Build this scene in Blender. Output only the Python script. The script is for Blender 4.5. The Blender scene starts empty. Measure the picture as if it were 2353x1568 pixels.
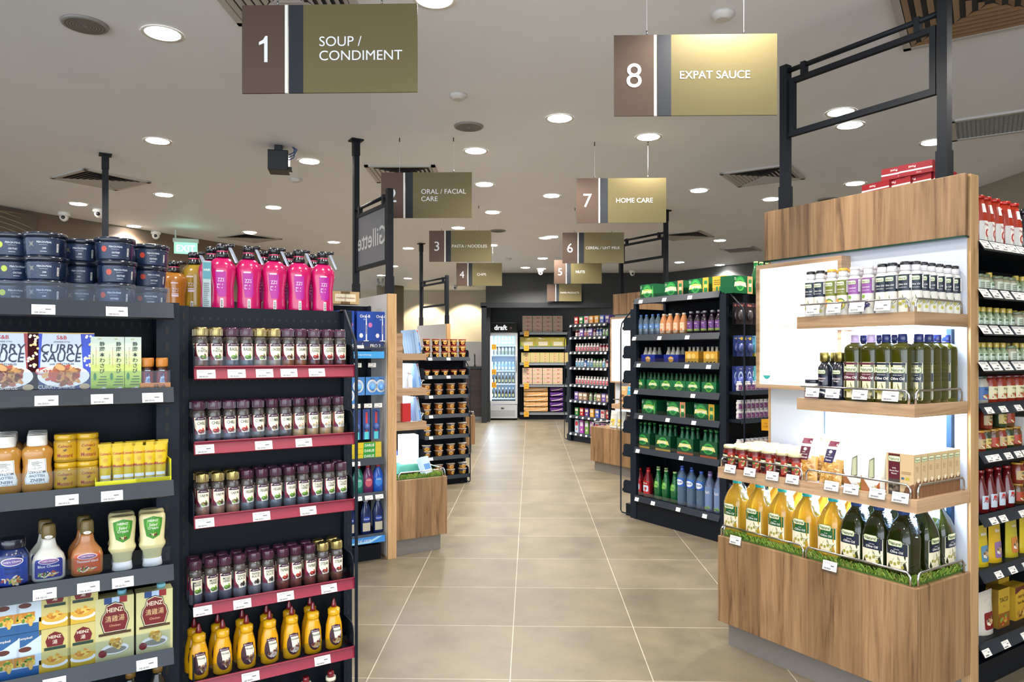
import bpy, math, random
from math import sin, cos, pi, radians as R, atan2, hypot, floor, ceil
from mathutils import Vector, Matrix
from mathutils.geometry import tessellate_polygon
random.seed(7)
S = bpy.context.scene
COL = S.collection
# ---------------------------------------------------------------- camera, world, exposure
FPX, CX, HY, HC = 1668.0, 1176.5, 812.0, 1.373      # focal length in px, optical axis, horizon row, eye height
cd = bpy.data.cameras.new('camera'); cam = bpy.data.objects.new('camera', cd); COL.objects.link(cam)
cd.sensor_width = 36; cd.lens = FPX / 2353 * 36; cd.shift_y = (HY - 784) / 2353; cd.clip_start = .05
cam.location = (0, 0, HC); cam.rotation_euler = (pi / 2, 0, 0)
S.camera = cam
w = bpy.data.worlds.new('world'); S.world = w; w.use_nodes = True
w.node_tree.nodes['Background'].inputs[0].default_value = (.80, .90, 1, 1)
w.node_tree.nodes['Background'].inputs[1].default_value = 1.2
S.view_settings.view_transform = 'Standard'; S.view_settings.look = 'None'
S.view_settings.exposure = 1.74; S.view_settings.gamma = 1; S.view_settings.use_curve_mapping = False
CEIL = 2.966
def P(px, z): return (px - CX) / FPX * z            # a column of the photo at depth z, in metres
def H(py, z): return HC - (py - HY) / FPX * z
def ceil_at(px, py):
    z = (CEIL - HC) * FPX / (HY - py); return (P(px, z), z)
LAMPS = [ceil_at(*p) for p in [(374,77),(362,324),(711,371),(377,448),(180,469),(308,520),(628,477),(575,534),(767,557),(1286,272),
    (1490,315),(1093,347),(1113,424),(1267,450),(1132,488),(1053,524),(1253,547),(1247,594),(1244,618),(938,571),(835,583),(904,612),
    (998,-2),(1932,258),(1953,288),(2145,327),(1606,438),(1772,458),(1965,422),(1654,553),(1561,603),(1654,609),(1130,564),(876,633),(937,640)]]
LAMPS += [(.93,2.80),(-1.5,1.2),(0.1,1.6),(1.2,.6),(-3.4,1.4),(3.4,1.3),(2.6,3.1),(-2.2,-1.2),(0.3,-.8),(2.2,-1.2),(-.62,9.9),(.55,9.93),(.25,13.5),(1.1,13.3)]
def lamp_light(x, y):
    l = bpy.data.lights.new('downlight_beam', 'SPOT'); l.energy = 25; l.spot_size = R(142); l.spot_blend = .5
    l.shadow_soft_size = .05; l.color = (1, .94, .87)
    if y > 12: l.energy = 34
    o = bpy.data.objects.new('downlight_beam', l); COL.objects.link(o); o.location = (x, y, CEIL - .025)
    return o
for i, (x, y) in enumerate(LAMPS): lamp_light(x, y)
def area(name, loc, sx, sy, e, col=(1,1,1), rot=(0,0,0), spread=180):
    l = bpy.data.lights.new(name, 'AREA'); l.shape = 'RECTANGLE'; l.size = sx; l.size_y = sy; l.energy = e; l.color = col; l.spread = R(spread)
    o = bpy.data.objects.new(name, l); COL.objects.link(o); o.location = loc; o.rotation_euler = rot; return o
area('fill_behind_camera', (0, -4.2, 1.5), 9, 2.6, 18, (.86,.93,1), (R(96), 0, 0))  # unseen fill light added behind the camera to brighten ceiling and shelf fronts
# ---------------------------------------------------------------- colours and materials
def hx(s):
    def f(c): c /= 255; return c / 12.92 if c <= .04045 else ((c + .055) / 1.055) ** 2.4
    return tuple(f(int(s[i:i+2], 16)) for i in (0, 2, 4))
MAT = {}
def newmat(k, nm=None):
    m = bpy.data.materials.new(nm or k); m.use_nodes = True; MAT[k] = m
    nt = m.node_tree; return m, nt, nt.nodes['Principled BSDF'], nt.nodes, nt.links
def colmat(k, rough, metal=0, coat=0, spec=.5, **kw):
    m, nt, b, N, L = newmat(k)
    a = N.new('ShaderNodeAttribute'); a.attribute_name = 'Col'
    n = N.new('ShaderNodeTexNoise'); n.inputs['Scale'].default_value = 60; n.inputs['Detail'].default_value = 2
    mx = N.new('ShaderNodeMix'); mx.data_type = 'RGBA'; mx.blend_type = 'MULTIPLY'; mx.inputs[0].default_value = .08
    L.new(a.outputs['Color'], mx.inputs[6]); L.new(n.outputs['Fac'], mx.inputs[7]); L.new(mx.outputs[2], b.inputs['Base Color'])
    b.inputs['Roughness'].default_value = rough; b.inputs['Metallic'].default_value = metal
    b.inputs['Coat Weight'].default_value = coat; b.inputs['Coat Roughness'].default_value = .08; b.inputs['Specular IOR Level'].default_value = spec
    for q, v in kw.items(): b.inputs[q].default_value = v
    return m
colmat('matte', .6); colmat('satin', .38); colmat('gloss', .2, coat=.4); colmat('metal', .32, 1); colmat('chrome', .14, 1)
colmat('rack', .5, 0, spec=.22)
colmat('liquid', .06, coat=1, **{'Transmission Weight': .55, 'IOR': 1.3})
def clearmat(k, base, rough=.05):
    m, nt, b, N, L = newmat(k); N.remove(b)
    a = N.new('ShaderNodeAttribute'); a.attribute_name = 'Col'
    t = N.new('ShaderNodeBsdfTransparent'); g = N.new('ShaderNodeBsdfGlossy'); g.inputs['Roughness'].default_value = rough
    f = N.new('ShaderNodeFresnel'); f.inputs[0].default_value = 1.45
    ad = N.new('ShaderNodeMath'); ad.operation = 'ADD'; ad.inputs[1].default_value = base; ad.use_clamp = True
    mx = N.new('ShaderNodeMixShader'); hm = N.new('ShaderNodeMath'); hm.operation = 'MULTIPLY'; hm.inputs[1].default_value = .22; L.new(a.outputs['Color'], t.inputs[0]); L.new(f.outputs[0], hm.inputs[0]); L.new(hm.outputs[0], ad.inputs[0]); L.new(ad.outputs[0], mx.inputs[0])
    L.new(t.outputs[0], mx.inputs[1]); L.new(g.outputs[0], mx.inputs[2]); L.new(mx.outputs[0], N['Material Output'].inputs[0])
clearmat('clear', .008); clearmat('film', .12, .15)
def glow(k, col, e):
    m, nt, b, N, L = newmat(k); b.inputs['Base Color'].default_value = (.8,.8,.8,1)
    b.inputs['Emission Color'].default_value = (*col, 1); b.inputs['Emission Strength'].default_value = e
glow('lamp', (1, .95, .88), 14); glow('led', (.72, .84, 1), 22); glow('lightbox', (1, .92, .84), .40); glow('whitebox', (.93, .99, 1), 1.1)
glow('exit', (.0, .36, .20), .30); glow('exit_text', (1, 1, 1), .5)
def wood(k, c1, c2, c3, horiz=False):
    m, nt, b, N, L = newmat(k)
    tc = N.new('ShaderNodeTexCoord'); sp = N.new('ShaderNodeSeparateXYZ'); L.new(tc.outputs['Object'], sp.inputs[0])
    def M_(op, a, bb=None, v=None):
        n = N.new('ShaderNodeMath'); n.operation = op
        for i, q in enumerate((a, bb)):
            if q is None: continue
            if isinstance(q, (int, float)): n.inputs[i].default_value = q
            else: L.new(q, n.inputs[i])
        return n.outputs[0]
    if horiz: al, ac = M_('ADD', sp.outputs['X'], sp.outputs['Y']), sp.outputs['Z']
    else: al, ac = sp.outputs['Z'], M_('ADD', sp.outputs['X'], M_('MULTIPLY', sp.outputs['Y'], 1.0))
    pl = M_('FLOOR', M_('MULTIPLY', ac, 8.3))
    wn = N.new('ShaderNodeTexWhiteNoise'); wn.noise_dimensions = '1D'; L.new(pl, wn.inputs['W'])
    cb = N.new('ShaderNodeCombineXYZ'); L.new(M_('MULTIPLY', ac, 26.0), cb.inputs[0]); L.new(M_('MULTIPLY', al, 1.5), cb.inputs[1]); L.new(M_('MULTIPLY', wn.outputs['Value'], 30.0), cb.inputs[2])
    n1 = N.new('ShaderNodeTexNoise'); n1.inputs['Scale'].default_value = 1; n1.inputs['Detail'].default_value = 8; n1.inputs['Roughness'].default_value = .62; n1.inputs['Distortion'].default_value = .7
    L.new(cb.outputs[0], n1.inputs['Vector'])
    cb2 = N.new('ShaderNodeCombineXYZ'); L.new(M_('MULTIPLY', ac, 120.0), cb2.inputs[0]); L.new(M_('MULTIPLY', al, 5.0), cb2.inputs[1]); L.new(wn.outputs['Value'], cb2.inputs[2])
    n2 = N.new('ShaderNodeTexNoise'); n2.inputs['Scale'].default_value = 1; n2.inputs['Detail'].default_value = 3; L.new(cb2.outputs[0], n2.inputs['Vector'])
    cr = N.new('ShaderNodeValToRGB'); L.new(M_('ADD', M_('MULTIPLY', n1.outputs['Fac'], .8), M_('MULTIPLY', n2.outputs['Fac'], .2)), cr.inputs[0])
    e = cr.color_ramp.elements; e[0].position = .33; e[0].color = (*c1, 1); e[1].position = .62; e[1].color = (*c3, 1)
    q = e.new(.45); q.color = (*c2, 1)
    hv = N.new('ShaderNodeHueSaturation'); L.new(cr.outputs[0], hv.inputs['Color']); L.new(M_('ADD', M_('MULTIPLY', wn.outputs['Value'], .34), .83), hv.inputs['Value'])
    L.new(hv.outputs[0], b.inputs['Base Color']); b.inputs['Roughness'].default_value = .45
wood('wood', hx('523a28'), hx('806142'), hx('9a7a57')); wood('woodh', hx('7a5c40'), hx('a08060'), hx('b8997a'), True)
wood('wood_dark', hx('1d1412'), hx('33241f'), hx('43302a'), True); wood('wood_pale', hx('98754a'), hx('b38e60'), hx('c4a077'))
def floor_mat():
    m, nt, b, N, L = newmat('floor_tiles')
    tc = N.new('ShaderNodeTexCoord'); br = N.new('ShaderNodeTexBrick'); br.offset = 0; br.squash = 1
    L.new(tc.outputs['Object'], br.inputs['Vector'])
    for k, v in (('Scale', 1), ('Mortar Size', .0022), ('Mortar Smooth', .1), ('Bias', 0), ('Brick Width', .6), ('Row Height', .6)): br.inputs[k].default_value = v
    br.inputs['Color1'].default_value = (*hx('7d735f'), 1); br.inputs['Color2'].default_value = (*hx('877c68'), 1); br.inputs['Mortar'].default_value = (*hx('c4baa8'), 1)
    n = N.new('ShaderNodeTexNoise'); n.inputs['Scale'].default_value = 3.4; n.inputs['Detail'].default_value = 7; n.inputs['Roughness'].default_value = .6; L.new(tc.outputs['Object'], n.inputs['Vector'])
    cr = N.new('ShaderNodeValToRGB'); cr.color_ramp.elements[0].position = .3; cr.color_ramp.elements[0].color = (.62,.63,.65,1); cr.color_ramp.elements[1].position = .7; cr.color_ramp.elements[1].color = (1.0,.98,.95,1)
    L.new(n.outputs['Fac'], cr.inputs[0])
    mx = N.new('ShaderNodeMix'); mx.data_type = 'RGBA'; mx.blend_type = 'MULTIPLY'; mx.inputs[0].default_value = 1
    L.new(br.outputs['Color'], mx.inputs[6]); L.new(cr.outputs[0], mx.inputs[7]); L.new(mx.outputs[2], b.inputs['Base Color'])
    mr = N.new('ShaderNodeMapRange'); L.new(n.outputs['Fac'], mr.inputs[0]); mr.inputs[3].default_value = .3; mr.inputs[4].default_value = .44
    L.new(mr.outputs[0], b.inputs['Roughness']); b.inputs['Specular IOR Level'].default_value = .38
floor_mat()
def sign_metal(k, c):
    m, nt, b, N, L = newmat(k)
    tc = N.new('ShaderNodeTexCoord'); mp = N.new('ShaderNodeMapping'); mp.inputs['Scale'].default_value = (2, 2, 400); L.new(tc.outputs['Object'], mp.inputs[0])
    n = N.new('ShaderNodeTexNoise'); n.inputs['Scale'].default_value = 1; L.new(mp.outputs[0], n.inputs['Vector'])
    mr = N.new('ShaderNodeMapRange'); L.new(n.outputs['Fac'], mr.inputs[0]); mr.inputs[3].default_value = .38; mr.inputs[4].default_value = .5; L.new(mr.outputs[0], b.inputs['Roughness'])
    b.inputs['Base Color'].default_value = (*c, 1); b.inputs['Metallic'].default_value = .5; b.inputs['Anisotropic'].default_value = .4
sign_metal('bronze', hx('6c6242')); sign_metal('brown_metal', hx('57463b')); sign_metal('brushed', hx('8f8a86'))
# ---------------------------------------------------------------- mesh builder
_txt = {}
def text2d(s, bold=0, res=2, sp=1.0):
    bold = min(bold, .016)
    k = (s, bold, res, sp)
    if s == '1': return ([(.20,0),(.29,0),(.29,.70),(.23,.70),(.17,.60),(.06,.54),(.06,.455),(.20,.51)], [(0,1,7),(1,2,7),(2,3,7),(3,4,7),(4,5,7),(5,6,7)], .06, .29, 0, .70)
    if k not in _txt:
        c = bpy.data.curves.new('lettering', 'FONT'); c.body = s; c.resolution_u = res; c.offset = bold; c.align_x = 'LEFT'; c.space_character = sp
        c.fill_mode = 'FRONT'
        o = bpy.data.objects.new('lettering', c); COL.objects.link(o); bpy.context.view_layer.update()
        me = o.to_mesh(); me.calc_loop_triangles()
        V = [(v.co.x, v.co.y) for v in me.vertices]; T = [tuple(t.vertices) for t in me.loop_triangles]
        up = True
        if T:
            t = T[0]; a, b_, c_ = (V[i] for i in t); up = (b_[0]-a[0])*(c_[1]-a[1])-(b_[1]-a[1])*(c_[0]-a[0]) > 0
        if not up: T = [t[::-1] for t in T]
        xs = [v[0] for v in V] or [0, 1]; ys = [v[1] for v in V] or [0, 1]
        o.to_mesh_clear(); bpy.data.objects.remove(o); bpy.data.curves.remove(c)
        _txt[k] = (V, T, min(xs), max(xs), min(ys), max(ys))
    return _txt[k]
def sup(a, n):          # radius factor of a superellipse at angle a
    return 1.0 if n == 2 else (abs(cos(a)) ** n + abs(sin(a)) ** n) ** (-1.0 / n)
class MB:
    def __init__(s): s.v = []; s.f = []; s.c = []; s.m = []; s.sm = []
    def face(s, idx, col, mat, sm=False): s.f.append(idx); s.c.append(col); s.m.append(mat); s.sm.append(sm)
    def poly(s, pts, col, mat='matte'):
        n = len(s.v); s.v += [tuple(p) for p in pts]; s.face(tuple(range(n, n + len(pts))), col, mat)
    def box(s, x0, x1, y0, y1, z0, z1, col, mat='matte', taper=0, M=None, ch=0):
        n = len(s.v); t = taper
        pts = [(x0,y0,z0),(x1,y0,z0),(x1,y1,z0),(x0,y1,z0),(x0+t,y0+t,z1),(x1-t,y0+t,z1),(x1-t,y1-t,z1),(x0+t,y1-t,z1)]
        if M: pts = [tuple(M @ Vector(p)) for p in pts]
        s.v += pts
        fc = col if isinstance(col, list) else [col] * 6     # bottom top front right back left
        for q, c in zip(((0,3,2,1),(4,5,6,7),(0,1,5,4),(1,2,6,5),(2,3,7,6),(3,0,4,7)), fc): s.face(tuple(n + i for i in q), c, mat)
    def lathe(s, prof, col, mat='gloss', seg=20, sx=1, sy=1, n=2, cx=0, cy=0, cz=0, cap=True, rot=0):
        b = len(s.v); cols = col if isinstance(col, list) else [col] * (len(prof))
        for r, z in prof:
            for i in range(seg):
                a = 2 * pi * (i + rot) / seg; q = r * sup(a, n); s.v.append((cx + q * cos(a) * sx, cy + q * sin(a) * sy, cz + z))
        for j in range(len(prof) - 1):
            for i in range(seg):
                k = (i + 1) % seg; s.face((b+j*seg+i, b+j*seg+k, b+(j+1)*seg+k, b+(j+1)*seg+i), cols[min(j, len(cols)-1)], mat, True)
        if cap:
            if prof[0][0] > 1e-5: s.face(tuple(b + i for i in range(seg))[::-1], cols[0], mat)
            if prof[-1][0] > 1e-5: s.face(tuple(b + (len(prof)-1)*seg + i for i in range(seg)), cols[-1], mat)
    def tube(s, path, r, col, mat='metal', seg=6, closed=False):
        pts = [Vector(p) for p in path]; b = len(s.v); m = len(pts)
        up = Vector((0, 0, 1)); prev = None
        for i, p in enumerate(pts):
            if closed: d = pts[(i+1) % m] - pts[i-1]
            else: d = pts[min(i+1, m-1)] - pts[max(i-1, 0)]
            d.normalize()
            a = (prev - d * prev.dot(d)) if prev else (up.cross(d) if abs(d.z) < .9 else Vector((1,0,0)).cross(d))
            a.normalize(); c = d.cross(a); prev = a
            for k in range(seg):
                t = 2*pi*k/seg; s.v.append(tuple(p + a*cos(t)*r + c*sin(t)*r))
        for i in range(m if closed else m - 1):
            for k in range(seg):
                j = (i+1) % m; q = (k+1) % seg; s.face((b+i*seg+k, b+i*seg+q, b+j*seg+q, b+j*seg+k), col, mat, True)
        if not closed: s.face(tuple(b+k for k in range(seg))[::-1], col, mat); s.face(tuple(b+(m-1)*seg+k for k in range(seg)), col, mat)
    def grid(s, fn, nu, nv, col, mat='gloss'):               # a surface from a function of u, v in 0..1
        b = len(s.v)
        for j in range(nv+1):
            for i in range(nu+1): s.v.append(fn(i/nu, j/nv))
        for j in range(nv):
            for i in range(nu):
                a = b+j*(nu+1)+i; cc = col(i/nu, j/nv) if callable(col) else col; s.face((a, a+1, a+nu+2, a+nu+1), cc, mat, True)
    def prism(s, pts, y0, y1, col, mat='matte', axis='y'):   # outline in x,z pushed along y (or y,z along x)
        n = len(s.v); m = len(pts)
        for y in (y0, y1):
            for a, z in pts: s.v.append((a, y, z) if axis == 'y' else (y, a, z))
        s.face(tuple(n+i for i in range(m)), col, mat); s.face(tuple(n+m+i for i in range(m))[::-1], col, mat)
        for i in range(m): k = (i+1) % m; s.face((n+k, n+i, n+m+i, n+m+k), col, mat)
    def mesh(s, name):
        me = bpy.data.meshes.new(name); me.from_pydata(s.v, [], s.f)
        ks = []
        for k in s.m:
            if k not in ks: ks.append(k)
        for k in ks: me.materials.append(MAT[k])
        ix = {k: i for i, k in enumerate(ks)}
        me.polygons.foreach_set('material_index', [ix[k] for k in s.m]); me.polygons.foreach_set('use_smooth', s.sm)
        at = me.color_attributes.new('Col', 'FLOAT_COLOR', 'CORNER'); buf = []
        for f, c in zip(s.f, s.c): buf += [c[0], c[1], c[2], 1.0] * len(f)
        at.data.foreach_set('color', buf); me.update(); return me
    def build(s, name, parent=None, loc=None, rz=0, bevel=0):
        o = bpy.data.objects.new(name, s.mesh(name)); COL.objects.link(o)
        if parent: o.parent = parent
        if loc: o.location = loc
        o.rotation_euler.z = rz
        if bevel:
            m = o.modifiers.new('bevel', 'BEVEL'); m.width = bevel; m.segments = 2; m.limit_method = 'ANGLE'
        return o
# label artwork: shapes in label metres, laid on a surface by a map (x, y, lift) -> point
def flat(y=0, z=0, x=0, tilt=0): return lambda a, b, l: (x + a, y - l + b*sin(tilt), z + b*cos(tilt))
def side(xs, y=0, z=0, sg=1): return lambda a, b, l: (xs + sg*l, y + sg*a, z + b)
def top(zt, x=0, y=0): return lambda a, b, l: (x+a, y+b, zt+l)
def wrap(prof, sx=1, sy=1, n=2, ang=0):
    def f(a, b, l):
        r = prof[-1][0]
        for (r0, z0), (r1, z1) in zip(prof, prof[1:]):
            if z0 <= b <= z1 and z1 > z0: r = r0 + (r1-r0)*(b-z0)/(z1-z0); break
        rr = max(p[0] for p in prof)
        t = a / (rr * sx) + ang
        q = r * sup(t - pi/2, n) + l
        return (q*sin(t)*sx, -q*cos(t)*sy, b)
    return f
class Lab(MB):
    def __init__(s, mp, dx=9, mat='satin', lift=.0003): super().__init__(); s.mp = mp; s.dx = dx; s.mat = mat; s.lift = lift
    def tri(s, a, b, c, col, l, d=0):
        if d < 7:
            e = sorted(((abs(a[0]-b[0]), 0), (abs(b[0]-c[0]), 1), (abs(c[0]-a[0]), 2)))[-1]
            if e[0] > s.dx:
                if e[1] == 0: m = ((a[0]+b[0])/2, (a[1]+b[1])/2); s.tri(a, m, c, col, l, d+1); s.tri(m, b, c, col, l, d+1)
                elif e[1] == 1: m = ((b[0]+c[0])/2, (b[1]+c[1])/2); s.tri(a, b, m, col, l, d+1); s.tri(a, m, c, col, l, d+1)
                else: m = ((a[0]+c[0])/2, (a[1]+c[1])/2); s.tri(a, b, m, col, l, d+1); s.tri(m, b, c, col, l, d+1)
                return
        n = len(s.v); h = s.lift*(l+1)
        s.v += [s.mp(*a, h), s.mp(*b, h), s.mp(*c, h)]; s.face((n, n+1, n+2), col, s.mat)
    def pol(s, pts, col, l=1):
        for t in tessellate_polygon([[Vector((p[0], p[1], 0)) for p in pts]]):
            a, b, c = (pts[i] for i in t)
            if (b[0]-a[0])*(c[1]-a[1])-(b[1]-a[1])*(c[0]-a[0]) < 0: b, c = c, b
            s.tri(a, b, c, col, l)
        return s
    def rect(s, x0, y0, x1, y1, col, l=0):
        s.tri((x0,y0), (x1,y0), (x1,y1), col, l); s.tri((x0,y0), (x1,y1), (x0,y1), col, l); return s
    def rrect(s, x0, y0, x1, y1, r, col, l=1):
        p = []
        for cx, cy, a in ((x1-r,y0+r,-90), (x1-r,y1-r,0), (x0+r,y1-r,90), (x0+r,y0+r,180)):
            p += [(cx+r*cos(R(a+t)), cy+r*sin(R(a+t))) for t in (0, 30, 60, 90)]
        return s.pol(p, col, l)
    def ell(s, cx, cy, rx, ry, col, l=1, seg=14, rot=0):
        c_, s_ = cos(rot), sin(rot)
        p = [(cx+rx*cos(2*pi*i/seg)*c_-ry*sin(2*pi*i/seg)*s_, cy+rx*cos(2*pi*i/seg)*s_+ry*sin(2*pi*i/seg)*c_) for i in range(seg)]
        return s.pol(p, col, l)
    def text(s, t, cx, cy, h, col, l=3, bold=.0, w=None, sp=1.0, rot=0, res=2, al='c', slant=0):
        V, T, x0, x1, y0, y1 = text2d(t, bold, res, sp)
        k = h / max(.3, (y1-y0)); kx = k
        if w and (x1-x0)*kx > w: kx = w / (x1-x0)
        ox = {'c': (x0+x1)/2, 'l': x0, 'r': x1}[al]
        c_, s_ = cos(rot), sin(rot); Q = []
        for a, b in V:
            a, b = (a-ox)*kx, (b-(y0+y1)/2)*k; a += b*slant; Q.append((cx+a*c_-b*s_, cy+a*s_+b*c_))
        for t_ in T: s.tri(Q[t_[0]], Q[t_[1]], Q[t_[2]], col, l)
        return s
    def blob(s, cx, cy, rx, ry, cols, n=14, l=2, sz=.3, seed=1):
        g = random.Random(seed)
        for i in range(n):
            a, q = g.random()*2*pi, g.random()**.5; k = sz*(.6+.7*g.random())
            s.ell(cx+rx*q*cos(a)*(1-sz), cy+ry*q*sin(a)*(1-sz), rx*k, ry*k*(.6+.5*g.random()), g.choice(cols), l+(i % 4)*.3, 7, g.random()*3)
        return s
    def lines(s, x0, y0, x1, y1, n, col, l=2, fill=.45):     # rows of tiny print
        g = random.Random(n); dy = (y1-y0)/n
        for i in range(n): s.rect(x0, y0+i*dy, x0+(x1-x0)*(.6+.4*g.random()), y0+(i+fill)*dy, col, l)
        return s
    def bars(s, x0, y0, x1, y1, n, col, l=2, horiz=False):   # barcode
        g = random.Random(n); d = ((y1-y0) if horiz else (x1-x0))/n
        for i in range(n):
            k = d*(.3+.5*g.random())
            if horiz: s.rect(x0, y0+i*d, x1, y0+i*d+k, col, l)
            else: s.rect(x0+i*d, y0, x0+i*d+k, y1, col, l)
        return s
W_, K_ = hx('ece9e2'), hx('101218')
# ---------------------------------------------------------------- objects: things, parts, copies
def empty(name, loc=(0,0,0), rz=0, parent=None):
    o = bpy.data.objects.new(name, None); COL.objects.link(o); o.location = loc; o.rotation_euler.z = rz; o.empty_display_size = .05
    if parent: o.parent = parent
    return o
_seen = {}
def tag(o, label, cat, group=None):
    n = len(label.replace('-', ' ').split())
    if n > 16 or n < 4: print('LABEL', n, label)
    if label in _seen: print('DUP', label)
    _seen[label] = 1
    o['label'] = label; o['category'] = cat
    if group: o['group'] = group
    return o
def struct(o): o['kind'] = 'structure'; return o
def copy_tree(o, parent=None):
    c = o.copy(); COL.objects.link(c); c.parent = parent
    for k in KIDS.get(o.name, []): KIDS.setdefault(c.name, []).append(copy_tree(k, c))
    return c
KIDS = {}
class Proto:                      # the first placing moves the original, later ones copy it with its parts
    def __init__(s, name, parts, single=False, k=None):
        s.used = False
        for p in parts if k else []:
            for q in (p[1] if isinstance(p[1], tuple) else (p[1],)):
                q = q[1] if isinstance(q, tuple) else q
                q.v = [(a*k[0], b_*k[0], c_*k[1]) for a, b_, c_ in q.v]
        if single:
            mb = MB()
            for _, p in parts:
                b = len(mb.v); mb.v += p.v; mb.f += [tuple(i+b for i in f) for f in p.f]; mb.c += p.c; mb.m += p.m; mb.sm += p.sm
            s.o = mb.build(name)
        else:
            s.o = empty(name)
            for nm, p in parts:
                subs = []
                if isinstance(p, tuple): p, subs = p[0], p[1:]
                c = p.build(nm, s.o); KIDS.setdefault(s.o.name, []).append(c)
                for sn, q in subs: KIDS.setdefault(c.name, []).append(q.build(sn, c))
        s.o.location = (0, 0, -50)
    def put(s, loc, rz=0, label=None, cat=None, group=None, rx=0):
        o = copy_tree(s.o) if s.used else s.o
        s.used = True; o.location = loc; o.rotation_euler = (rx, 0, rz)
        if label: tag(o, label, cat, group)
        return o
E1, E2 = (cos(R(32.5)), sin(R(32.5))), (-sin(R(32.5)), cos(R(32.5)))
class Frame:                      # a fixture's own axes: x along its front, y into it, z up
    def __init__(s, x, y, deg): s.x, s.y, s.a = x, y, R(deg)
    def at(s, x, y, z=0): return (s.x + x*cos(s.a) - y*sin(s.a), s.y + x*sin(s.a) + y*cos(s.a), z)
    def lx(s, px, y=0):           # where on the line y = const the photo's column px falls
        k = (px - CX) / FPX; ox, oy = s.x - y*sin(s.a), s.y + y*cos(s.a)
        return (k*oy - ox) / (cos(s.a) - k*sin(s.a))
ORD = 'first second third fourth fifth sixth seventh eighth ninth tenth eleventh twelfth thirteenth fourteenth fifteenth sixteenth seventeenth eighteenth'.split()
def oth(i): return ORD[i] if i < len(ORD) else str(i+1) + 'th'
def row(F, z, y, items, where, cat, group, rz=0, jit=.0):
    """items: (proto, px, look[, dy]); labelled in order, counted from the first item"""
    n = {}
    for it in items:
        pr, px, look = it[:3]; dy = it[3] if len(it) > 3 else 0
        i = n.get('k', 0); n['k'] = i + 1
        x = F.lx(px, y + dy)
        pr.put(F.at(x, y + dy, z), F.a + rz + random.uniform(-jit, jit), where.format(look=look, o=oth(i)), cat, group)
# ================================================================ the room
def slab(name, pts, z0, z1, col, mat='matte'):
    m = MB(); n = len(pts)
    m.v = [(x, y, z0) for x, y in pts] + [(x, y, z1) for x, y in pts]
    m.face(tuple(range(n))[::-1], col, mat); m.face(tuple(range(n, 2*n)), col, mat)
    for i in range(n): k = (i+1) % n; m.face((i, k, n+k, n+i), col, mat)
    return struct(m.build(name))
def wallseg(name, x0, y0, x1, y1, z0, z1, col, th=.12, mat='matte'):
    d = hypot(x1-x0, y1-y0); nx, ny = -(y1-y0)/d*th, (x1-x0)/d*th
    return slab(name, [(x0,y0),(x1,y1),(x1+nx,y1+ny),(x0+nx,y0+ny)], z0, z1, col, mat)
fl = MB(); fl.box(-11, 9, -7, 18, -.1, 0, hx('8a7f70'), 'floor_tiles'); o = struct(fl.build('floor', None, (-.008, 3.051, 0), R(-1.42)))
slab('ceiling', [(-11,-4.5),(7,-4.5),(7,20),(-11,20)], CEIL, CEIL+.12, hx('ecedf0'))
brown = hx('6d5c4c')
wallseg('wall_left', -3.55, 11.95, -8.6, 2.2, 0, CEIL, brown)
wallseg('wall_left_return', -6.5, 12.6, -3.55, 11.95, 0, CEIL, brown)
wallseg('wall_back_left', -.5, 18.4, -9, 18.4, 0, CEIL, hx('c9bda4'), -.12)
wallseg('wall_right', 4.39, 12.5, 4.62, -2.5, 0, CEIL, hx('8b8271'))
wallseg('wall_right_corner', 2.98, 14.4, 4.39, 12.5, 0, CEIL, hx('3a3c3c'))
slab('wall_back_bulkhead', [(-.52,14.4),(3.0,14.4),(3.0,15.7),(-.52,15.7)], 2.34, CEIL, hx('343635'))
wallseg('wall_back', 3.2, 15.6, -.52, 15.6, 0, 2.34, hx('5b5d5b'), -.12)
wallseg('wall_back_side', -.44, 14.5, -.44, 18.4, 0, CEIL, hx('26282a'), .08)
m = MB(); m.box(-.62, 3.1, 14.28, 14.4, 2.27, 2.37, hx('15191d'), 'satin'); struct(m.build('trim_1'))
m = MB(); m.box(-.60, -.50, 14.28, 14.42, 0, 2.3, hx('15191d'), 'satin'); struct(m.build('trim_2'))
m = MB(); m.lathe([(.32,0),(.32,CEIL)], hx('8a7d68'), 'matte', 28); o = struct(m.build('column', None, (-2.9, 17.3, 0)))
# wall washers in the room at the back
for x in (-2.2, -1.15): 
    l = bpy.data.lights.new('wall_washer_beam', 'SPOT'); l.energy = 42; l.spot_size = R(96); l.spot_blend = .4; l.color = (1, .90, .70); l.shadow_soft_size = .04
    q = bpy.data.objects.new('wall_washer_beam', l); COL.objects.link(q); q.location = (x, 17.75, CEIL-.1); q.rotation_euler = (R(22), 0, 0)
# carved pattern panel high on the left wall
t = empty('carved_wall_panel', (-5.62+.20+.125, 7.86+.38-.065, 2.05), atan2(9.75, 5.05))
m = MB(); m.box(-2.2, -.05, .0, .03, 0, .88, hx('57493c')); KIDS.setdefault(t.name, []).append(m.build('backing_board', t))
m = MB()
for i in range(16):
    r = .18 + i*.085; pts = []
    for k in range(25):
        a = pi*k/24; x, z = -.75+r*cos(a), .02+r*.62*sin(a)
        if z < .86 and -2.18 < x < -.08: pts.append((x, -.006, z))
    if len(pts) > 2: m.tube(pts, .008, hx('8a7a66'), 'matte', 5)
m.build('arc_relief', t); tag(t, 'brown wall panel carved with nested arcs above the tubs', 'wall panel')
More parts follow.
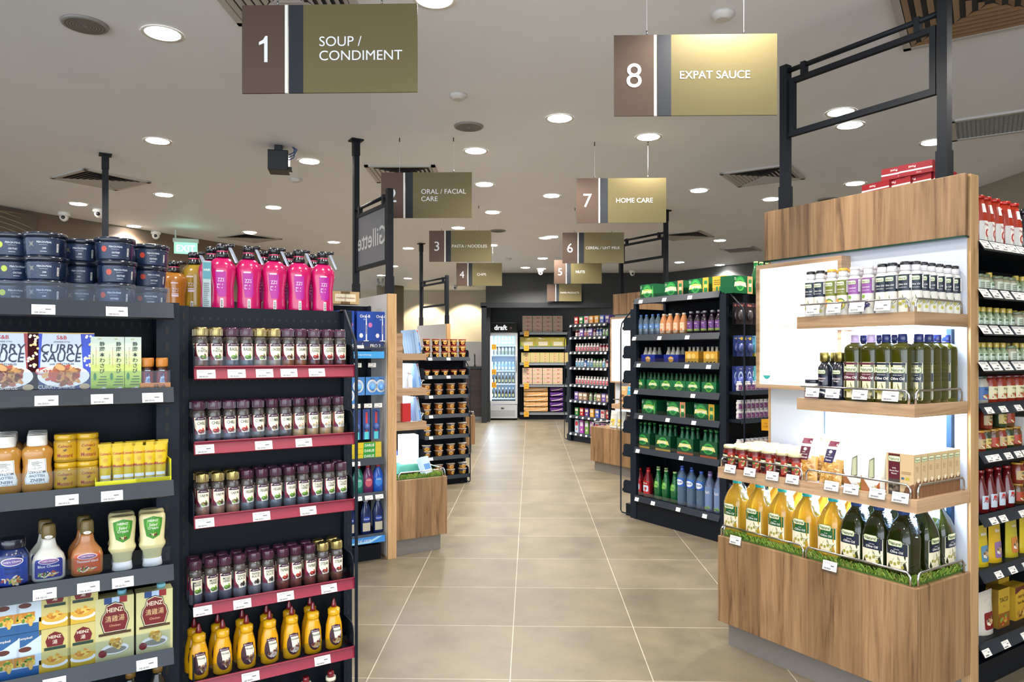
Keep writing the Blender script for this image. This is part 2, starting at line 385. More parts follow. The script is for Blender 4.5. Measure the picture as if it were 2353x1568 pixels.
# ---- ceiling lights
def disc(mb, r0, r1, z, col, mat, seg=28, up=False):
    b = len(mb.v)
    for r in (r0, r1):
        for i in range(seg): a = 2*pi*i/seg; mb.v.append((r*cos(a), r*sin(a), z))
    for i in range(seg): k = (i+1) % seg; mb.face((b+i, b+k, b+seg+k, b+seg+i), col, mat)
tr = MB(); tr.lathe([(.078,0),(.098,-.004),(.1,0)], W_, 'satin', 28, cap=False)
df = MB(); df.lathe([(.08,0),(.078,-.003)], W_, 'lamp', 28)
pl = Proto('ceiling_light', [('trim_ring', tr), ('diffuser', df)])
for side_, xs in (('left', sorted([p for p in LAMPS if p[0] < 0], key=lambda p: p[1])), ('right', sorted([p for p in LAMPS if p[0] >= 0], key=lambda p: p[1]))):
    for i, p in enumerate(xs):
        pl.put((p[0], p[1], CEIL-.001), 0, 'glowing round recessed downlight, %s nearest the camera on the ceiling\'s %s half' % (oth(i), side_), 'ceiling light', 'recessed ceiling downlights')
# ---- round ceiling speakers, detectors, cameras
sp = MB(); sp.lathe([(.105,0),(.1,-.01),(.09,-.012)], hx('8b8782'), 'satin', 28); 
for i in range(6):
    r = .015+.013*i; sp.lathe([(r,-.0125),(r+.004,-.0135),(r+.006,-.0125)], hx('5f5c58'), 'matte', 20, cap=False)
ps = Proto('ceiling_speaker', [('grille', sp)])
for (px, py), lb in (((1077,290),'round grey ceiling speaker between signs one and eight'), ((1903,458),'round ceiling speaker grille above the olive oil header'), ((195,55),'round ceiling speaker above the left rack, nearest the camera'),((1144,530),'round pale ceiling speaker beside the pasta sign')):
    ps.put((*ceil_at(px, py), CEIL), 0, lb, 'speaker', 'round ceiling speakers')
sd = MB(); sd.lathe([(.055,0),(.055,-.012),(.035,-.03),(.03,-.032)], hx('cfcac4'), 'satin', 24)
pd = Proto('smoke_detector', [('body', sd)])
for (px, py), lb in (((1053,218),'small smoke detector between signs one and eight'), ((1660,31),'small smoke detector above the expat sauce sign'), ((680,411),'small flat detector left of the oral care sign'), ((1168,594),'tiny detector above the chips sign')):
    pd.put((*ceil_at(px, py), CEIL), 0, lb, 'smoke detector', 'ceiling detectors')
cb = MB(); cb.lathe([(.06,0),(.062,-.03),(.05,-.045)], W_, 'satin', 24)
cg = MB(); cg.lathe([(.0,-.105),(.022,-.1),(.042,-.08),(.048,-.058),(.045,-.04)], W_, 'gloss', 24)
ce = MB(); ce.lathe([(0,0),(.012,0),(.02,.006),(.022,.016)], K_, 'gloss', 16, cap=False)
ce.v = [(x, -.052+z, -.062-y) for x, y, z in ce.v]
pc = Proto('security_camera', [('mount', cb), ('ball', cg), ('lens', ce)])
for (px, py), lb in (((147,488),'white dome security camera above the left tubs'), ((227,480),'white dome security camera half hidden by the ceiling post'), ((358,532),'white dome security camera next to the exit sign'),
    ((1242,620),'white dome security camera under the cereal sign'), ((1453,622),'white dome security camera behind the black frame'), ((1045,656),'small dome security camera behind the chips sign')):
    pc.put((*ceil_at(px, py), CEIL), R(20 if px < 700 else 0), lb, 'security camera', 'dome cameras on the ceiling')
# ---- air vents
def vent(px, py, s, lb, deg=-33, slats=7, wd=False, grille=False):
    x, y = ceil_at(px, py); t = empty('ceiling_vent', (x, y, CEIL), R(deg))
    f = MB(); q = s/2; g = .035
    for a in ((-q,q,-q,-q+g),(-q,q,q-g,q),(-q,-q+g,-q,q),(q-g,q,-q,q)): f.box(a[0],a[1],a[2],a[3],-.015,0,hx('b9b4ae'),'satin')
    f.build('frame', t)
    b = MB(); b.box(-q+g, q-g, -q+g, q-g, -.003, -.001, hx('23262a') if not grille else hx('8d8b88')); b.build('backing', t)
    if grille:
        b = MB(); n = 18
        for i in range(n):
            u = -q+g+(i+.5)*(s-2*g)/n
            b.box(u-.004,u+.004,-q+g,q-g,-.009,-.005,hx('9a9894')); b.box(-q+g,q-g,u-.004,u+.004,-.009,-.005,hx('9a9894'))
        b.build('grille', t)
    else:
        for sd_ in range(4):
            mb = MB()
            for i in range(slats):
                r1 = q-g-.004-i*(q-g)/slats; mt = Matrix.Rotation(sd_*pi/2, 4, 'Z')
                pts = [(-r1, -r1, -.014), (r1, -r1, -.014), (r1-.03, -r1+.024, -.005), (-r1+.03, -r1+.024, -.005)]
                mb.poly([mt @ Vector(p) for p in pts], hx('b3aea8') if not wd else hx('8b6b4c'), 'satin')
            mb.build('louvre_side', t)
    return tag(t, lb, 'air vent', 'square ceiling vents')
vent(233, 412, .6, 'square louvred ceiling vent above the stacked tubs')
vent(575, 546, .6, 'square louvred ceiling vent above the pink bottles')
vent(1753, 403, .6, 'square louvred ceiling vent left of the olive oil frame')
vent(1575, 541, .6, 'square louvred ceiling vent above the mineral water rack')
vent(930, 399, .6, 'square ceiling vent half hidden behind the oral care sign', deg=0)
vent(650, -20, .62, 'large louvred ceiling vent partly hidden by sign one', deg=0)
vent(2275, 2, .75, 'big ceiling vent with timber louvres above the olive oil display', wd=True)
vent(2290, 285, .55, 'square perforated ceiling grille right of the olive oil frame', grille=True)
vent(1703, 573, .5, 'square perforated ceiling grille above the hanging packs', grille=True)
# ---- projector box and exit sign
x, y = ceil_at(640, 334); t = empty('projector', (x, y, CEIL), R(12))
m = MB(); m.box(-.075,.075,-.05,.12,-.20,-.045,hx('14161b'),'satin'); m.box(-.03,.03,-.02,.04,-.05,0,hx('14161b'),'satin'); m.build('housing', t, bevel=.006)
m = MB(); 
for k in range(3): m.tube([(.075,.0,-.07-.02*k),(.11,.0,-.05-.02*k),(.115+.01*k,.02,-.02),(.10,.03,0)], .004, hx('2d4a86'), 'satin')
m.build('cable', t)
m = MB(); m.box(.07,.10,-.03,.05,-.19,-.17,hx('14161b'),'satin'); m.build('bracket', t)
tag(t, 'small black box with blue wires hanging from the ceiling', 'projector')
zz = 9.3; t = empty('exit_sign', (P(427, zz), zz, H(584, zz)), R(22)); t.scale = (.86,)*3
m = MB(); m.box(-.16,.16,-.02,.02,0,.17,hx('0ea377'),'exit'); L_ = Lab(flat(-.021), mat='exit_text'); L_.text('EXIT', 0, .08, .095, W_, 1, 0, .25)
KIDS[t.name] = [m.build('lit_panel', t), L_.build('lettering', t)]
m = MB(); m.box(-.175,.175,-.03,.03,.17,.225,hx('b9b9b3'),'satin'); m.box(-.15,-.13,-.01,.01,.2,CEIL-H(590,zz),hx('b9b9b3')); m.build('housing', t)
tag(t, 'lit green EXIT sign hanging beneath the ceiling', 'exit sign')
l = bpy.data.lights.new('exit_glow', 'POINT'); l.energy = .25; l.color = (.2, 1, .7); l.shadow_soft_size = .1; q = bpy.data.objects.new('exit_glow', l); COL.objects.link(q); q.location = (P(428,zz)+.1, zz-.2, H(570,zz))
# ---- hanging aisle signs: width .672 m
def sign(num, lines, cx, cy, wpx, lb, th=.075, tx=None):
    z = FPX*.672/wpx; t = empty('aisle_sign', (P(cx, z), z, H(cy, z)), R(-1.42)); w_, h = .336, .168
    for nm, a, b, c, mt in (('number_panel', -w_, -w_+.165, hx('7a6250'), 'brown_metal'), ('white_stripe', -w_+.165, -w_+.176, W_, 'satin'), ('navy_stripe', -w_+.18, -w_+.236, hx('10161f'), 'matte'), ('name_panel', -w_+.236, w_, hx('8c7c50'), 'bronze')):
        m = MB(); m.box(a, b, -.004, .004, -h, h, c, mt); o_ = m.build(nm, t)
        if nm == 'number_panel' and num: q = Lab(flat(-.0045), lift=.0004); q.text(num, (a+b)/2, -.0, .10, hx('ececee'), 1, 0, res=6); q.build('number', o_)
        if nm == 'name_panel':
            q = Lab(flat(-.0045), lift=.0004)
            x0 = a + .062 if tx is None else a + tx
            for i, s in enumerate(lines): q.text(s, x0, (len(lines)-1)*.027 - i*.054+.0, th*.5, hx('ececee'), 1, 0, al='l', res=5)
            q.build('lettering', o_)
    for sx in (-.2, .2):
        m = MB(); m.tube([(sx, 0, h), (sx, 0, CEIL-H(cy, z))], .0011, hx('d8d8d8'), 'satin', 5); m.lathe([(.004,h),(.004,h+.018)], hx('8a8a8a'), 'metal', 8, cx=sx)
        m.lathe([(.004,0),(.004,-.03)], hx('4a4a4a'), 'metal', 8, cx=sx, cz=CEIL-H(cy,z)); m.build('hanging_wire', t)
    return tag(t, lb, 'sign', 'hanging aisle signs')
sign('1', ['SOUP /', 'CONDIMENT'], 757.5, 112.5, 405, 'hanging aisle sign 1 reading SOUP / CONDIMENT')
sign('8', ['EXPAT SAUCE'], 1597.5, 173, 372, 'hanging aisle sign 8 reading EXPAT SAUCE', .065, .036)
sign('2', ['ORAL / FACIAL', 'CARE'], 980, 449, 209, 'hanging aisle sign 2 reading ORAL / FACIAL CARE', .07)
sign('7', ['HOME CARE'], 1427.5, 461, 205, 'hanging aisle sign 7 reading HOME CARE', .07, .062)
sign('3', ['PASTA / NOODLES'], 1057.5, 566, 143, 'hanging aisle sign 3 reading PASTA / NOODLES', .064, .012)
sign('6', ['CEREAL / UHT MILK'], 1363, 570, 141, 'hanging aisle sign 6 reading CEREAL / UHT MILK', .06, .018)
sign('4', ['CHIPS'], 1101, 631, 105, 'hanging aisle sign 4 reading CHIPS', .072, .07)
sign('5', ['NUTS'], 1328, 625, 109, 'hanging aisle sign 5 reading NUTS', .072, .07)
sign('', ['PAPER PRODUCTS'], 1296.5, 673, 79, 'small farthest hanging sign reading PAPER PRODUCTS, without a number', .062, .028)
# ================================================================ shop fixtures
BK, BK2 = hx('0c131c'), hx('141d28')
tagmb = MB(); tagmb.box(-.027,.027,-.002,0,0,.028,W_,'satin')
q = Lab(flat(-.0022), lift=.0002); q.lines(-.022,.020,.012,.026,2,hx('a0a0a6'),1,.35).rect(.004,.013,.017,.0165,hx('6a6a72'),1).bars(-.022,.003,.008,.008,14,hx('66666e'),1)
for a in (q,): b = len(tagmb.v); tagmb.v += a.v; tagmb.f += [tuple(i+b for i in f) for f in a.f]; tagmb.c += a.c; tagmb.m += a.m; tagmb.sm += a.sm
TAG = tagmb.mesh('price_tag')
tagmb2 = MB(); tagmb2.box(-.022,.022,-.002,0,0,.03,W_,'satin'); TAG2 = tagmb2.mesh('price_tag')
def ptag(parent, x, y, z, tilt=0, me=None, s=1):
    o = bpy.data.objects.new('price_tag', me or TAG); COL.objects.link(o); o.parent = parent; o.location = (x, y, z); o.rotation_euler.x = tilt; o.scale = (s, 1, s); return o
def rack(F, name, lb, x0, x1, depth, shelves, ztop, rail=None, tags=(), guard=.0, brackets=True, core=None, holes=True, raild=.012, panel=True, tagmesh=None, railh=.038, loop=None, sidepanel=True, posts=True, tilt=R(-18)):
    """shelves: surface heights. Front edge of the shelves is y = 0, the perforated back panel stands at y = depth."""
    t = empty(name, F.at(0, 0), F.a)
    if panel:
        m = MB(); m.box(x0, x1, depth, depth+.025, .1, ztop, BK, 'rack')
        if holes:
            for z in [s for s in shelves] + [ztop]:
                for i in range(int((x1-x0)/.025)): 
                    x = x0+.02+i*.025; m.box(x-.003, x+.003, depth-.0008, depth, z-.042, z-.034, hx('05070a'))
        m.build('back_panel', t)
    if posts:
        for x in (x0-.03, x1):
            m = MB(); m.box(x, x+.03, depth-.03, depth+.03, 0, ztop, BK2, 'rack')
            for i in range(int(ztop/.05)): m.box(x+.012, x+.018, depth-.0312, depth-.03, .03+i*.05, .055+i*.05, hx('05070a'))
            m.build('upright', t)
    m = MB(); m.box(x0, x1, .03, depth+.02, 0, .1, BK, 'rack'); m.build('plinth', t)
    for i, z in enumerate(shelves):
        m = MB(); m.box(x0+.002, x1-.002, 0, depth, z-.022, z, BK2, 'rack'); sh = m.build('shelf', t)
        m = MB(); mt = Matrix.Translation((0, 0, z+.006)) @ Matrix.Rotation(tilt, 4, 'X')
        m.box(x0-.002, x1+.002, -.006-raild, -.004, -railh-.004, 0, rail or hx('1b242f'), 'satin', M=mt); m.box(x0-.002, x1+.002, -.03, -.004, -.003, 0, rail or BK2, 'satin', M=mt) if rail else None
        m.build('price_rail', sh)
        if guard:
            m = MB(); m.box(x0+.004, x1-.004, .004, .0065, z, z+guard, (.86,.9,.95), 'clear'); m.build('clear_guard', sh)
        if brackets:
            for x in (x0-.001, x1-.001):
                m = MB(); pts = [(0, z-.024), (0, z+.05)]
                pts += [(.03-.03*cos(R(a)), z+.05+.035*sin(R(a))) for a in (30, 60, 90)] + [(depth, z+.085), (depth, z-.024)]
                m.prism(pts, x, x+.003, BK2, 'rack', 'x'); m.build('side_bracket', sh)
        if i < len(tags):
            for px in tags[i]:
                x = F.lx(px, -.02)
                if x0 <= x <= x1+.05: v = mt @ Vector((x, -.0065-raild, -railh-.003)); ptag(sh, v.x, v.y, v.z, tilt, tagmesh)
    if core:
        m = MB(); m.box(core[0], core[1], depth+.025, core[2], .0, core[3], BK, 'rack'); m.build('core', t)
    if loop:
        for x in loop:
            m = MB(); m.tube([(x, depth, ztop), (x, depth-.04, ztop), (x, -.02, ztop-.11), (x, -.035, ztop-.16), (x, -.035, .03), (x, -.02, .015), (x, depth, .015)], .006, BK2, 'rack'); m.build('side_loop', t)
    tag(t, lb, 'shelf rack'); return t
# left front: condiment rack and spice rack
e = (P(395, 2.15), 2.15); FA = Frame(e[0]-1.2*E1[0], e[1]-1.2*E1[1], 32.5)
ZA = [.495, .741, .989, 1.262, 1.508]
ra = rack(FA, 'condiment_rack', 'navy metal rack holding soups, dressings, mustards and stacked tubs', 0, 1.2, .30, ZA, 1.5, None, [(125, 337, ), (103,203,282), (154,257), (107,234,350), (100,268)], guard=.06, core=(0, 1.2, .85, 1.5), brackets=False, railh=.042)
FB = Frame(P(445, 2.25), 2.25, 32.5); WB = .515; DB = .125
ZB = [.10, .349, .587, .858, 1.086, 1.318]
rb = rack(FB, 'spice_rack', 'narrow navy side rack with maroon price rails and spice jars', 0, WB, DB, ZB, 1.525, hx('8c1f36'), [(), (455,575,740), (465,556,655,755), (470,600,707), (470,605,697), (473,543,607,663,727)], guard=.045, core=(-.0, WB-.03, .8, 1.51), loop=(WB-.002,), railh=.034)
m = MB(); m.box(-.10, -.035, .04, .16, 0, 1.53, BK2, 'rack')
for i in range(30): m.box(-.075, -.066, .0385, .04, .03+i*.05, .055+i*.05, hx('05070a'))
o = m.build('corner_post', rb)
# endcap displays
def rail_loop(par, pts, r=.0045, h=.05, name='chrome_rail'):
    """a bent chrome guard rail along a path of x,y corners at the heights z..z+h"""
    m = MB(); z = pts[0][2]; P_ = []
    a, b = Vector(pts[0]), Vector(pts[-1])
    P_.append(a); P_.append(a + Vector((0,0,h*.7)))
    d = (Vector(pts[1]) - a).normalized(); P_.append(a + Vector((0,0,h)) + d*.012)
    for p in pts[1:-1]: P_.append(Vector(p) + Vector((0,0,h)))
    d = (Vector(pts[-2]) - b).normalized(); P_.append(b + Vector((0,0,h)) + d*.012); P_.append(b + Vector((0,0,h*.7))); P_.append(b)
    m.tube(P_, r, hx('d5d5d8'), 'chrome', 8); return m.build(name, par)
def endcap(F, lb, w_, htop, shelves, box=None, header=True, base=.512, dep=.39, grass=True, y0=0, led=1.0):
    t = empty('endcap_display', F.at(0, 0), F.a)
    m = MB(); m.box(0, w_, 0, dep, .11, base, W_, 'wood'); bs = m.build('base_cabinet', t, bevel=.002)
    m = MB(); m.box(.035, w_-.035, .035, dep, 0, .11, hx('a59a8c'), 'brushed'); m.build('kick_plate', t)
    m = MB(); m.box(-.02, w_, dep, dep+.062, 0, htop, W_, 'wood_pale'); m.build('end_board', t, bevel=.0015)
    m = MB(); m.box(.0, w_-.002, dep+.062, dep+.066, .02, htop-.001, hx('b9b6b4'), 'satin'); m.build('side_laminate', t)
    m = MB(); m.box(0, w_-.012, dep-.006, dep-.001, base, htop-.02, hx('c9ced8'), 'satin'); m.build('back_panel', t)
    if header:
        m = MB(); m.box(-.02, w_-.006, dep-.03, dep-.006, htop-.245, htop, W_, 'wood'); m.build('header_board', t, bevel=.002)
        m = MB(); m.box(-.02, w_-.004, dep-.034, dep-.004, htop-.253, htop-.245, hx('16382c'), 'gloss'); m.build('glass_edge', t)
    if box:
        x0, x1, z0, z1 = box; f = MB(); g = .02
        for q in ((x0,x1,z0,z0+g),(x0,x1,z1-g,z1),(x0,x0+g,z0+g,z1-g),(x1-g,x1,z0+g,z1-g)): f.box(q[0],q[1],dep-.075,dep-.006,q[2],q[3],W_,'woodh')
        bx_ = f.build('light_box_frame', t)
        f = MB(); f.box(x0+g, x1-g, dep-.068, dep-.008, z0+g, z1-g, W_, 'lightbox'); f.build('lit_face', bx_)
        if base > .5 and header and F.y < 4:
            q = Lab(flat(dep-.0685), mat='satin', lift=.0003)
            for i in range(9): q.rect(x0+.03, z0+.06+i*.055, x1-.03, z0+.0612+i*.055, hx('ecd6c4'), 0)
            q.text('healthier', x0+.16, z0+.30, .035, hx('f0e2d4'), 1, slant=.2).text('lifestyle', x0+.17, z0+.245, .035, hx('f0e2d4'), 1, slant=.2).text('goodness', x0+.17, z0+.19, .035, hx('f0e2d4'), 1, slant=.2)
            q.ell(x0+.06, z0+.075, .025, .03, hx('a7c6c4'), 1, 24).ell(x0+.06, z0+.076, .0225, .0275, hx('f4f4f2'), 2, 24)
            q.pol([(x0+.06+.021*cos(R(a)), z0+.072+.026*sin(R(a))) for a in range(200, 341, 14)], hx('3fb0ab'), 3)
            q.build('lettering', bx_)
    for i, (a, b, z, th) in enumerate(shelves):
        m = MB(); m.box(a, b, y0, y0+.022, z-th, z, W_, 'woodh'); m.box(b-.022, b, y0+.022, dep-.008, z-th, z, W_, 'woodh'); m.box(a, a+.022, y0+.022, dep-.008, z-th, z, W_, 'woodh')
        m.box(a+.022, b-.022, y0+.022, dep-.008, z-th*.6, z-.006, hx('c9ced8'), 'satin'); sh = m.build('shelf', t)
        if led:
            m = MB(); m.box(a+.05, b-.05, dep-.05, dep-.035, z-th*.6-.010, z-th*.6-.001, W_, 'led'); m.build('led_strip', sh)
            area('shelf_led', F.at((a+b)/2, dep-.13, z-th*.6-.014), (b-a)*.85, .12, 3.6*led*(b-a)/.5, (.72,.84,1), (0, 0, F.a))
        cx = (a+b)/2; yr = y0+.012
        rail_loop(sh, [(a+.012, max(dep-.2, yr+.02), z), (a+.012, yr, z), (a+(b-a)*.985-.02, yr, z)] if b-a < .7 else [(a+.012, yr, z), (a+.02, yr, z), (cx-.02, yr, z)])
        if b-a >= .7: rail_loop(sh, [(cx+.0, .012, z), (cx+.02, .012, z), (b-.03, .012, z)])
        rail_loop(sh, [(b-.012, y0+.03, z), (b-.012, y0+.05, z), (b-.012, dep-.03, z)])
    z = base
    rail_loop(bs, [(.012, .012, z), (.02, .012, z), (w_/2-.015, .012, z)]); rail_loop(bs, [(w_/2+.0, .012, z), (w_/2+.02, .012, z), (w_-.03, .012, z)]); rail_loop(bs, [(w_-.012, .03, z), (w_-.012, .05, z), (w_-.012, dep-.03, z)])
    rail_loop(bs, [(.012, dep-.03, z), (.012, .05, z), (.012, .03, z)])
    tag(t, lb, 'display stand'); return t
def turf(F, w_, dep, z, lb, n=5200, hh=.03):
    m = MB(); g = random.Random(3)
    m.box(.02, w_-.02, .02, dep-.01, z, z+.006, hx('3c5a1c'))
    for i in range(n):
        q = g.random()
        if q < .62: x, y = .022+(w_-.044)*g.random(), .021+abs(g.gauss(0, .035))
        elif q < .8: x, y = w_-.022-abs(g.gauss(0,.03)), .022+(dep-.04)*g.random()
        else: x, y = .022+abs(g.gauss(0,.03)), .022+(dep-.04)*g.random()
        x = min(w_-.022, max(.022, x)); y = min(dep-.02, max(.021, y))
        a = g.random()*2*pi; l = hh*(.6+.6*g.random()); s = .0018; dx, dy = cos(a)*l*.5, sin(a)*l*.5
        c = g.choice([hx('5f8a22'), hx('7fa534'), hx('456f1c'), hx('9ab34e'), hx('8d8f3c')])
        m.poly([(x-s*sin(a), y+s*cos(a), z+.004), (x+s*sin(a), y-s*cos(a), z+.004), (x+dx*.5, y+dy*.5, z+.004+l*.7), (x+dx, y+dy, z+l)], c)
    o = m.build('artificial_turf', None, F.at(0,0), F.a); o['kind'] = 'stuff'; return tag(o, lb, 'artificial grass')
FO = Frame(.9727, 3.43, -57.5)
oc = endcap(FO, 'wooden endcap display with lit shelves of oils and pasta sauces', .933, 2.08, [(.43,.925,1.526,.05), (.43,.925,1.184,.048), (0,.933,.836,.05)], (-.035,.43,1.20,1.81))
turf(FO, .933, .39, .512, 'green artificial grass lining the wooden olive oil base')
for z0, z1 in ((.52,.79),(.85,1.13),(1.2,1.47)): m = MB(); m.box(.855, .875, .36, .386, z0, z1, hx('16324e'), 'rack'); m.build('slotted_post', oc)
for x in (.30,.60,.86):
    for z0 in (.845,): m = MB(); m.box(x,x+.003,.380,.3835,z0+.08,z0+.28,hx('5a78a8'),'satin'); m.build('panel_slot', oc)
def shelf_tags(F, par, z, pxs, y=-.004, tl=R(-12)):
    for px in pxs:
        x = F.lx(px, y); m = MB(); m.box(-.038,.038,-.0015,0,-.003,.052,(.95,.97,1),'clear'); h = m.build('tag_holder', par, (x, y, z), 0); h.rotation_euler.x = tl
        o = bpy.data.objects.new('price_tag', TAG); COL.objects.link(o); o.parent = h; o.location = (0,-.003,.008); o.scale = (1.15,1,1.35)
osh = [c for c in bpy.data.objects if c.parent == oc and c.name.startswith('shelf')]
osh.sort(key=lambda o: o.data.vertices[7].co.z)
shelf_tags(FO, osh[2], 1.526, (1867,1915,1968,2027)); shelf_tags(FO, osh[1], 1.184, (1866,1912,1975,2045)); shelf_tags(FO, osh[0], .81, (1677,1722,1774,1820,1910,1955,2015,2068))
shelf_tags(FO, oc, .485, (1689, 1906))
FG = Frame(.925, 8.55, -57.5)
endcap(FG, 'wooden endcap display with granola packs and a tall light box', .933, 2.08, [(.38,.925,.80,.05)], (-.02,.36,1.02,1.80))
FL = Frame(-.835+E1[0]*.452, 4.84+E1[1]*.452, 122.5)
ol = endcap(FL, 'wooden endcap display with oral care packs and a glowing white box', .933, 1.77, [(.0,.55,1.37,.045), (.0,.55,1.135,.05), (.0,.55,.905,.055)], (.05,.6,.906,1.51), header=False, y0=.16, led=.16)
turf(FL, .933, .39, .512, 'green artificial grass edging the small left wooden base', 2600)
FN = Frame(-.9+E1[0]*.46, 9.8+E1[1]*.46, 122.5)
endcap(FN, 'distant wooden endcap base behind the cup noodle rack', .9, 1.77, [], None, header=False, grass=False)
# black header frames standing on the gondolas
def header_frame(F, x0, x1, y, zb, zbar, zlow, full, lb, frame_top=None, signtext=None):
    t = empty('header_frame', F.at(x0, y), F.a); w_ = x1-x0; ft = frame_top or zbar+.03
    for i, x in enumerate((0, w_)):
        hgt = CEIL-.005 if full == i else ft
        m = MB(); m.box(x-.02, x+.02, -.02, .02, zb, hgt, hx('15191f'), 'rack'); m.box(x-.024, x+.024, -.024, .024, zb, zb+.12, hx('15191f'), 'rack')
        if full == i: m.box(x-.024, x+.024, -.024, .024, CEIL-.12, CEIL-.01, hx('15191f'), 'rack'); m.box(x-.045, x+.045, -.045, .045, CEIL-.012, CEIL, hx('15191f'), 'rack')
        m.build('post', t)
    m = MB(); m.tube([(.02, 0, zbar), (w_-.02, 0, zbar)], .013, hx('15191f'), 'rack', 8); m.build('top_bar', t)
    zt = zbar-.045; m = MB()
    m.box(.03, w_-.03, -.012, .012, zt-.025, zt, hx('15191f'), 'rack'); m.box(.03, w_-.03, -.012, .012, zlow, zlow+.028, hx('15191f'), 'rack')
    m.box(.03, .055, -.012, .012, zlow+.028, zt-.025, hx('15191f'), 'rack'); m.box(w_-.055, w_-.03, -.012, .012, zlow+.028, zt-.025, hx('15191f'), 'rack')
    m.box(0, .03, -.008, .008, zlow, zlow+.02, hx('15191f'), 'rack'); m.box(w_-.03, w_, -.008, .008, zlow, zlow+.02, hx('15191f'), 'rack'); m.build('sign_frame', t)
    for x in (w_*.14, w_*.86): m = MB(); m.box(x-.012, x+.012, -.015, .015, zt-.005, zbar+.015, hx('15191f'), 'rack'); m.build('hanger_clip', t)
    if signtext:
        m = MB(); m.box(.055, w_-.055, -.004, .004, zlow+.028, zt-.025, hx('6d6c70'), 'satin'); sgn = m.build('sign_panel', t)
        q = Lab(lambda a, b, l: (a, .0045+l, b)); q.text(signtext, w_/2, (zlow+zt)/2, .13, hx('c9c6c2'), 1, .012, .60); q.build('lettering', sgn)
        q = Lab(lambda a, b, l: (w_-a, -.0045-l, b)); q.text(signtext, w_/2, (zlow+zt)/2, .13, hx('c9c6c2'), 1, .012, .60)
        q.v = [(w_-v[0], v[1], v[2]) for v in q.v]; q.f = [f[::-1] for f in q.f]; q.build('lettering', sgn)
    return tag(t, lb, 'frame')
header_frame(FO, FO.lx(1805, .42), FO.lx(2170, .42), .42, 2.08, 2.77, 2.44, 1, 'large open black frame on top of the olive oil header', frame_top=2.80)
header_frame(FG, FG.lx(1427, .42), FG.lx(1530, .42), .42, 2.08, 2.72, 2.44, 1, 'open black frame rising behind the cereal sign')
header_frame(FL, .03, FL.lx(818, .42), .42, 1.77, 2.44, 1.98, 1, 'black frame holding a grey shaver brand sign', frame_top=2.48, signtext='Gillette')
header_frame(FN, .03, .84, .42, 1.77, 2.40, 2.02, 1, 'distant open black frame above the cup noodles')
m = MB(); m.box(-.022,.022,-.022,.022,1.5,CEIL,hx('15191f'),'rack'); m.box(-.045,.045,-.045,.045,CEIL-.012,CEIL,hx('15191f'),'rack'); m.box(-.026,.026,-.026,.026,CEIL-.12,CEIL-.01,hx('15191f'),'rack'); m.box(-.04,.04,-.04,.04,0,1.5,BK,'rack')
zz = 5.81; o = m.build('ceiling_post', None, (P(242, zz), zz, 0), R(32)); tag(o, 'black square post reaching the ceiling behind the stacked tubs', 'post')
# drinks rack with its side racks
FD = Frame(1.014, 6.03, -57.5)
ZD = [.192, .590, .870, 1.072, 1.292, 1.512, 1.812]
dr = rack(FD, 'drinks_rack', 'tall navy end rack stocked with sparkling water and juices', .03, .93, .36, ZD, 1.80, None, [(1465,1502,1560,1621), (1467,1567), (1474,1536,1596), (1463,1594), (1469,1580,1630), (1459,1517,1581), (1474,1528,1587)], brackets=False, guard=.04, tagmesh=TAG2, railh=.045)
m = MB(); m.box(0,.03,-.005,.03,0,1.81,BK2,'rack'); m.box(.93,.955,-.005,.385,0,1.81,BK2,'rack'); m.box(.03,.93,-.0,.03,0,.17,BK,'rack'); m.build('side_panel', dr)
m = MB(); m.box(.03,.93,.39,2.4,0,1.75,BK,'rack'); m.build('core', dr)
Fd2 = Frame(*FD.at(1.09, .0)[:2], 32.5)       # hanging packs rack on the near side of the drinks gondola
hr = rack(Fd2, 'hanging_goods_rack', 'dark side rack of hanging toys, candles and drinks beside the sparkling water', .01, .80, .13, [.62, .90, 1.10], 1.80, None, [], brackets=False, holes=True, loop=(.012, .62), railh=.03, raild=.004, posts=True)
Fd3 = Frame(*FD.at(0, .05)[:2], 212.5)        # side pockets on the far side
Fd3 = Frame(*FD.at(-.165, .53)[:2], 212.5)
pr_ = rack(Fd3, 'pocket_rack', 'narrow dark side rack with rounded shelf ends and pink boxes', .0, .5, .15, [.214,.521,.722,.927,1.143,1.351,1.589], 1.74, None, [], loop=(.5,), raild=.004, railh=.02)
Fd3o = Fd3
# medicine rack, cup noodle rack, far shelf
FM = Frame(.905, 11.4, -57.5)
def mz(y): return H(y, 11.4)
ZM = [mz(993), mz(954), mz(918.5), mz(883), mz(844), mz(809), mz(775.5), mz(747.5)]
mr_ = rack(FM, 'pharmacy_rack', 'distant end rack of colourful toiletries and health products', .03, .93, .34, ZM, 1.79, None, [[1312+k*d for k in range(9)] for d in (12, 14, 11, 10, 10, 10, 11, 11)], brackets=False, tagmesh=TAG2, railh=.045)
m = MB(); m.box(0,.03,0,.03,0,1.8,BK2,'rack'); m.box(.93,.955,0,.36,0,1.8,BK2,'rack'); m.box(.03,.93,.365,1.9,0,1.75,BK,'rack'); m.build('side_panel', mr_)
Fm3 = Frame(*FM.at(-.14, .53)[:2], 212.5)
rack(Fm3, 'small_pocket_rack', 'narrow wire sided rack on the far edge of the toiletries', .0, .5, .13, [.3,.62,.9,1.15,1.42], 1.72, None, [], loop=(.5,), raild=.004, railh=.02)
FC = Frame(P(1077, 7.69)-.52*E1[0], 7.69-.52*E1[1], 32.5)
def cz(y): return H(y, 7.66)
ZC = [cz(1091), cz(1046), cz(999), cz(952), cz(908), cz(864), cz(823)]
cr_ = rack(FC, 'cup_noodle_rack', 'navy side rack stacked with instant cup noodles', 0, .52, .15, ZC, 1.33, None, [(992,), (990,), (990,), (990,), (990,), (988,1030), (988,1030)], guard=0, loop=(.518,), tagmesh=TAG2, railh=.035)
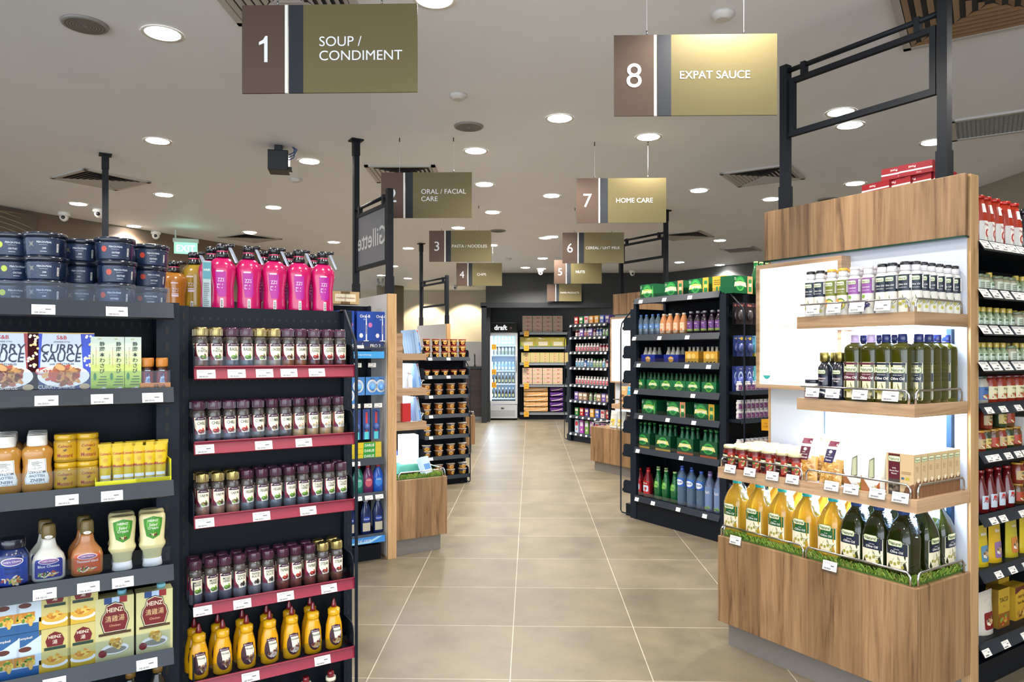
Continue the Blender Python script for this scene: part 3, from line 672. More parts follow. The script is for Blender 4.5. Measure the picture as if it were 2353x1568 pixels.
m = MB(); m.box(.0,.49,.18,.9,.0,1.31,BK,'rack')
for x in (.1,.45): m.lathe([(.02,0),(.02,.03)], K_, 'rack', 12, cx=x, cy=.03)
m.build('core', cr_)
# right hand run behind the olive display
FR = Frame(*FO.at(.925, .455)[:2], 32.5)
def rz_(y): return H(y, 2.9)
ZR = [rz_(1487), rz_(1318), rz_(1190), rz_(1045), rz_(934), rz_(836), rz_(752), rz_(669), rz_(558)]
rr = rack(FR, 'sauce_rack', 'dark rack of sauces and jars right of the olive oil display', 0, 1.6, .38, ZR, 1.80, None, [[2262,2306,2350], [2256,2290,2322,2353], [2257,2278,2300,2345], [2255,2270,2285,2312,2335,2352], [2268,2300,2335], [2260,2285,2310,2335,2352], [2260,2285,2310,2335,2352], [2260,2285,2310,2335,2352], [2262,2285,2305,2325,2345]], brackets=False, core=(0,1.6,.9,1.78), raild=.006, railh=.045, posts=False, tilt=R(-32))
for c in [o for o in bpy.data.objects if o.parent and o.parent.parent == rr and o.name.startswith('price_tag')]:
    if c.parent.data.vertices[7].co.z > 1.3: c.scale = (1.25, 1, 1.45)
# gondola 2: shelves of oral care left of the white end board
bx = (-.835, 4.84); FT = Frame(bx[0]-1.0*E1[0], bx[1]-1.0*E1[1], 32.5)
def tz(y): return H(y, 4.80)
ZT = [tz(1228), tz(1133), tz(1054), tz(789)]
rt = rack(FT, 'oral_care_rack', 'dark rack of toothbrushes and mouthwash beside the white end board', 0, .97, .30, ZT, 1.70, None, [(806,), (822,847,871), (818,), (826,)], brackets=False, guard=0, railh=.045, core=(0,.97,.9,1.68), raild=.008)
print('structure ok', len(bpy.data.objects))
# ================================================================ goods
def ly(F, px, x):                 # where on the line x = const of a fixture the photo's column px falls
    k = (px - CX) / FPX; ox, oy = F.x + x*cos(F.a), F.y + x*sin(F.a)
    return (k*oy - ox) / (-sin(F.a) - k*cos(F.a))
C_ = hx
CREAM = hx('f2ead2'); GLASS = (.80, .86, .86)
def merge(a, *bs):
    for b in bs:
        n = len(a.v); a.v += b.v; a.f += [tuple(i+n for i in f) for f in b.f]; a.c += b.c; a.m += b.m; a.sm += b.sm
    return a
def lathe_mb(prof, col, mat='gloss', **k): m = MB(); m.lathe(prof, col, mat, **k); return m
# ---- spice jars
def spice(name, cap, fill, pic, two=None):
    prof = [(.017,0),(.0205,.003),(.0208,.022),(.0195,.030),(.0195,.068),(.0205,.074),(.019,.084),(.0165,.089)]
    b = lathe_mb(prof, [fill]*4+[C_('4a4340')]*3+[C_('5a5550')]*2, 'gloss')
    c = MB(); c.lathe([(.0175,.089),(.0185,.091),(.0185,.109),(.017,.112)], cap, 'metal' if cap[1] > .15 else 'gloss', seg=24)
    for i in range(24): a = 2*pi*i/24; c.box(.0184*cos(a)-.0007,.0184*cos(a)+.0007,.0184*sin(a)-.0007,.0184*sin(a)+.0007,.0905,.1075,tuple(q*.6 for q in cap),'gloss')
    L = Lab(wrap(prof), .004, 'satin', .00025)
    L.rect(-.024,.027,.024,.070,C_('7a1c38'),0)
    L.pol([(-.019,.070),(.024,.070),(.024,.027),(-.006,.027),(-.008,.033),(-.017,.043),(-.0195,.054)], CREAM, 1)
    L.pol([(-.017,.066),(-.008,.0715),(.012,.0715),(.021,.066),(.021,.0635),(-.017,.0635)], C_('3b1a38'), 2).text('McCormick', .002,.0675,.0028,W_,3,.01,.028,res=1)
    if two: L.text(name, .003,.0575,.0062,C_('1d3a30'),3,.02,.029,res=1).text(two, .003,.0505,.0062,C_('1d3a30'),3,.02,.029,res=1)
    else: L.text(name, .003,.0555,.0085,C_('1d3a30'),3,.02,.030,res=1)
    L.blob(.005,.036,.013,.009,pic,12,2,.34)
    return Proto('spice_jar', [('jar', b), ('cap', c), ('label', L)], k=(1, 1.22))
PU, GO = C_('4a2038'), C_('b8a468')
gr = [C_('5d8a2a'), C_('7fae3c'), C_('4a6f22')]; rd = [C_('a32018'), C_('c8402a'), C_('7c1512')]; br = [C_('5a3322'), C_('7a5136'), C_('b08a5a')]
SP = {'all': spice('ALL', GO, C_('6b4a3a'), gr+br, 'PURPOSE'), 'basil': spice('BASIL', PU, C_('48505a'), gr), 'chick': spice('CHICKEN', GO, C_('8a7866'), br+gr), 'cinn': spice('CINNAMON', PU, C_('8a5434'), br),
      'cay': spice('CAYENNE', PU, C_('5a2a26'), rd, 'PEPPER'), 'chili': spice('CHILI', PU, C_('4c4c58'), rd), 'cumin': spice('CUMIN', PU, C_('55504e'), br), 'garlic': spice('GARLIC', PU, C_('b8976a'), [C_('d8c8a8'), C_('c09a68'), C_('e4dcc8')]),
      'cajun': spice('CAJUN', GO, C_('93705a'), br+gr), 'oreg': spice('OREGANO', PU, C_('596268'), gr), 'ital': spice('ITALIAN', PU, C_('525a60'), gr, 'HERBS'), 'mixed': spice('MIXED', PU, C_('4d5160'), gr, 'HERBS'),
      'bpep': spice('PEPPER', PU, C_('66666e'), [C_('2c2824'), C_('4a443c')], 'BLACK'), 'papr': spice('PAPRIKA', PU, C_('6a3a32'), rd), 'steak': spice('STEAK', GO, C_('6a4434'), rd+br)}
LK = {'all':'all purpose spice jar with gold cap','basil':'basil spice jar with purple cap','chick':'chicken spice jar with gold cap','cinn':'cinnamon spice jar with purple cap','cay':'cayenne pepper jar with purple cap','chili':'chili spice jar with purple cap',
      'cumin':'cumin spice jar with purple cap','garlic':'garlic spice jar with purple cap','cajun':'cajun spice jar with gold cap','oreg':'oregano spice jar with purple cap','ital':'italian herbs jar with purple cap','mixed':'mixed herbs jar with purple cap',
      'bpep':'black pepper jar with purple cap','papr':'paprika spice jar with purple cap','steak':'steak spice jar with gold cap'}
def spice_row(z, pxs, ks, nm, back=True):
    row(FB, z, .026, [(SP[k], p, LK[k]) for p, k in zip(pxs, ks)], '{look}, {o} along the spice rack\'s '+nm+' row', 'spice jar', 'spice jars on the narrow rack', 0, .12)
    if back:
        for i, (p, k) in enumerate(zip(pxs, ks)):
            x = FB.lx(p, .026); SP[k].put(FB.at(x, .075, z), FB.a + random.uniform(-.2,.2), LK[k].split(' with')[0]+', %s in the second line of the %s row' % (oth(i), nm), 'spice jar', 'spice jars on the narrow rack')
spice_row(ZB[5], [462.6,497,532.5,566,597.6,630.3,661.7,690,721,752,781], ['all']*2+['basil']*2+['chick']*2+['cinn']*2+['cay']*3, 'top')
spice_row(ZB[4], [456.4,492,527,558.4,592.5,624.8,655.5,685.8,717.5,746.7,776.7], ['chili']*4+['cumin']*3+['garlic']*4, 'second')
spice_row(ZB[3], [465.2,500.5,534.9,568,601.4,632.7,665,696,726.7,755.9,783.7], ['cajun']*3+['oreg']*4+['ital']*4, 'third')
spice_row(ZB[2], [448.7,484.8,516.7,550.3,584.6,615.5,649.5,678.7,711.3,741.5,773.4], ['mixed']*3+['bpep']*3+['papr']*3+['steak']*2, 'fourth')
def mustard(nm, pic):
    prof = [(.024,0),(.029,.006),(.030,.04),(.027,.085),(.021,.108),(.019,.118)]
    b = lathe_mb(prof, C_('e0a411'), 'gloss', sy=.8)
    c = lathe_mb([(.0195,.118),(.0205,.12),(.0205,.137),(.0135,.142),(.0105,.143)], C_('e8ae18'), 'gloss'); n = lathe_mb([(.009,.143),(.0085,.152),(.004,.168),(.003,.172),(0,.1725)], C_('7c1622'), 'gloss', seg=14)
    L = Lab(wrap(prof, 1, .8), .005, 'satin', .0003)
    L.ell(.001,.052,.0245,.036,C_('3a1626'),0,22).pol([(-.012,.084),(.014,.084),(.023,.06),(.018,.028),(.006,.022),(-.004,.04),(-.006,.055)], C_('e9e3d4'), 1).rrect(-.016,.076,.019,.085,.002,C_('4a1a3c'),2)
    L.text('McCormick', .001,.0805,.004,W_,3,.01,.03,res=1).text(nm, .005,.067,.0085,C_('1f4a3c'),3,.015,.030,res=1).blob(.004,.036,.017,.014,pic,16,3,.32)
    return Proto('mustard_bottle', [('bottle', b), ('collar', c), ('nozzle', n), ('label', L)])
mu = {'honey': mustard('Honey', br+[C_('8a4a5a')]), 'dij': mustard('Dijonnaise', [C_('c8a890'), C_('7a3a22'), C_('e0d0c0')]), 'amer': mustard('American', [C_('c89a5a'), C_('7a2a1a'), C_('e0b878')])}
row(FB, ZB[1], .034, [(mu[k], p, k2+' mustard squeeze bottle with red nozzle') for k, p, k2 in zip(['honey']*3+['dij']*2+['amer']*2, [456.6,511.5,566.4,619.6,670.4,719,767], ['honey']*3+['dijonnaise']*2+['american']*2)], '{look}, {o} in the spice rack\'s front row', 'mustard bottle', 'yellow mustard bottles')
row(FB, ZB[1], .092, [(mu['honey' if i < 4 else 'dij'], p, 'yellow mustard bottle') for i, p in enumerate([446,500,556,612,664,712])], '{look} standing behind the front row, {o} from the corner post', 'mustard bottle', 'yellow mustard bottles')
b = lathe_mb([(.024,0),(.026,.01),(.026,.1),(.016,.125),(.014,.14)], C_('1c1a1a'), 'gloss'); c = lathe_mb([(.017,.14),(.017,.152)], CREAM, 'satin'); n = lathe_mb([(.012,.152),(.011,.168),(.008,.172)], C_('7c1622'), 'gloss')
pb = Proto('sauce_bottle', [('bottle', b), ('neck_ring', c), ('cap', n)])
row(FB, ZB[0], .035, [(pb, p, 'dark sauce bottle with cream neck ring') for p in (500, 572, 643,703,760)], '{look}, {o} on the spice rack\'s lowest shelf', 'sauce bottle', 'dark bottles on the lowest shelf')
# ---- pink, orange and gold pump bottles on top
def pump(body, cap, h=.155, card=True, nm='pump_bottle'):
    prof = [(.034,0),(.037,.006),(.0345,.05),(.034,.075),(.041,.12),(.040,.138),(.028,.155),(.016,.162)]
    prof = [(r, z*h/.155) for r, z in prof]; k = h/.155
    b = lathe_mb(prof, body, 'gloss', sy=.72, seg=28)
    p = MB(); p.lathe([(.020,.160*k),(.021,.163*k),(.019,.172*k),(.0165,.176*k),(.0165,.183*k),(.019,.185*k),(.019,.196*k),(.014,.200*k)], cap, 'gloss', seg=20)
    p.tube([(0,0,.192*k),(.02,-.004,.196*k),(.036,-.008,.197*k)], .0055, cap, 'gloss', 8)
    r = MB(); r.lathe([(.0172,.1765*k),(.0178,.178*k),(.0172,.1795*k)], C_('c0305a'), 'gloss', cap=False)
    L = Lab(wrap(prof, 1, .72), .006, 'satin', .0003)
    w1 = C_('e6d3df')
    if card and body[2] > .05: L.pol([(-.022,.118*k),(.012,.118*k),(.016,.06*k),(.012,.045*k),(-.014,.045*k),(-.022,.07*k)], C_('a5148a'), 0)
    L.rect(-.018,.117*k,.004,.121*k,w1,1).rect(-.017,.079*k,.008,.082*k,w1,1).rect(-.017,.070*k,.008,.077*k,w1,1).text('ZZS', -.004,.094*k,.011,w1,2,.0,.022,res=1).rrect(-.006,.012*k,.004,.04*k,.001,W_,1).bars(-.0045,.014*k,.0025,.038*k,14,K_,2,True)
    parts = [('bottle', b), ('pump_head', p), ('pump_ring', r), ('label', L)]
    if card:
        m = MB(); m.poly([(.018,-.012,.19*k),(.024,-.018,.19*k),(.044,-.018,.145*k),(.038,-.020,.145*k)], C_('aab2c0'), 'satin'); m.poly([(.024,-.018,.19*k),(.028,-.008,.19*k),(.048,-.008,.15*k),(.044,-.018,.145*k)], C_('8f97a8'), 'satin')
        parts.append(('hang_card', m))
    return Proto(nm, parts, k=(1.06, 1.1))
pk = pump(C_('b80c5a'), K_, .163)
row(FB, 1.512, .185, [(pk, p, 'bright pink bottle with black pump') for p in (511,571,630,686.5,741.6)], '{look} on the spice rack top, {o} from the corner post', 'pump bottle', 'pink pump bottles', -.1, .12)
row(FB, 1.512, .275, [(pk, p, 'pink pump bottle') for p in (487,605.5,662,719)], '{look} in the second line behind, {o} from the corner post', 'pump bottle', 'pink pump bottles', -.3, .3)
po = pump(C_('a86a20'), K_, .135, False); pg2 = pump(C_('a08026'), K_, .155, True)
po.put(FA.at(FA.lx(400,.42), .42, 1.502), R(40), 'amber orange pump bottle beside the last tub stack', 'pump bottle', 'amber and gold bottles')
pg2.put(FB.at(FB.lx(446,.36), .36, 1.512), R(10), 'olive gold pump bottle behind the pink ones, near the post', 'pump bottle', 'amber and gold bottles')
m = MB(); m.box(-.013,.013,-.004,.004,0,.17,C_('9fb0b4'),'satin'); q = Lab(flat(-.0045)); q.rect(-.012,.11,.012,.165,C_('4c8a98')).lines(-.011,.02,.009,.10,12,C_('6a747c')).text('HAIR',0,.14,.008,W_,1,0,.02)
pp = Proto('leaflet_card', [('card', m), ('print', q)]); pp.put(FB.at(FB.lx(475,.17), .17, 1.512), FB.a, 'tall thin pale blue leaflet card beside the first pink bottle', 'card')
b = MB(); b.box(-.05,.05,-.03,.03,0,.155,C_('a8c818'),'satin'); L = Lab(flat(-.0305)); L.rect(-.05,.05,.05,.1,C_('7d9a10')).text('LIME',0,.12,.02,W_,1,.02)
Proto('green_carton', [('carton', b), ('label', L)]).put(FA.at(FA.lx(222,.4), .4, 1.502), FA.a, 'lime green carton glimpsed between tub stacks', 'carton')
# ---- tubs
def tub(fl, dot, text2):
    prof = [(.044,0),(.047,.002),(.050,.045),(.0505,.052)]
    b = lathe_mb(prof, C_('16233c'), 'gloss', seg=32); l = lathe_mb([(.0515,.050),(.053,.051),(.0535,.061),(.051,.063),(.049,.0615),(.0,.0615)], C_('121a2a'), 'gloss', seg=32)
    L = Lab(wrap(prof, ang=0), .01, 'satin', .0003); w1 = C_('c9cfd8')
    L.rect(-.045,.004,.045,.045,C_('1b2b48')).text('PEACH-PEAR', .006,.036,.0048,w1,1,.03,.035,res=1).text(text2, .006,.020,.0048,w1,1,.02,.022,res=1).rect(-.004,.0115,.012,.0125,w1,1).rect(-.006,.029,.014,.0295,w1,1)
    if fl: L.pol([(-.026+.008*cos(a)*(1.3 if i % 2 else .45), .031+.008*sin(a)*(1.3 if i % 2 else .45)) for i, a in enumerate([k*pi/4 for k in range(8)])], dot, 1)
    else: L.ell(-.025,.030,.0075,.008,dot,1)
    L.rrect(.037,.012,.042,.034,.0006,W_,1).bars(.038,.013,.041,.033,12,K_,2,True)
    return Proto('plastic_tub', [('tub', b), ('lid', l), ('label', L)], k=(1.03, 1.06))
T1 = tub(False, C_('a9b83a'), 'CHUTNEY'); T2 = tub(True, C_('6e6f6c'), 'JAM'); T3 = tub(False, C_('b0402c'), 'CHUTNEY')
cn = ['first', 'second', 'third', 'fourth', 'fifth']
for i, (px, pr, lk) in enumerate(((27,T1,'green dotted chutney tub'),(106,T2,'navy jam tub with floral mark'),(188,T2,'navy jam tub with grey mark'),(266,T3,'navy chutney tub with red dot'),(342,T3,'dark chutney tub with red dot'))):
    for k, lv in enumerate(('bottom', 'middle', 'top')):
        yy = (.12,.065,.15,.06,.155)[i]; x = FA.lx(px + random.uniform(-3, 3), yy); pr.put(FA.at(x, yy, ZA[4]+.066*k), FA.a + random.uniform(-.25,.2), lk+' at the %s of the %s stack' % (lv, cn[i]), 'tub', 'navy tubs stacked on the condiment rack')
# ---- boxes
def abox(name, w, d, h, col, art=None, mat='satin', single=False, sidecol=None, part='box', bev=0, sideart=None, topart=None):
    m = MB(); m.box(-w/2, w/2, -d/2, d/2, 0, h, sidecol or col, mat); L = Lab(flat(-d/2-.0003))
    L.rect(-w/2, 0, w/2, h, col, 0)
    if art: art(L, w, h)
    ps = [(part, m), ('printed_front', L)]
    if sideart: q = Lab(side(w/2+.0003, 0, 0)); sideart(q, d, h); ps.append(('printed_side', q))
    if sideart and single: q = Lab(lambda a, b, l: (-w/2-.0003-l, -a, b)); sideart(q, d, h); ps.append(('printed_side', q))
    return Proto(name, ps, single)
def curry(c1, c2, c3):
    def art(L, w, h):
        L.rect(-w/2,0,w/2,h*.32,c3,1).rect(-w/2,h*.32,w/2,h,c1,1).pol([(-.045,h),(.045,h),(.052,h*.32),(.03,h*.24),(-.03,h*.24),(-.052,h*.32)],C_('c9d4e6'),2)
        g = random.Random(4)
        for i in range(30):
            x = g.choice((-1,1))*g.uniform(.055,w/2-.004); y = g.uniform(h*.35,h*.97); L.ell(x,y,.0035,.0035,g.choice([W_,C_('e9d48a'),C_('f4f0e0')]),3,6)
        L.text('S&B',0,h*.92,.011,C_('b31e2c'),4,.03).text('JAPANESE STYLE',0,h*.845,.005,K_,4,.01).text('CURRY',0,h*.735,.026,C_('0f1a3c'),5,.05,w*.62,slant=.15).text('SAUCE',0,h*.59,.026,C_('0f1a3c'),5,.05,w*.58,slant=.12).text('with VEGETABLES',0,h*.48,.0055,K_,4,.01)
        L.ell(-.04,h*.36,.022,.012,C_('c02026'),3).text('HOT',-.042,h*.365,.010,W_,5,.03).ell(.005,h*.285,.062,.032,C_('e8e4da'),3,24).blob(0,h*.30,.052,.030,[C_('a8612a'),C_('c98a3e'),C_('8a4a1e'),C_('d9a45e'),C_('b84a22')],60,4,.26)
        L.text('CURRY SAUCE',-.012,h*.105,.011,C_('c8c0b0'),4,.01,w*.55).ell(.055,h*.105,.013,.0085,C_('b09a70'),4,18).rect(-w/2,h-.003,w/2,h,C_('caa55a'),5)
    return art
pw = abox('curry_sauce_pouch', .158, .045, .168, C_('1c3ca8'), curry(C_('1c3fc0'), 0, C_('1c2c66')), sidecol=C_('16204a')); pr2 = abox('curry_sauce_pouch', .158, .045, .168, C_('8a1c22'), curry(C_('9c1d26'), 0, C_('3a2824')), sidecol=C_('3a1a1a'))
pw.put(FA.at(FA.lx(141.6,.05), .05, ZA[3]), FA.a, 'blue curry sauce box with hot badge on the rack', 'curry box', 'curry sauce boxes'); pr2.put(FA.at(FA.lx(9,.05), .05, ZA[3]), FA.a, 'red and brown curry sauce box at the frame edge', 'curry box', 'curry sauce boxes')
for i in range(3): pw.put(FA.at(FA.lx(141.6,.05)-.004+.003*i, .10+.048*i, ZA[3]), FA.a, 'blue curry sauce box, %s behind the front one' % oth(i), 'curry box', 'curry sauce boxes')
def wasabi(L, w, h):
    for i in range(8): L.rect(-w/2,h*i/8,w/2,h*(i+1)/8,[C_('8fae1c'),C_('9cb82c'),C_('b2c648'),C_('c3d06c'),C_('cdd894'),C_('d2dcb0'),C_('d0dcc4'),C_('cfdccc')][i],1)
    for i, ch in enumerate('静岡本わさび'): L.text(ch,.006,h*(.87-.098*i),.013,C_('16301c'),3,.015,.015)
    L.text('S&B',-.001,h*.96,.004,C_('b8a040'),3).lines(-.010,h*.45,-.008,h*.82,12,C_('b04040'),3).ell(-.012,h*.28,.004,.011,C_('3f7a2c'),3,12).lines(-.018,h*.5,-.015,h*.7,8,C_('30503a'),3)
    for i in range(4): L.rect(-.008+.003*i,h*(.12+.05*i),.017,h*(.12+.05*i)+.0022,C_('2c3828'),3)
    L.ell(.010,h*.06,.006,.004,W_,3).ell(.000,h*.05,.005,.003,W_,3)
ws = abox('wasabi_box', .0445, .035, .158, C_('cbd8b8'), wasabi)
for i, px in enumerate((228.4,266,303.7)):
    for k in range(2): ws.put(FA.at(FA.lx(px,.04), .04+.037*k, ZA[3]), FA.a, 'pale green wasabi box, %s of three%s' % (oth(i), ', front line' if not k else ', line behind'), 'wasabi box', 'wasabi boxes')
prof = [(.016,0),(.0175,.003),(.0175,.05),(.012,.062),(.012,.066)]
b = lathe_mb(prof, C_('3a1c18'), 'gloss'); c = lathe_mb([(.0145,.064),(.0155,.068),(.0155,.088),(.014,.091)], C_('c07a2c'), 'satin'); L = Lab(wrap(prof), .004); L.rect(-.018,.01,.018,.05,C_('7a1c22')).rect(-.008,.01,.008,.055,C_('b9cfe4'),1).text('辣',0,.042,.013,C_('1b2a66'),2,res=1).text('油',0,.026,.013,C_('1b2a66'),2,res=1)
co = Proto('chili_oil_bottle', [('bottle', b), ('cap', c), ('label', L)])
row(FA, ZA[3]+.006, .04, [(co, p, 'small chili oil bottle with orange cap') for p in (338,371)], '{look}, {o} in the orange tray', 'chili oil bottle', 'chili oil bottles'); row(FA, ZA[3]+.006, .085, [(co, p, 'small chili oil bottle') for p in (341,373)], '{look} in the tray\'s rear line, {o} from the wasabi', 'chili oil bottle', 'chili oil bottles')
m = MB(); m.box(-.04,.04,-.03,.075,0,.005,C_('c87a30')); m.box(-.04,.04,-.031,-.029,0,.024,C_('d8842f')); m.box(-.04,.04,.073,.075,0,.024,C_('d8842f')); m.box(-.04,-.038,-.029,.073,0,.024,C_('d8842f')); m.box(.038,.04,-.029,.073,0,.024,C_('d8842f'))
L = Lab(flat(-.0315)); L.text('辣油',.010,.013,.015,C_('2c1a14'),1,res=1).text('chili oil',-.024,.013,.004,C_('4a2a14'),1)
Proto('display_tray', [('tray', m), ('lettering', L)]).put(FA.at(FA.lx(354.6,.04), .04, ZA[3]), FA.a, 'orange card tray holding the small chili oil bottles', 'tray')
# squeeze mustard, cap up, label upside down
prof = [(.030,0),(.036,.006),(.038,.03),(.0365,.05),(.033,.072),(.0345,.09),(.038,.108),(.036,.118),(.024,.13)]
b = lathe_mb(prof, C_('b98236'), 'gloss', sy=.62, seg=28, n=2.3); c = lathe_mb([(.0235,.128),(.0245,.131),(.0235,.156),(.021,.158)], W_, 'satin', sy=.8, seg=28)
L = Lab(wrap(prof,1,.62,2.3), .008, 'satin', .0004); L.pol([(-.028,.026),(.028,.026),(.030,.04),(.024,.06),(.022,.094),(-.022,.094),(-.024,.06),(-.030,.04)], C_('e9e7dd')).pol([(-.026,.028),(.026,.028),(.028,.04),(.022,.06),(.020,.092),(-.020,.092),(-.022,.06),(-.028,.04)], C_('2b3340'),1).pol([(-.025,.029),(.025,.029),(.027,.04),(.021,.06),(.019,.091),(-.019,.091),(-.021,.06),(-.027,.04)], C_('e9e7dd'),2)
L.text('HEINZ',0,.036,.008,C_('2c3a52'),3,.03,rot=pi).text('YELLOW',0,.048,.007,C_('2c3a52'),3,.02,rot=pi).text('MUSTARD',0,.058,.007,C_('2c3a52'),3,.02,.04,rot=pi).lines(-.014,.066,.014,.088,8,C_('6a7280'),3)
hm = Proto('squeeze_mustard', [('bottle', b), ('cap', c), ('label', L)])
row(FA, ZA[2], .045, [(hm, p, 'white capped mustard squeeze bottle with inverted label') for p in (12,85.5)], '{look}, {o} on its shelf', 'mustard bottle', 'squeeze mustard bottles')
for j, px in enumerate((12,85.5)):
    for k in range(3): hm.put(FA.at(FA.lx(px,.045), .097+.05*k, ZA[2]), FA.a, 'mustard squeeze bottle in file %s, %s behind the front one' % (('one','two')[j], oth(k)), 'mustard bottle', 'squeeze mustard bottles')
prof = [(.026,0),(.029,.003),(.030,.012),(.030,.055),(.0265,.064)]
b = lathe_mb(prof, C_('a8842a'), 'gloss', seg=24); c = lathe_mb([(.0275,.063),(.0285,.065),(.0285,.076),(.0265,.078)], C_('c89e14'), 'gloss', seg=24)
L = Lab(wrap(prof), .006); L.rect(-.036,.008,.036,.056,C_('c0930f')).text("Colman's",0,.046,.0085,C_('8c1c1c'),1,.02,.034,slant=.2).text('Mustard',0,.020,.010,C_('8c1c1c'),1,.03,.038).blob(0,.034,.008,.006,[C_('5a3a1a'),C_('8c5a1c')],5,1,.4)
cj = Proto('mustard_jar', [('jar', b), ('lid', c), ('label', L)])
for i, px in enumerate((151.4,200.6)):
    for k in range(2): cj.put(FA.at(FA.lx(px,.05), .05, ZA[2]+.0785*k), FA.a+R(-6+10*i), 'yellow mustard jar, %s of the %s pair' % (('lower','upper')[k], ('squeeze bottle side','tube side')[i]), 'mustard jar', 'stacked yellow mustard jars')
m = MB()
def tubef(u, v):
    a = 2*pi*u; w_ = .0145 + .003*v; t = .0125*(1-v)**.7 + .0012; return (w_*cos(a), t*sin(a), .014+.095*v)
m.grid(tubef, 20, 6, C_('d0b20c'), 'satin'); m.box(-.0185,.0185,-.0014,.0014,.106,.116,C_('d0b20c'),'satin'); c = lathe_mb([(.013,0),(.0135,.014)], W_, 'satin', sy=.85)
L = Lab(lambda a, b, l: (a, -(.0125*(1-(b-.014)/.095 if b < .1085 else .0)**.7+.0014+l)*max(.2,(1-(a/.0175)**2))**.5, b), .004); L.text("Colman's",0,.088,.0075,C_('b31c1c'),1,.02,.028).text('Mustard',0,.052,.008,C_('a3182a'),1,.03,.028).ell(0,.070,.006,.006,C_('c89a20'),1).rect(-.012,.018,.012,.027,C_('d8dde4'),1)
ct = Proto('mustard_tube', [('tube', m), ('cap', c), ('label', L)])
row(FA, ZA[2]+.0065, .035, [(ct, p, 'yellow mustard tube standing cap down') for p in (242,271.5,295,319.5,344,368)], '{look}, {o} in its yellow tray', 'mustard tube', 'mustard tubes in the tray'); row(FA, ZA[2]+.0065, .075, [(ct, p, 'yellow mustard tube') for p in (246,272,298,322,347,371)], '{look} in the tray\'s rear line, {o} from the jars', 'mustard tube', 'mustard tubes in the tray')
m = MB(); m.box(-.098,.098,-.03,.08,0,.005,C_('d8d014')); m.box(-.098,.098,-.031,-.029,0,.02,C_('e2dc18'),'satin'); m.box(-.098,.098,.078,.08,0,.05,C_('e2dc18')); m.box(.096,.098,-.029,.078,0,.07,C_('d8d014')); m.box(-.098,-.096,-.029,.078,0,.03,C_('d8d014'))
o = m.build('display_tray', None, FA.at(FA.lx(306,.035), .035, ZA[2]), FA.a); tag(o, 'bright yellow card tray under the mustard tubes', 'tray')
# dressings
def jarlab(fn, prof, **k): L = Lab(wrap(prof, k.get('sx',1), k.get('sy',1), k.get('n',2)), .007, 'satin', .0004); fn(L); return L
food = [C_('c8923e'), C_('e0b868'), C_('7a9a3a'), C_('b84a2a'), C_('e8dcc0')]
prof = [(.034,0),(.038,.006),(.038,.08),(.030,.098),(.026,.102)]
mayo = Proto('mayonnaise_jar', [('jar', lathe_mb(prof, C_('1c2c5a'), 'gloss', seg=28)), ('lid', lathe_mb([(.029,.102),(.030,.104),(.030,.126),(.028,.128)], C_('12182a'), 'gloss')), ('label', jarlab(lambda L: L.rect(-.045,.008,.045,.085,C_('1c3f9a')).ell(0,.07,.027,.011,W_,1,20).ell(0,.07,.024,.009,C_('6a5a9a'),2,20).text("Lady's Choice",0,.07,.007,W_,3,.01,.04).text('Mayonesa',0,.052,.008,C_('1a2a5a'),2,.01,.038).text('Salsiera',0,.041,.008,C_('1a2a5a'),2,.01,.034).blob(0,.02,.03,.014,food,24,2,.25), prof))])
mayo.put(FA.at(FA.lx(29,.05), .05, ZA[1]), FA.a, 'round mayonnaise jar with blue label near the frame edge', 'mayonnaise jar')
def dress(body, lab, nm, txt):
    prof = [(.036,0),(.040,.006),(.040,.055),(.036,.070),(.020,.092),(.0165,.108),(.015,.118)]
    b = lathe_mb(prof, body, 'gloss', sy=.6, seg=28, n=2.6); c = lathe_mb([(.0165,.117),(.0175,.120),(.0165,.150),(.013,.156)], C_('6e5c34'), 'satin')
    L = Lab(wrap(prof,1,.6,2.6), .008, 'satin', .0004); L.rrect(-.034,.010,.034,.062,.006,lab,0).ell(0,.056,.024,.008,W_,1,20).ell(0,.056,.022,.0065,C_('8a5a8a'),2,20).text("Lady's Choice",0,.056,.005,W_,3,.01,.034).text(txt,0,.043,.007,W_,3,.01,.05).blob(0,.021,.028,.009,food+[K_],26,2,.25)
    r = Lab(wrap([(.0177,.118),(.0177,.13)]), .005, 'satin', .0004); r.ell(0,.122,.010,.0045,W_,1).text("LC",0,.122,.004,C_('6a3a6a'),2)
    return Proto('dressing_bottle', [('bottle', b), ('cap', c), ('label', L), ('neck_label', r)])
d1 = dress(C_('cfcdc2'), C_('1f2c86'), '', 'Blue Cheese'); d2 = dress(C_('b0703a'), C_('c8562a'), '', 'Thousand Island')
d1.put(FA.at(FA.lx(112,.05), .05, ZA[1]), FA.a, 'white dressing bottle with blue label and olive cap', 'dressing bottle', 'salad dressing bottles'); d2.put(FA.at(FA.lx(200,.05), .05, ZA[1]), FA.a, 'orange dressing bottle with orange label and olive cap', 'dressing bottle', 'salad dressing bottles')
d1.put(FA.at(FA.lx(104,.12), .12, ZA[1]), FA.a, 'white dressing bottle standing behind the front white one', 'dressing bottle', 'salad dressing bottles'); d2.put(FA.at(FA.lx(192,.12), .12, ZA[1]), FA.a, 'orange dressing bottle standing behind the front orange one', 'dressing bottle', 'salad dressing bottles')
prof = [(.023,.022),(.025,.030),(.027,.045),(.036,.060),(.0365,.066),(.0325,.078),(.036,.14),(.035,.150),(.030,.156)]
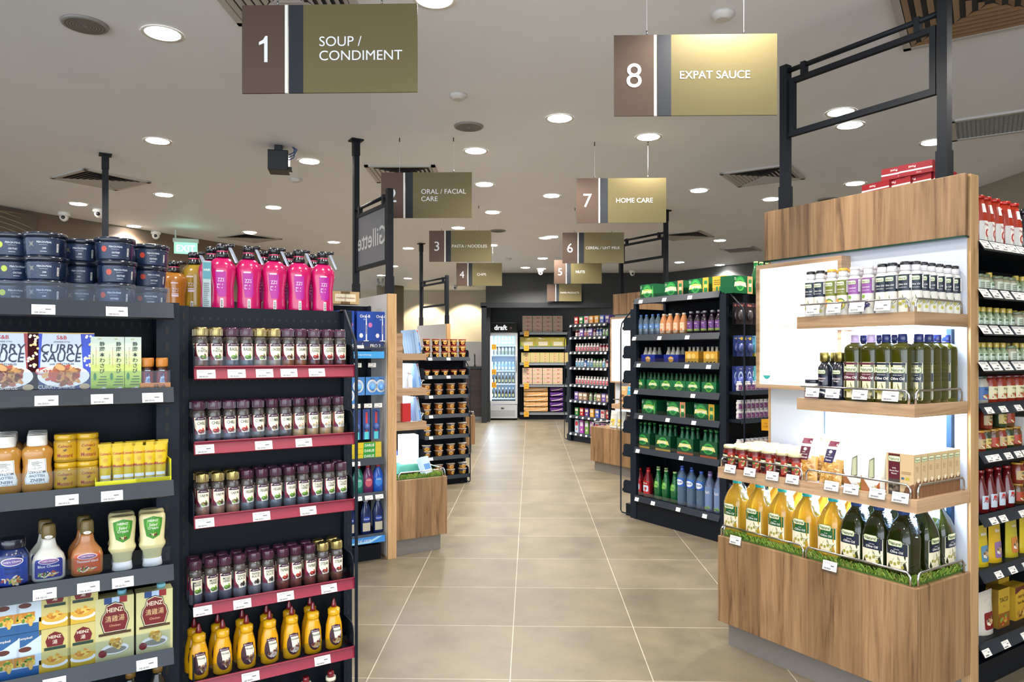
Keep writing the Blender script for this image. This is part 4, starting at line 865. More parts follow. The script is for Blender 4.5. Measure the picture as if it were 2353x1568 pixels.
sc_ = Proto('salad_cream_bottle', [('bottle', lathe_mb(prof, C_('d6cc98'), 'gloss', sy=.66, seg=28)), ('cap', lathe_mb([(.026,0),(.027,.002),(.0245,.024)], W_, 'satin', sy=.8)), ('label', jarlab(lambda L: L.pol([(-.028,.142),(0,.150),(.028,.142),(.026,.120),(.020,.092),(0,.082),(-.020,.092),(-.026,.120)], C_('3f8a2c')).pol([(-.018,.140),(.018,.140),(.020,.120),(0,.104),(-.020,.120)], C_('5fae3c'),1).text('HEINZ',0,.137,.007,W_,2,.02).text('Salad',0,.125,.008,W_,2,.01,slant=.2).text('Cream',0,.115,.008,W_,2,.01,slant=.2).blob(0,.095,.016,.008,[C_('6a3a2a'),C_('e0d8c0'),C_('8aa838'),C_('4a2a1a')],14,2,.3), prof, sy=.66))])
row(FA, ZA[1], .05, [(sc_, p, 'upended salad cream bottle with green label') for p in (281,350)], '{look}, {o} from the dressings', 'salad cream', 'salad cream bottles'); row(FA, ZA[1], .115, [(sc_, p, 'salad cream bottle') for p in (279,348)], '{look} in the shaded line behind, {o} from the dressings', 'salad cream', 'salad cream bottles')
def heinz(big):
    def art(L, w, h):
        L.rect(-w*.28,h*.90,w*.32,h,C_('8a1c22'),1).rect(-w*.28,h*.90,-w*.08,h,C_('22427a'),2).rect(-w*.08,h*.90,w*.12,h,C_('a8c0dc'),2)
        k = [(-.34,.62),(-.30,.72),(-.24,.76),(-.20,.86),(0,.90),(.20,.86),(.24,.76),(.30,.72),(.34,.62),(.26,.46),(-.26,.46)]
        L.pol([(w*a*1.12, h*(.66+(b-.66)*1.12)) for a, b in k], K_, 3).pol([(w*a*1.06, h*(.66+(b-.66)*1.06)) for a, b in k], C_('d8d2b0'), 4).pol([(w*a, h*b) for a, b in k], C_('6e141a'), 5)
        L.text('HEINZ',0,h*.80,h*.07,C_('e6dcc0'),6,.02,w*.42).text('清雞湯',0,h*.66,h*.10,C_('d9b98a'),6,0,w*.5,res=1).text('Chicken',0,h*.55,h*.035,C_('d8a088'),6,.01)
        L.rect(-w*.42,h*.40,w*.42,h*.44,C_('4a3018'),6).ell(0,h*.17,w*.36,h*.085,W_,5,24).ell(0,h*.155,w*.30,h*.05,C_('8a8678'),6,24).blob(0,h*.26,w*.25,h*.10,[C_('c8a03e'),C_('e0c06a'),C_('b88a2c'),C_('f0dc98')],22,7,.4).ell(-w*.32,h*.12,w*.11,h*.06,C_('7a1c1c'),6,16)
    return art
bigh = abox('broth_carton', .097, .05, .178, C_('c9c48e'), heinz(True), sidecol=C_('b8b27c')); m = lathe_mb([(.012,.178),(.012,.19)], C_('7ab8c8'), 'satin', cx=.02); KIDS[bigh.o.name].append(m.build('spout_cap', bigh.o))
smh = abox('soup_carton', .074, .045, .118, C_('cfc27a'), lambda L, w, h: L.rect(-w/2,h*.0,w/2,h*.30,C_('d9b23a'),1).ell(0,h*.18,w*.42,h*.10,W_,2,20).ell(0,h*.24,w*.36,h*.10,C_('e0b040'),3,20).blob(0,h*.30,w*.3,h*.1,[C_('e8c860'),C_('d89a30'),C_('c87a20')],12,4,.4).pol([(-w*.3,h*.72),(-w*.2,h*.86),(0,h*.92),(w*.2,h*.86),(w*.3,h*.72),(w*.24,h*.58),(-w*.24,h*.58)],C_('6e141a'),4).text('HEINZ',0,h*.80,h*.07,CREAM,5,.02,w*.4).text('湯',0,h*.68,h*.1,CREAM,5,res=1).rect(-w*.34,h*.50,w*.34,h*.57,C_('1f3a30'),5), sidecol=C_('b8a858'))
blh = abox('soup_carton', .074, .045, .118, C_('2a5f96'), lambda L, w, h: L.pol([(-w/2,h*.2),(-w/2,h*.62),(0,h*.70),(w/2,h*.9),(w/2,h*.2)],C_('c8d8e4'),1).ell(0,h*.62,w*.2,h*.06,C_('5a2a20'),2,18).text('Campbell',0,h*.87,h*.07,W_,2,.01,w*.6).rect(-w*.35,h*.24,w*.30,h*.46,C_('c8842c'),3).blob(0,h*.3,w*.42,h*.14,[C_('d89a3a'),C_('e6b85a'),C_('5f8a2c'),C_('e8d040')],18,4,.3), sidecol=C_('204a78'))
for i, px in enumerate((262.5,353)): bigh.put(FA.at(FA.lx(px,.04), .04, ZA[0]), FA.a, 'tall cream broth carton with crimson shield, %s from the small cartons' % oth(i), 'broth carton', 'broth cartons')
for i, px in enumerate((8,58,126,190)):
    for k in range(2): (blh if i < 2 else smh).put(FA.at(FA.lx(px,.04), .04, ZA[0]+.119*k), FA.a, '%s soup carton, %s %s' % ('blue' if i < 2 else 'cream and yellow', ('lower','upper')[k], 'beside the frame edge' if i in (0,) else 'next to the cream ones' if i == 1 else 'next to the blue ones' if i == 2 else 'next to the tall broth'), 'soup carton', 'small soup cartons')
b = lathe_mb([(.022,0),(.024,.01),(.024,.1),(.012,.13),(.012,.14)], C_('23201a'), 'gloss'); c = lathe_mb([(.014,.14),(.014,.16)], C_('7a5a2a'), 'satin')
db = Proto('dark_bottle', [('bottle', b), ('cap', c)]); 
for i, px in enumerate((150, 300, 362)): db.put((*FA.at(FA.lx(px,.08), .08)[:2], .268), 0, 'dark bottle top below the lowest rail, %s along' % oth(i), 'bottle', 'bottles on the bottom shelf')
m = MB(); m.box(.0,1.2,0,.3,.245,.267,BK2,'rack'); KIDS.setdefault(ra.name, []).append(m.build('shelf', ra))
# ---- olive oil display
def natlogo(L, x, y, w, l=3):
    h = w*.42; L.rrect(x-w/2-.0015, y-h/2-.0015, x+w/2+.0015, y+h/2+.0015, h*.3, C_('5f8a3a'), l).rrect(x-w/2, y-h/2, x+w/2, y+h/2, h*.28, C_('f3efcf'), l+1).text('Naturel', x, y, h*.66, C_('2c5a1e'), l+2, .016, w*.86); return L
def olives(L, x0, y0, x1, y1, l=2, col='b9b04a', seed=3):
    g = random.Random(seed); w, h = x1-x0, y1-y0
    for i in range(7):
        a = g.uniform(.2, 2.6); cx, cy = x0+w*g.uniform(.25,.75), y0+h*g.uniform(.15,.6); r = min(w,h)*g.uniform(.35,.6); t = r*.06
        p = [(cx,cy),(cx+r*.5*cos(a)-t*sin(a),cy+r*.5*sin(a)+t*cos(a)),(cx+r*cos(a),cy+r*sin(a)),(cx+r*.5*cos(a)+t*sin(a),cy+r*.5*sin(a)-t*cos(a))]
        p = [(min(x1,max(x0,q[0])),min(y1,max(y0,q[1]))) for q in p]; L.pol(p, g.choice([C_('3e4a34'),C_('5f6a3a'),C_('8a9060')]), l+i*.1)
    for i in range(4): r = min(w,h)*.11; L.ell(x0+w*(.22+.19*i), y0+h*g.uniform(.18,.5), r, r*1.15, C_(col), l+1+i*.1, 12); 
    return L
def spray(cap, top_, mid, pic, txt):
    prof = [(.0225,0),(.024,.003),(.024,.150),(.021,.158),(.0165,.163)]
    b = lathe_mb(prof, C_('d2d0cc'), 'gloss', seg=24); c = lathe_mb([(.0175,.163),(.0185,.166),(.0175,.186)], C_('cdccd0'), 'gloss', seg=20); t = lathe_mb([(.0182,.186),(.0186,.188),(.0182,.196),(.016,.198)], cap, 'gloss', seg=20)
    L = Lab(wrap(prof), .005, 'satin', .0003); L.rect(-.033,.088,.033,.149,mid,0).rect(-.033,.004,.033,.088,C_('dad6ca'),0); natlogo(L,-.001,.135,.033,1)
    L.text(txt,.001,.112,.0065,W_,2,.01,.034,slant=.2).text('COOKING SPRAY',.001,.100,.0035,W_,2,.0,.03)
    if pic == 'olive': olives(L,-.026,.012,.026,.085,1)
    elif pic == 'avo': L.ell(.002,.052,.02,.024,C_('55782c'),1,18).ell(.002,.05,.017,.020,C_('d9c460'),2,18).ell(.003,.046,.008,.009,C_('7a4a22'),3,14).ell(-.014,.06,.010,.016,C_('e09a4a'),4,14)
    else: L.blob(.002,.045,.02,.024,[C_('3c2a6a'),C_('54408a'),C_('2a1e4e')],26,1,.22).ell(-.008,.076,.008,.007,C_('7aa03a'),3,12)
    L.rect(.024,.098,.034,.146,C_('f4f2ee'),9).lines(.025,.102,.033,.142,7,C_('b8b8b8'),10)
    return Proto('spray_can', [('can', b), ('nozzle', c), ('cap', t), ('label', L)])
SC = {'o': spray(K_, 0, C_('1c2638'), 'olive', 'Olive Oil'), 'a': spray(C_('d8a23a'), 0, C_('6f7420'), 'avo', 'Avocado'), 'g': spray(C_('e8dce4'), 0, C_('8c4f96'), 'grape', 'Grapeseed')}
SN = {'o':'white and navy olive spray can with black cap','a':'olive green avocado spray can with gold cap','g':'lilac grapeseed spray can with pale cap'}
zt = 1.52
row(FO, zt, .055, [(SC[k], p, SN[k]) for k, p in zip('ooaaggooo', [1863.7,1885.4,1911.4,1937.7,1964.5,1995.9,2028,2050,2080.6])], '{look}, {o} from the light box', 'spray can', 'cooking spray cans')
for i, px in enumerate([2103.5,2120,2138,2156,2175,2191.5]):
    SC['o'].put(FO.at(.885, ly(FO, px, .885), zt), FO.a+R(25), 'olive spray can with black cap, %s going back from the corner' % oth(i), 'spray can', 'cooking spray cans')
for i, (k, px) in enumerate(zip('ooaaggooo', [1872,1893,1920,1946,1973,2004,2036,2058,2088])): SC[k].put(FO.at(FO.lx(px,.11), .11, zt), FO.a, SN[k].split(' with')[0]+', %s in the second line from the light box' % oth(i), 'spray can', 'cooking spray cans')
# middle shelf
def oilbottle(lab, band):
    prof = [(.032,0),(.035,.004),(.036,.03),(.036,.205),(.035,.217),(.027,.228),(.016,.233),(.0155,.240)]
    b = lathe_mb(prof, [C_('262c08')]*1+[C_('4c4e0a')]*3+[C_('6c6c14')]*3, 'liquid', seg=28, n=4); c = lathe_mb([(.0155,.238),(.017,.241),(.017,.266),(.0155,.268)], band, 'gloss', seg=20)
    c.lathe([(.019,.236),(.019,.240)], band, 'gloss', seg=20)
    L = Lab(wrap(prof,1,1,4), .02, 'satin', .0005); L.rrect(-.029,.018,.029,.160,.004,C_('e6dcb8'),0).rect(-.027,.150,.027,.158,lab,1); natlogo(L,0,.132,.048,1)
    L.rect(-.029,.086,.029,.119,lab,1).text('EXTRA VIRGIN',0,.112,.004,W_,2,.0,.03).text('Olive Oil',0,.099,.0105,W_,2,.016,.046,slant=.2); olives(L,-.027,.026,.027,.084,1,'a8a04a')
    L.ell(.012,.036,.008,.008,C_('cfc49a'),4,14)
    return Proto('olive_oil_bottle', [('bottle', b), ('cap', c), ('label', L)])
ob1 = oilbottle(C_('5c2434'), C_('c8b0d8')); ob2 = oilbottle(C_('1a2438'), C_('1c2a66'))
zm = 1.178
row(FO, zm, .06, [(ob1 if i < 2 else ob2, p, ('olive oil bottle with maroon label and lilac cap' if i < 2 else 'olive oil bottle with navy label and blue cap')) for i, p in enumerate([1965.8,2002.8,2037,2074])], '{look}, {o} from the balsamic', 'oil bottle', 'square olive oil bottles')
for i, px in enumerate([2111,2134,2152,2174]): ob2.put(FO.at(.875, ly(FO,px,.875), zm), FO.a+pi/2*(0 if i < 0 else 0), 'navy label olive oil bottle, %s going back from the shelf corner' % oth(i), 'oil bottle', 'square olive oil bottles')
for i, px in enumerate([1985,2022,2055]): ob2.put(FO.at(FO.lx(px,.145), .145, zm), FO.a, 'olive oil bottle with blue cap in the rear line, %s along' % oth(i), 'oil bottle', 'square olive oil bottles')
prof = [(.025,0),(.028,.004),(.028,.135),(.018,.150),(.0155,.160)]
b = lathe_mb(prof, C_('141726'), 'gloss', seg=24); c = lathe_mb([(.016,.158),(.0205,.162),(.0205,.196),(.019,.198)], C_('a89a5a'), 'metal', seg=24)
L = Lab(wrap(prof), .006, 'satin', .0003); natlogo(L,0,.118,.032,0); L.text('Balsamic',0,.092,.008,C_('d8c8c8'),1,.016,.036,slant=.2).text('Vinegar',0,.081,.008,C_('d8c8c8'),1,.016,.03,slant=.2).rect(-.022,.020,.022,.064,C_('20243c'),0).pol([(-.018,.058),(.018,.052),(.02,.046),(-.018,.05)],W_,1).pol([(-.02,.042),(.012,.036),(.02,.026),(.004,.03),(-.02,.032)],W_,1)
ba = Proto('balsamic_bottle', [('bottle', b), ('cap', c), ('label', L)])
row(FO, zm, .05, [(ba, p, 'dark balsamic vinegar bottle with gold cap') for p in (1896,1930)], '{look}, {o} from the coconut jar', 'vinegar bottle', 'balsamic bottles'); row(FO, zm, .13, [(ba, p, 'dark balsamic vinegar bottle') for p in (1912,1945)], '{look} in the line behind, {o} from the coconut jar', 'vinegar bottle', 'balsamic bottles')
prof = [(.030,0),(.033,.003),(.033,.062),(.029,.070)]
b = lathe_mb(prof, C_('e6e2da'), 'gloss'); c = lathe_mb([(.031,.07),(.032,.072),(.032,.083),(.030,.085)], C_('1c2030'), 'gloss'); L = Lab(wrap(prof), .006); L.rect(-.04,.008,.04,.058,C_('7a1f2c')); natlogo(L,-.004,.046,.034,1); L.lines(-.02,.012,.02,.034,4,W_,1)
Proto('coconut_oil_jar', [('jar', b), ('lid', c), ('label', L)]).put(FO.at(FO.lx(1868,.05), .05, zm), FO.a, 'small white coconut oil jar with dark lid and red label', 'jar')
# third shelf
prof = [(.030,0),(.033,.004),(.034,.06),(.034,.080),(.029,.092),(.028,.096)]
b = lathe_mb(prof, [C_('7a1410')]*3+[C_('5a1410')]*3, 'gloss', seg=24); c = lathe_mb([(.030,.095),(.0315,.097),(.0315,.107),(.029,.110),(.0,.110)], C_('c9bf98'), 'satin', seg=24)
L = Lab(wrap(prof), .006, 'satin', .0003); L.rect(-.044,.014,.044,.074,C_('2c1214')).rect(.006,.014,.044,.074,C_('a8301c'),1); natlogo(L,-.012,.058,.034,2); L.blob(.022,.044,.016,.026,[C_('d0402a'),C_('e8744a'),C_('8c1c14'),C_('6a8a2c'),C_('e8c8a0')],18,2,.32).rect(.040,.016,.058,.074,C_('efe8dc'),1).text('pasta sauce',-.014,.034,.005,W_,2,.01,.03)
sj = Proto('sauce_jar', [('jar', b), ('lid', c), ('label', L)])
for k in range(4):
    for i, px in enumerate([1678.8,1706,1735.6,1765.9,1800.7]):
        x = FO.lx(px, .055); sj.put(FO.at(x, .055+.072*k, .83), FO.a+random.uniform(-.15,.15), 'red pasta sauce jar with gold lid, file %d from the corner, %s line' % (i+1, ('front','second','third','rear')[k]), 'sauce jar', 'pasta sauce jars on the third shelf')
for k in range(2): sj.put(FO.at(FO.lx(1828,.055+.072*k), .055+.072*k, .83), FO.a, 'red sauce jar half hidden behind the pasta bags, %s line' % ('front','second')[k], 'sauce jar', 'pasta sauce jars on the third shelf')
def bag(lab, txt, seed):
    w, h = .105, .185; g = random.Random(seed)
    def f(u, v):
        t = .026*sin(pi*u)**.6*sin(pi*min(1,v*1.05))**.5 if v < .93 else .001; return ((u-.5)*w*(1-.10*sin(pi*v)), -t, v*h)
    def f2(u, v): a, b_, c_ = f(1-u, v); return (a, -b_, c_)
    m = MB(); m.grid(f, 14, 16, lambda u, v: C_('d9a95c') if v < .48+.06*sin(9*u) else C_('ece6da'), 'gloss'); m.grid(f2, 14, 16, C_('d8bb86'), 'gloss')
    L = Lab(lambda a, b_, l: (a, f(a/w+.5, min(1,max(0,b_/h)))[1]-l-.001, b_), .012, 'satin', .0004)
    for i in range(70):
        x, y = g.uniform(-.036,.036), g.uniform(.014,.088); a = g.uniform(0,pi); r = .010; L.pol([(x+r*cos(a)-.003*sin(a),y+.5*r*sin(a)+.003*cos(a)),(x-r*cos(a)-.003*sin(a),y-.5*r*sin(a)+.003*cos(a)),(x-r*cos(a)+.003*sin(a),y-.5*r*sin(a)-.003*cos(a)),(x+r*cos(a)+.003*sin(a),y+.5*r*sin(a)-.003*cos(a))], g.choice([C_('e2b25e'),C_('c98c3a'),C_('eccb8a'),C_('b87a2c')]), 1+(i%5)*.3)
    L.rect(-.024,.155,.020,.178,C_('7a1f3c'),1).pol([(-.028,.085),(.016,.085),(.022,.142),(-.022,.142)], lab, 4).text('100%',-.004,.118,.005,W_,5,.01).text('organic pasta',-.004,.108,.006,W_,5,.01,.034).text(txt,-.004,.096,.008,W_,5,.016,.034).ell(.0,.131,.008,.007,W_,5,10)
    return Proto('pasta_bag', [('bag', m), ('label', L)])
pb1 = bag(C_('5c1830'), 'macaroni', 1); pb2 = bag(C_('2c1c50'), 'Penne', 2)
for k in range(4): pb1.put(FO.at(FO.lx(1850,.06)+.004*k, .065+.05*k, .83+.001), FO.a+R(4), 'clear bag of macaroni with maroon label, %s going back' % oth(k), 'pasta bag', 'pasta bags on the third shelf', rx=R(-9))
for k in range(4): pb2.put(FO.at(FO.lx(1907,.06)+.004*k, .06+.05*k, .83+.001), FO.a+R(-3), 'clear bag of penne with purple label, %s going back' % oth(k), 'pasta bag', 'pasta bags on the third shelf', rx=R(-13))
def noodle(c1):
    def art(L, w, h):
        L.rect(-w/2,0,w/2,h,C_('f0efe8'),1).pol([(-w/2,0),(-w/2,h*.42),(w*.1,0)],C_('a86a3c'),2).pol([(-w*.12,h*.30),(w*.22,h*.38),(w*.22,h*.88),(-w*.06,h*.80)],C_('5c5f4c'),2).pol([(-w*.08,h*.34),(w*.18,h*.40),(w*.18,h*.84),(-w*.02,h*.77)],C_('b0b48c'),3).pol([(w*.02,0),(w/2,0),(w/2,h*.3)],c1,3).blob(w*.2,h*.12,w*.22,h*.1,[C_('e8e0c8'),C_('d8a868'),C_('c89850')],8,4,.35)
        for i in range(5): L.rect(-w*.05+w*.04*i,h*.38,-w*.04+w*.04*i,h*.82,C_('e8e8d0'),5)
    return art
nb1, nb2 = abox('noodle_box', .075, .04, .158, C_('ecebe2'), noodle(C_('8aa02c'))), abox('noodle_box', .075, .04, .158, C_('ecebe2'), noodle(C_('b8602c')))
for k in range(4): nb1.put(FO.at(FO.lx(1966,.05), .05+.045*k, .83), FO.a+R(8), 'white noodle box with window panel beside the penne, %s going back' % oth(k), 'noodle box', 'white noodle boxes')
for k in range(4): nb2.put(FO.at(FO.lx(2006,.05), .05+.045*k, .83), FO.a+R(4), 'white noodle box next to the brown rice boxes, %s going back' % oth(k), 'noodle box', 'white noodle boxes')
TANB = C_('cdb187'); DKB = C_('7d5539')
def rice(L, w, h):
    L.pol([(w*.05,0),(w/2,0),(w/2,h*.36),(w*.2,h*.26)],DKB,1).rect(-w*.42,h*.06,w*.0,h*.98,C_('5a1c28'),1).rect(-w*.42,h*.06,w*.0,h*.42,C_('4a4038'),2).blob(-w*.21,h*.24,w*.2,h*.16,[C_('6a5f50'),C_('37302a'),C_('8a7a62')],24,3,.25)
    natlogo(L,-w*.20,h*.87,w*.42,3); L.text('100%',-w*.21,h*.66,h*.03,W_,3,.01).text('Brown Rice',-w*.21,h*.60,h*.035,W_,3,.01,w*.32).text('Risoni',-w*.21,h*.54,h*.035,W_,3,.01).lines(w*.06,h*.55,w*.4,h*.62,2,C_('9a7a52'),2).rect(w*.2,h*.42,w*.34,h*.48,C_('b8a83a'),2).ell(w*.1,h*.45,w*.06,h*.03,C_('4a6a7a'),2)
def rices(L, w, h): L.rect(-w/2,0,w/2,h,TANB,0).pol([(-w/2,0),(w/2,0),(w/2,h*.40),(0,h*.46),(-w/2,h*.30)],DKB,1); natlogo(L,0,h*.88,w*.8,1); L.lines(-w*.25,h*.62,w*.25,h*.75,4,C_('a88a5c'),2).ell(w*.1,h*.42,w*.22,h*.05,C_('e8d8b8'),3)
rb_ = abox('rice_pasta_box', .105, .044, .168, TANB, rice, sideart=rices)
for i in range(7): rb_.put(FO.at(.86, .042+.0475*i, .83), FO.a, 'tan brown rice pasta box, %s going back from the corner' % oth(i), 'rice box', 'brown rice boxes')
# jugs
def jug(liq, top_, cap, band, txt='PURE'):
    prof = [(.042,0),(.048,.005),(.049,.02),(.047,.06),(.049,.112),(.0485,.132),(.044,.152),(.034,.178),(.022,.200),(.0165,.208),(.0165,.216)]
    b = MB(); b.lathe(prof, liq, 'liquid', seg=32, n=4.5)
    for zz in (.03,.05,.07,.09,.11): b.lathe([(.0462,zz-.004),(.0475,zz),(.0462,zz+.004)], liq, 'liquid', seg=32, n=4.5, cap=False)
    c = MB(); c.lathe([(.0175,.214),(.019,.216),(.019,.234),(.017,.236)], cap, 'gloss', seg=24); 
    for i in range(24): a = 2*pi*i/24; c.box(.019*cos(a)-.0008,.019*cos(a)+.0008,.019*sin(a)-.0008,.019*sin(a)+.0008,.217,.233,cap,'gloss')
    h = MB(); h.tube([(.014,0,.212),(.030,0,.216),(.042,0,.200),(.050,0,.178),(.050,0,.158),(.044,0,.145)], .0075, (.82,.9,.95), 'film', 10)
    for i in range(7): t = i/6; h.box(.036+.014*t-.009, .036+.014*t+.009, -.009, .009, .205-.045*t-.0015, .205-.045*t+.0015, (.8,.9,1), 'film')
    L = Lab(wrap(prof,1,1,4.5), .03, 'satin', .0006); cr = C_('e9e0c4')
    L.rrect(-.037,.024,.037,.122,.005,cr,0).rect(-.035,.078,.035,.120,band,1); natlogo(L,-.004,.118,.046,2); L.text(txt,0,.097,.004,W_,2,.0,.02).text('Olive Oil',0,.088,.009,W_,2,.016,.044,slant=.15); olives(L,-.035,.028,.035,.076,1,'9a9440')
    return Proto('oil_jug', [('jug', b), ('cap', c), ('handle', h), ('label', L)], k=(1.02, 1.08))
jy = jug(C_('e2b63a'), 0, C_('22b8b8'), C_('1c5a30')); jd = jug(C_('2c340c'), 0, C_('2c4a86'), C_('16203a'), 'EXTRA VIRGIN')
zb = .526
row(FO, zb, .085, [(jy if i < 5 else jd, p, 'golden oil jug with teal cap and green label' if i < 5 else 'dark green oil jug with blue cap and navy label') for i, p in enumerate([1694,1746,1798,1855,1915,1968,2020,2077])], '{look}, {o} in the front row', 'oil jug', 'large oil jugs')
for i, px in enumerate([2150,2196]): jd.put(FO.at(.845, (.205,.325)[i], zb), FO.a+pi/2, 'dark oil jug facing sideways, %s going back from the corner jug' % oth(i), 'oil jug', 'large oil jugs')
for i in range(7): x = FO.lx([1694,1746,1798,1855,1915,1968,2020][i], .085); (jy if i < 5 else jd).put(FO.at(x+.012, .20, zb), FO.a, '%s oil jug in the second line, %s from the far corner' % ('golden' if i < 5 else 'dark', oth(i)), 'oil jug', 'large oil jugs')
# red tea boxes on top of the header
def tea(L, w, h): L.rect(-w/2,h*.35,w/2,h*.48,W_,1).text('Ponti',-w*.1,h*.72,h*.2,W_,2,.01,w*.5,rot=pi).text('classic',w*.1,h*.18,h*.12,C_('e8c8c8'),2)
tb = abox('red_packet', .135, .08, .05, C_('8e1620'), tea)
for i, (px, z_) in enumerate(((2025,0),(2068,.004),(2110,.01),(2140,.012))): tb.put(FO.at(FO.lx(px,.47), .47+.01*i, 2.081), FO.a+R(-6+2*i), 'red packet lying on the wooden header, %s from the frame\'s far post' % oth(i), 'packet', 'red packets on the header')
for i, px in enumerate((2070,2112)): tb.put(FO.at(FO.lx(px,.47), .475, 2.132), FO.a+R(5), 'red packet stacked upon others on the header, %s of two' % oth(i), 'packet', 'red packets on the header')
# ---- sauce rack on the right
def bottle(nm, prof, cols, capz, capc, lab=None, single=False, n=2, sx=1, sy=1, mat='gloss', caph=.02, capr=None, seg=20, k=None):
    b = lathe_mb(prof, cols, mat, seg=seg, n=n, sx=sx, sy=sy); r = capr or prof[-1][0]*1.12
    c = lathe_mb([(r*.96,capz),(r,capz+.002),(r,capz+caph-.002),(r*.92,capz+caph)], capc, 'gloss', seg=16)
    ps = [('bottle', b), ('cap', c)]
    if lab: L = Lab(wrap(prof,sx,sy,n), .008, 'satin', .0004); lab(L); ps.append(('label', L))
    return Proto(nm, ps, single, k=k)
pas = bottle('passata_bottle', [(.032,0),(.036,.004),(.036,.11),(.025,.17),(.022,.195)], C_('a8301a'), .195, C_('b81c14'), lambda L: L.rect(-.03,.02,.034,.10,C_('f0e8dc')).rect(-.03,.02,-.008,.10,C_('d8d4cc'),1).ell(.010,.05,.014,.018,C_('b8281c'),1,16).ell(.010,.05,.008,.011,C_('f0d8c8'),2,14).text('Passata',.01,.085,.010,C_('a01c1c'),2,.02,.036,rot=0).rect(-.014,.135,.016,.172,W_,1).lines(.006,.025,.030,.032,2,K_,3), capr=.026, caph=.012)
row(FR, ZR[8], .05, [(pas, p, 'red passata bottle with red lid') for p in (2246,2262,2282,2306,2326)], '{look}, {o} from the wooden board', 'passata bottle', 'passata bottles', R(-6), .1)
dkb = bottle('dark_bottle', [(.03,0),(.033,.004),(.033,.11),(.015,.15),(.014,.18)], C_('15141c'), .18, K_, lambda L: L.rect(-.028,.02,.028,.08,C_('d8d4cc')).lines(-.02,.03,.02,.07,4,C_('6a6a70'),1))
row(FR, ZR[8], .06, [(dkb, p, 'dark bottle with pale label') for p in (2350,2378)], '{look} beyond the passata, {o}', 'bottle', 'dark bottles past the passata')
herb = bottle('herb_jar', [(.019,0),(.021,.003),(.021,.045),(.012,.058),(.011,.066)], C_('8fa07a'), .066, C_('c8ab4a'), lambda L: L.rect(-.018,.008,.018,.042,C_('cfdcc8')).rect(-.012,.03,.012,.04,C_('5a7a5a'),1).lines(-.012,.012,.012,.026,3,C_('7a8a7a'),1))
herb2 = bottle('herb_jar', [(.026,0),(.028,.003),(.028,.055),(.025,.062)], C_('9c9478'), .062, C_('6f7a5c'), lambda L: L.rect(-.026,.01,.026,.05,C_('c6cdb8')).lines(-.018,.014,.018,.044,4,C_('6a7a6a'),1), capr=.027, caph=.012)
for zi, nm, ks in ((7,'upper','bbacbbaab'), (6,'middle','aaaaaabcb'), (5,'lower','aaaaabaab')):
    row(FR, ZR[zi], .035, [({'a':herb,'b':herb2,'c':herb2}[k], p, {'a':'small herb jar with gold cap','b':'wide herb jar with green lid','c':'wide herb jar with green lid'}[k]) for k, p in zip(ks, (2244,2257,2272,2288,2303,2318,2333,2348,2364))], '{look}, {o} on the sauce rack\'s '+nm+' jar shelf', 'herb jar', 'small herb jars')
    row(FR, ZR[zi], .085, [(herb, p, 'small herb jar') for p in (2250,2266,2282,2298,2314,2330,2346)], '{look} in the rear line of the '+nm+' jar shelf, {o}', 'herb jar', 'small herb jars')
def sauce(nm, c, lc, txt, lid, h=.12, r=.034, single=False):
    return bottle(nm, [(r*.92,0),(r,.004),(r,h*.72),(r*.82,h*.86),(r*.8,h*.9)], c, h*.9, lid, lambda L: L.rect(-r*1.2,h*.18,r*1.2,h*.62,lc).text(txt,0,h*.52,h*.1,C_('1c2a1c'),1,.02,r*1.5).blob(0,h*.3,r*.8,h*.1,[C_('b83a22'),C_('5f8a3a'),C_('d8c8a8')],10,1,.4), capr=r*.88, caph=h*.1, single=single)
pre = [sauce('sauce_jar', C_('8a2a1a'), C_('d8cfa8'), 'Prego', C_('5a1c1c')), sauce('sauce_jar', C_('a8a090'), C_('3a5f96'), 'Prego', C_('2a3a2a'))]
row(FR, ZR[4], .045, [(pre[1 if i == 0 else 0], p, 'pasta sauce jar with %s label' % ('blue' if i == 0 else 'cream')) for i, p in enumerate((2249,2270,2292,2312,2330,2349))], '{look}, {o} on the dark sauce rack', 'sauce jar', 'branded pasta sauce jars')
mx_ = [sauce('sauce_jar', C_('7a2a1c'), C_('b8a070'), 'Salsa', C_('b8862c'), .09, .028), sauce('sauce_jar', C_('2c3a22'), C_('c8b060'), 'Pesto', C_('8a6a2c'), .09, .028), sauce('sauce_jar', C_('5a3a1c'), C_('a83a22'), 'Curry', C_('a87a2c'), .09, .028)]
row(FR, ZR[3], .035, [(mx_[i % 3], p, ('salsa jar with gold lid','green pesto jar with brass lid','curry jar with brass lid')[i % 3]) for i, p in enumerate((2247,2260,2279,2296,2312,2330))], '{look}, {o} on the mixed jar shelf', 'sauce jar', 'mixed sauce jars')
for i, p in enumerate((2262,2296,2314)): mx_[i].put(FR.at(FR.lx(p,.045), .045, ZR[3]+.0915), FR.a, 'sauce jar stacked upon another on the mixed jar shelf, %s along' % oth(i), 'sauce jar', 'mixed sauce jars')
pom = abox('tomato_carton', .06, .05, .125, C_('e8e2da'), lambda L, w, h: L.text('Pomi',0,h*.80,h*.14,C_('2a2a5a'),1,.02,w*.8).ell(0,h*.4,w*.3,h*.2,C_('c8281c'),1,18).rect(-w/2,0,w/2,h*.1,C_('b8281c'),1).pol([(-w*.1,h*.56),(w*.1,h*.56),(0,h*.66)],C_('3a7a2c'),2)); pom.put(FR.at(FR.lx(2349,.05), .05, ZR[3]), FR.a, 'white tomato carton with a red tomato on it', 'tomato carton')
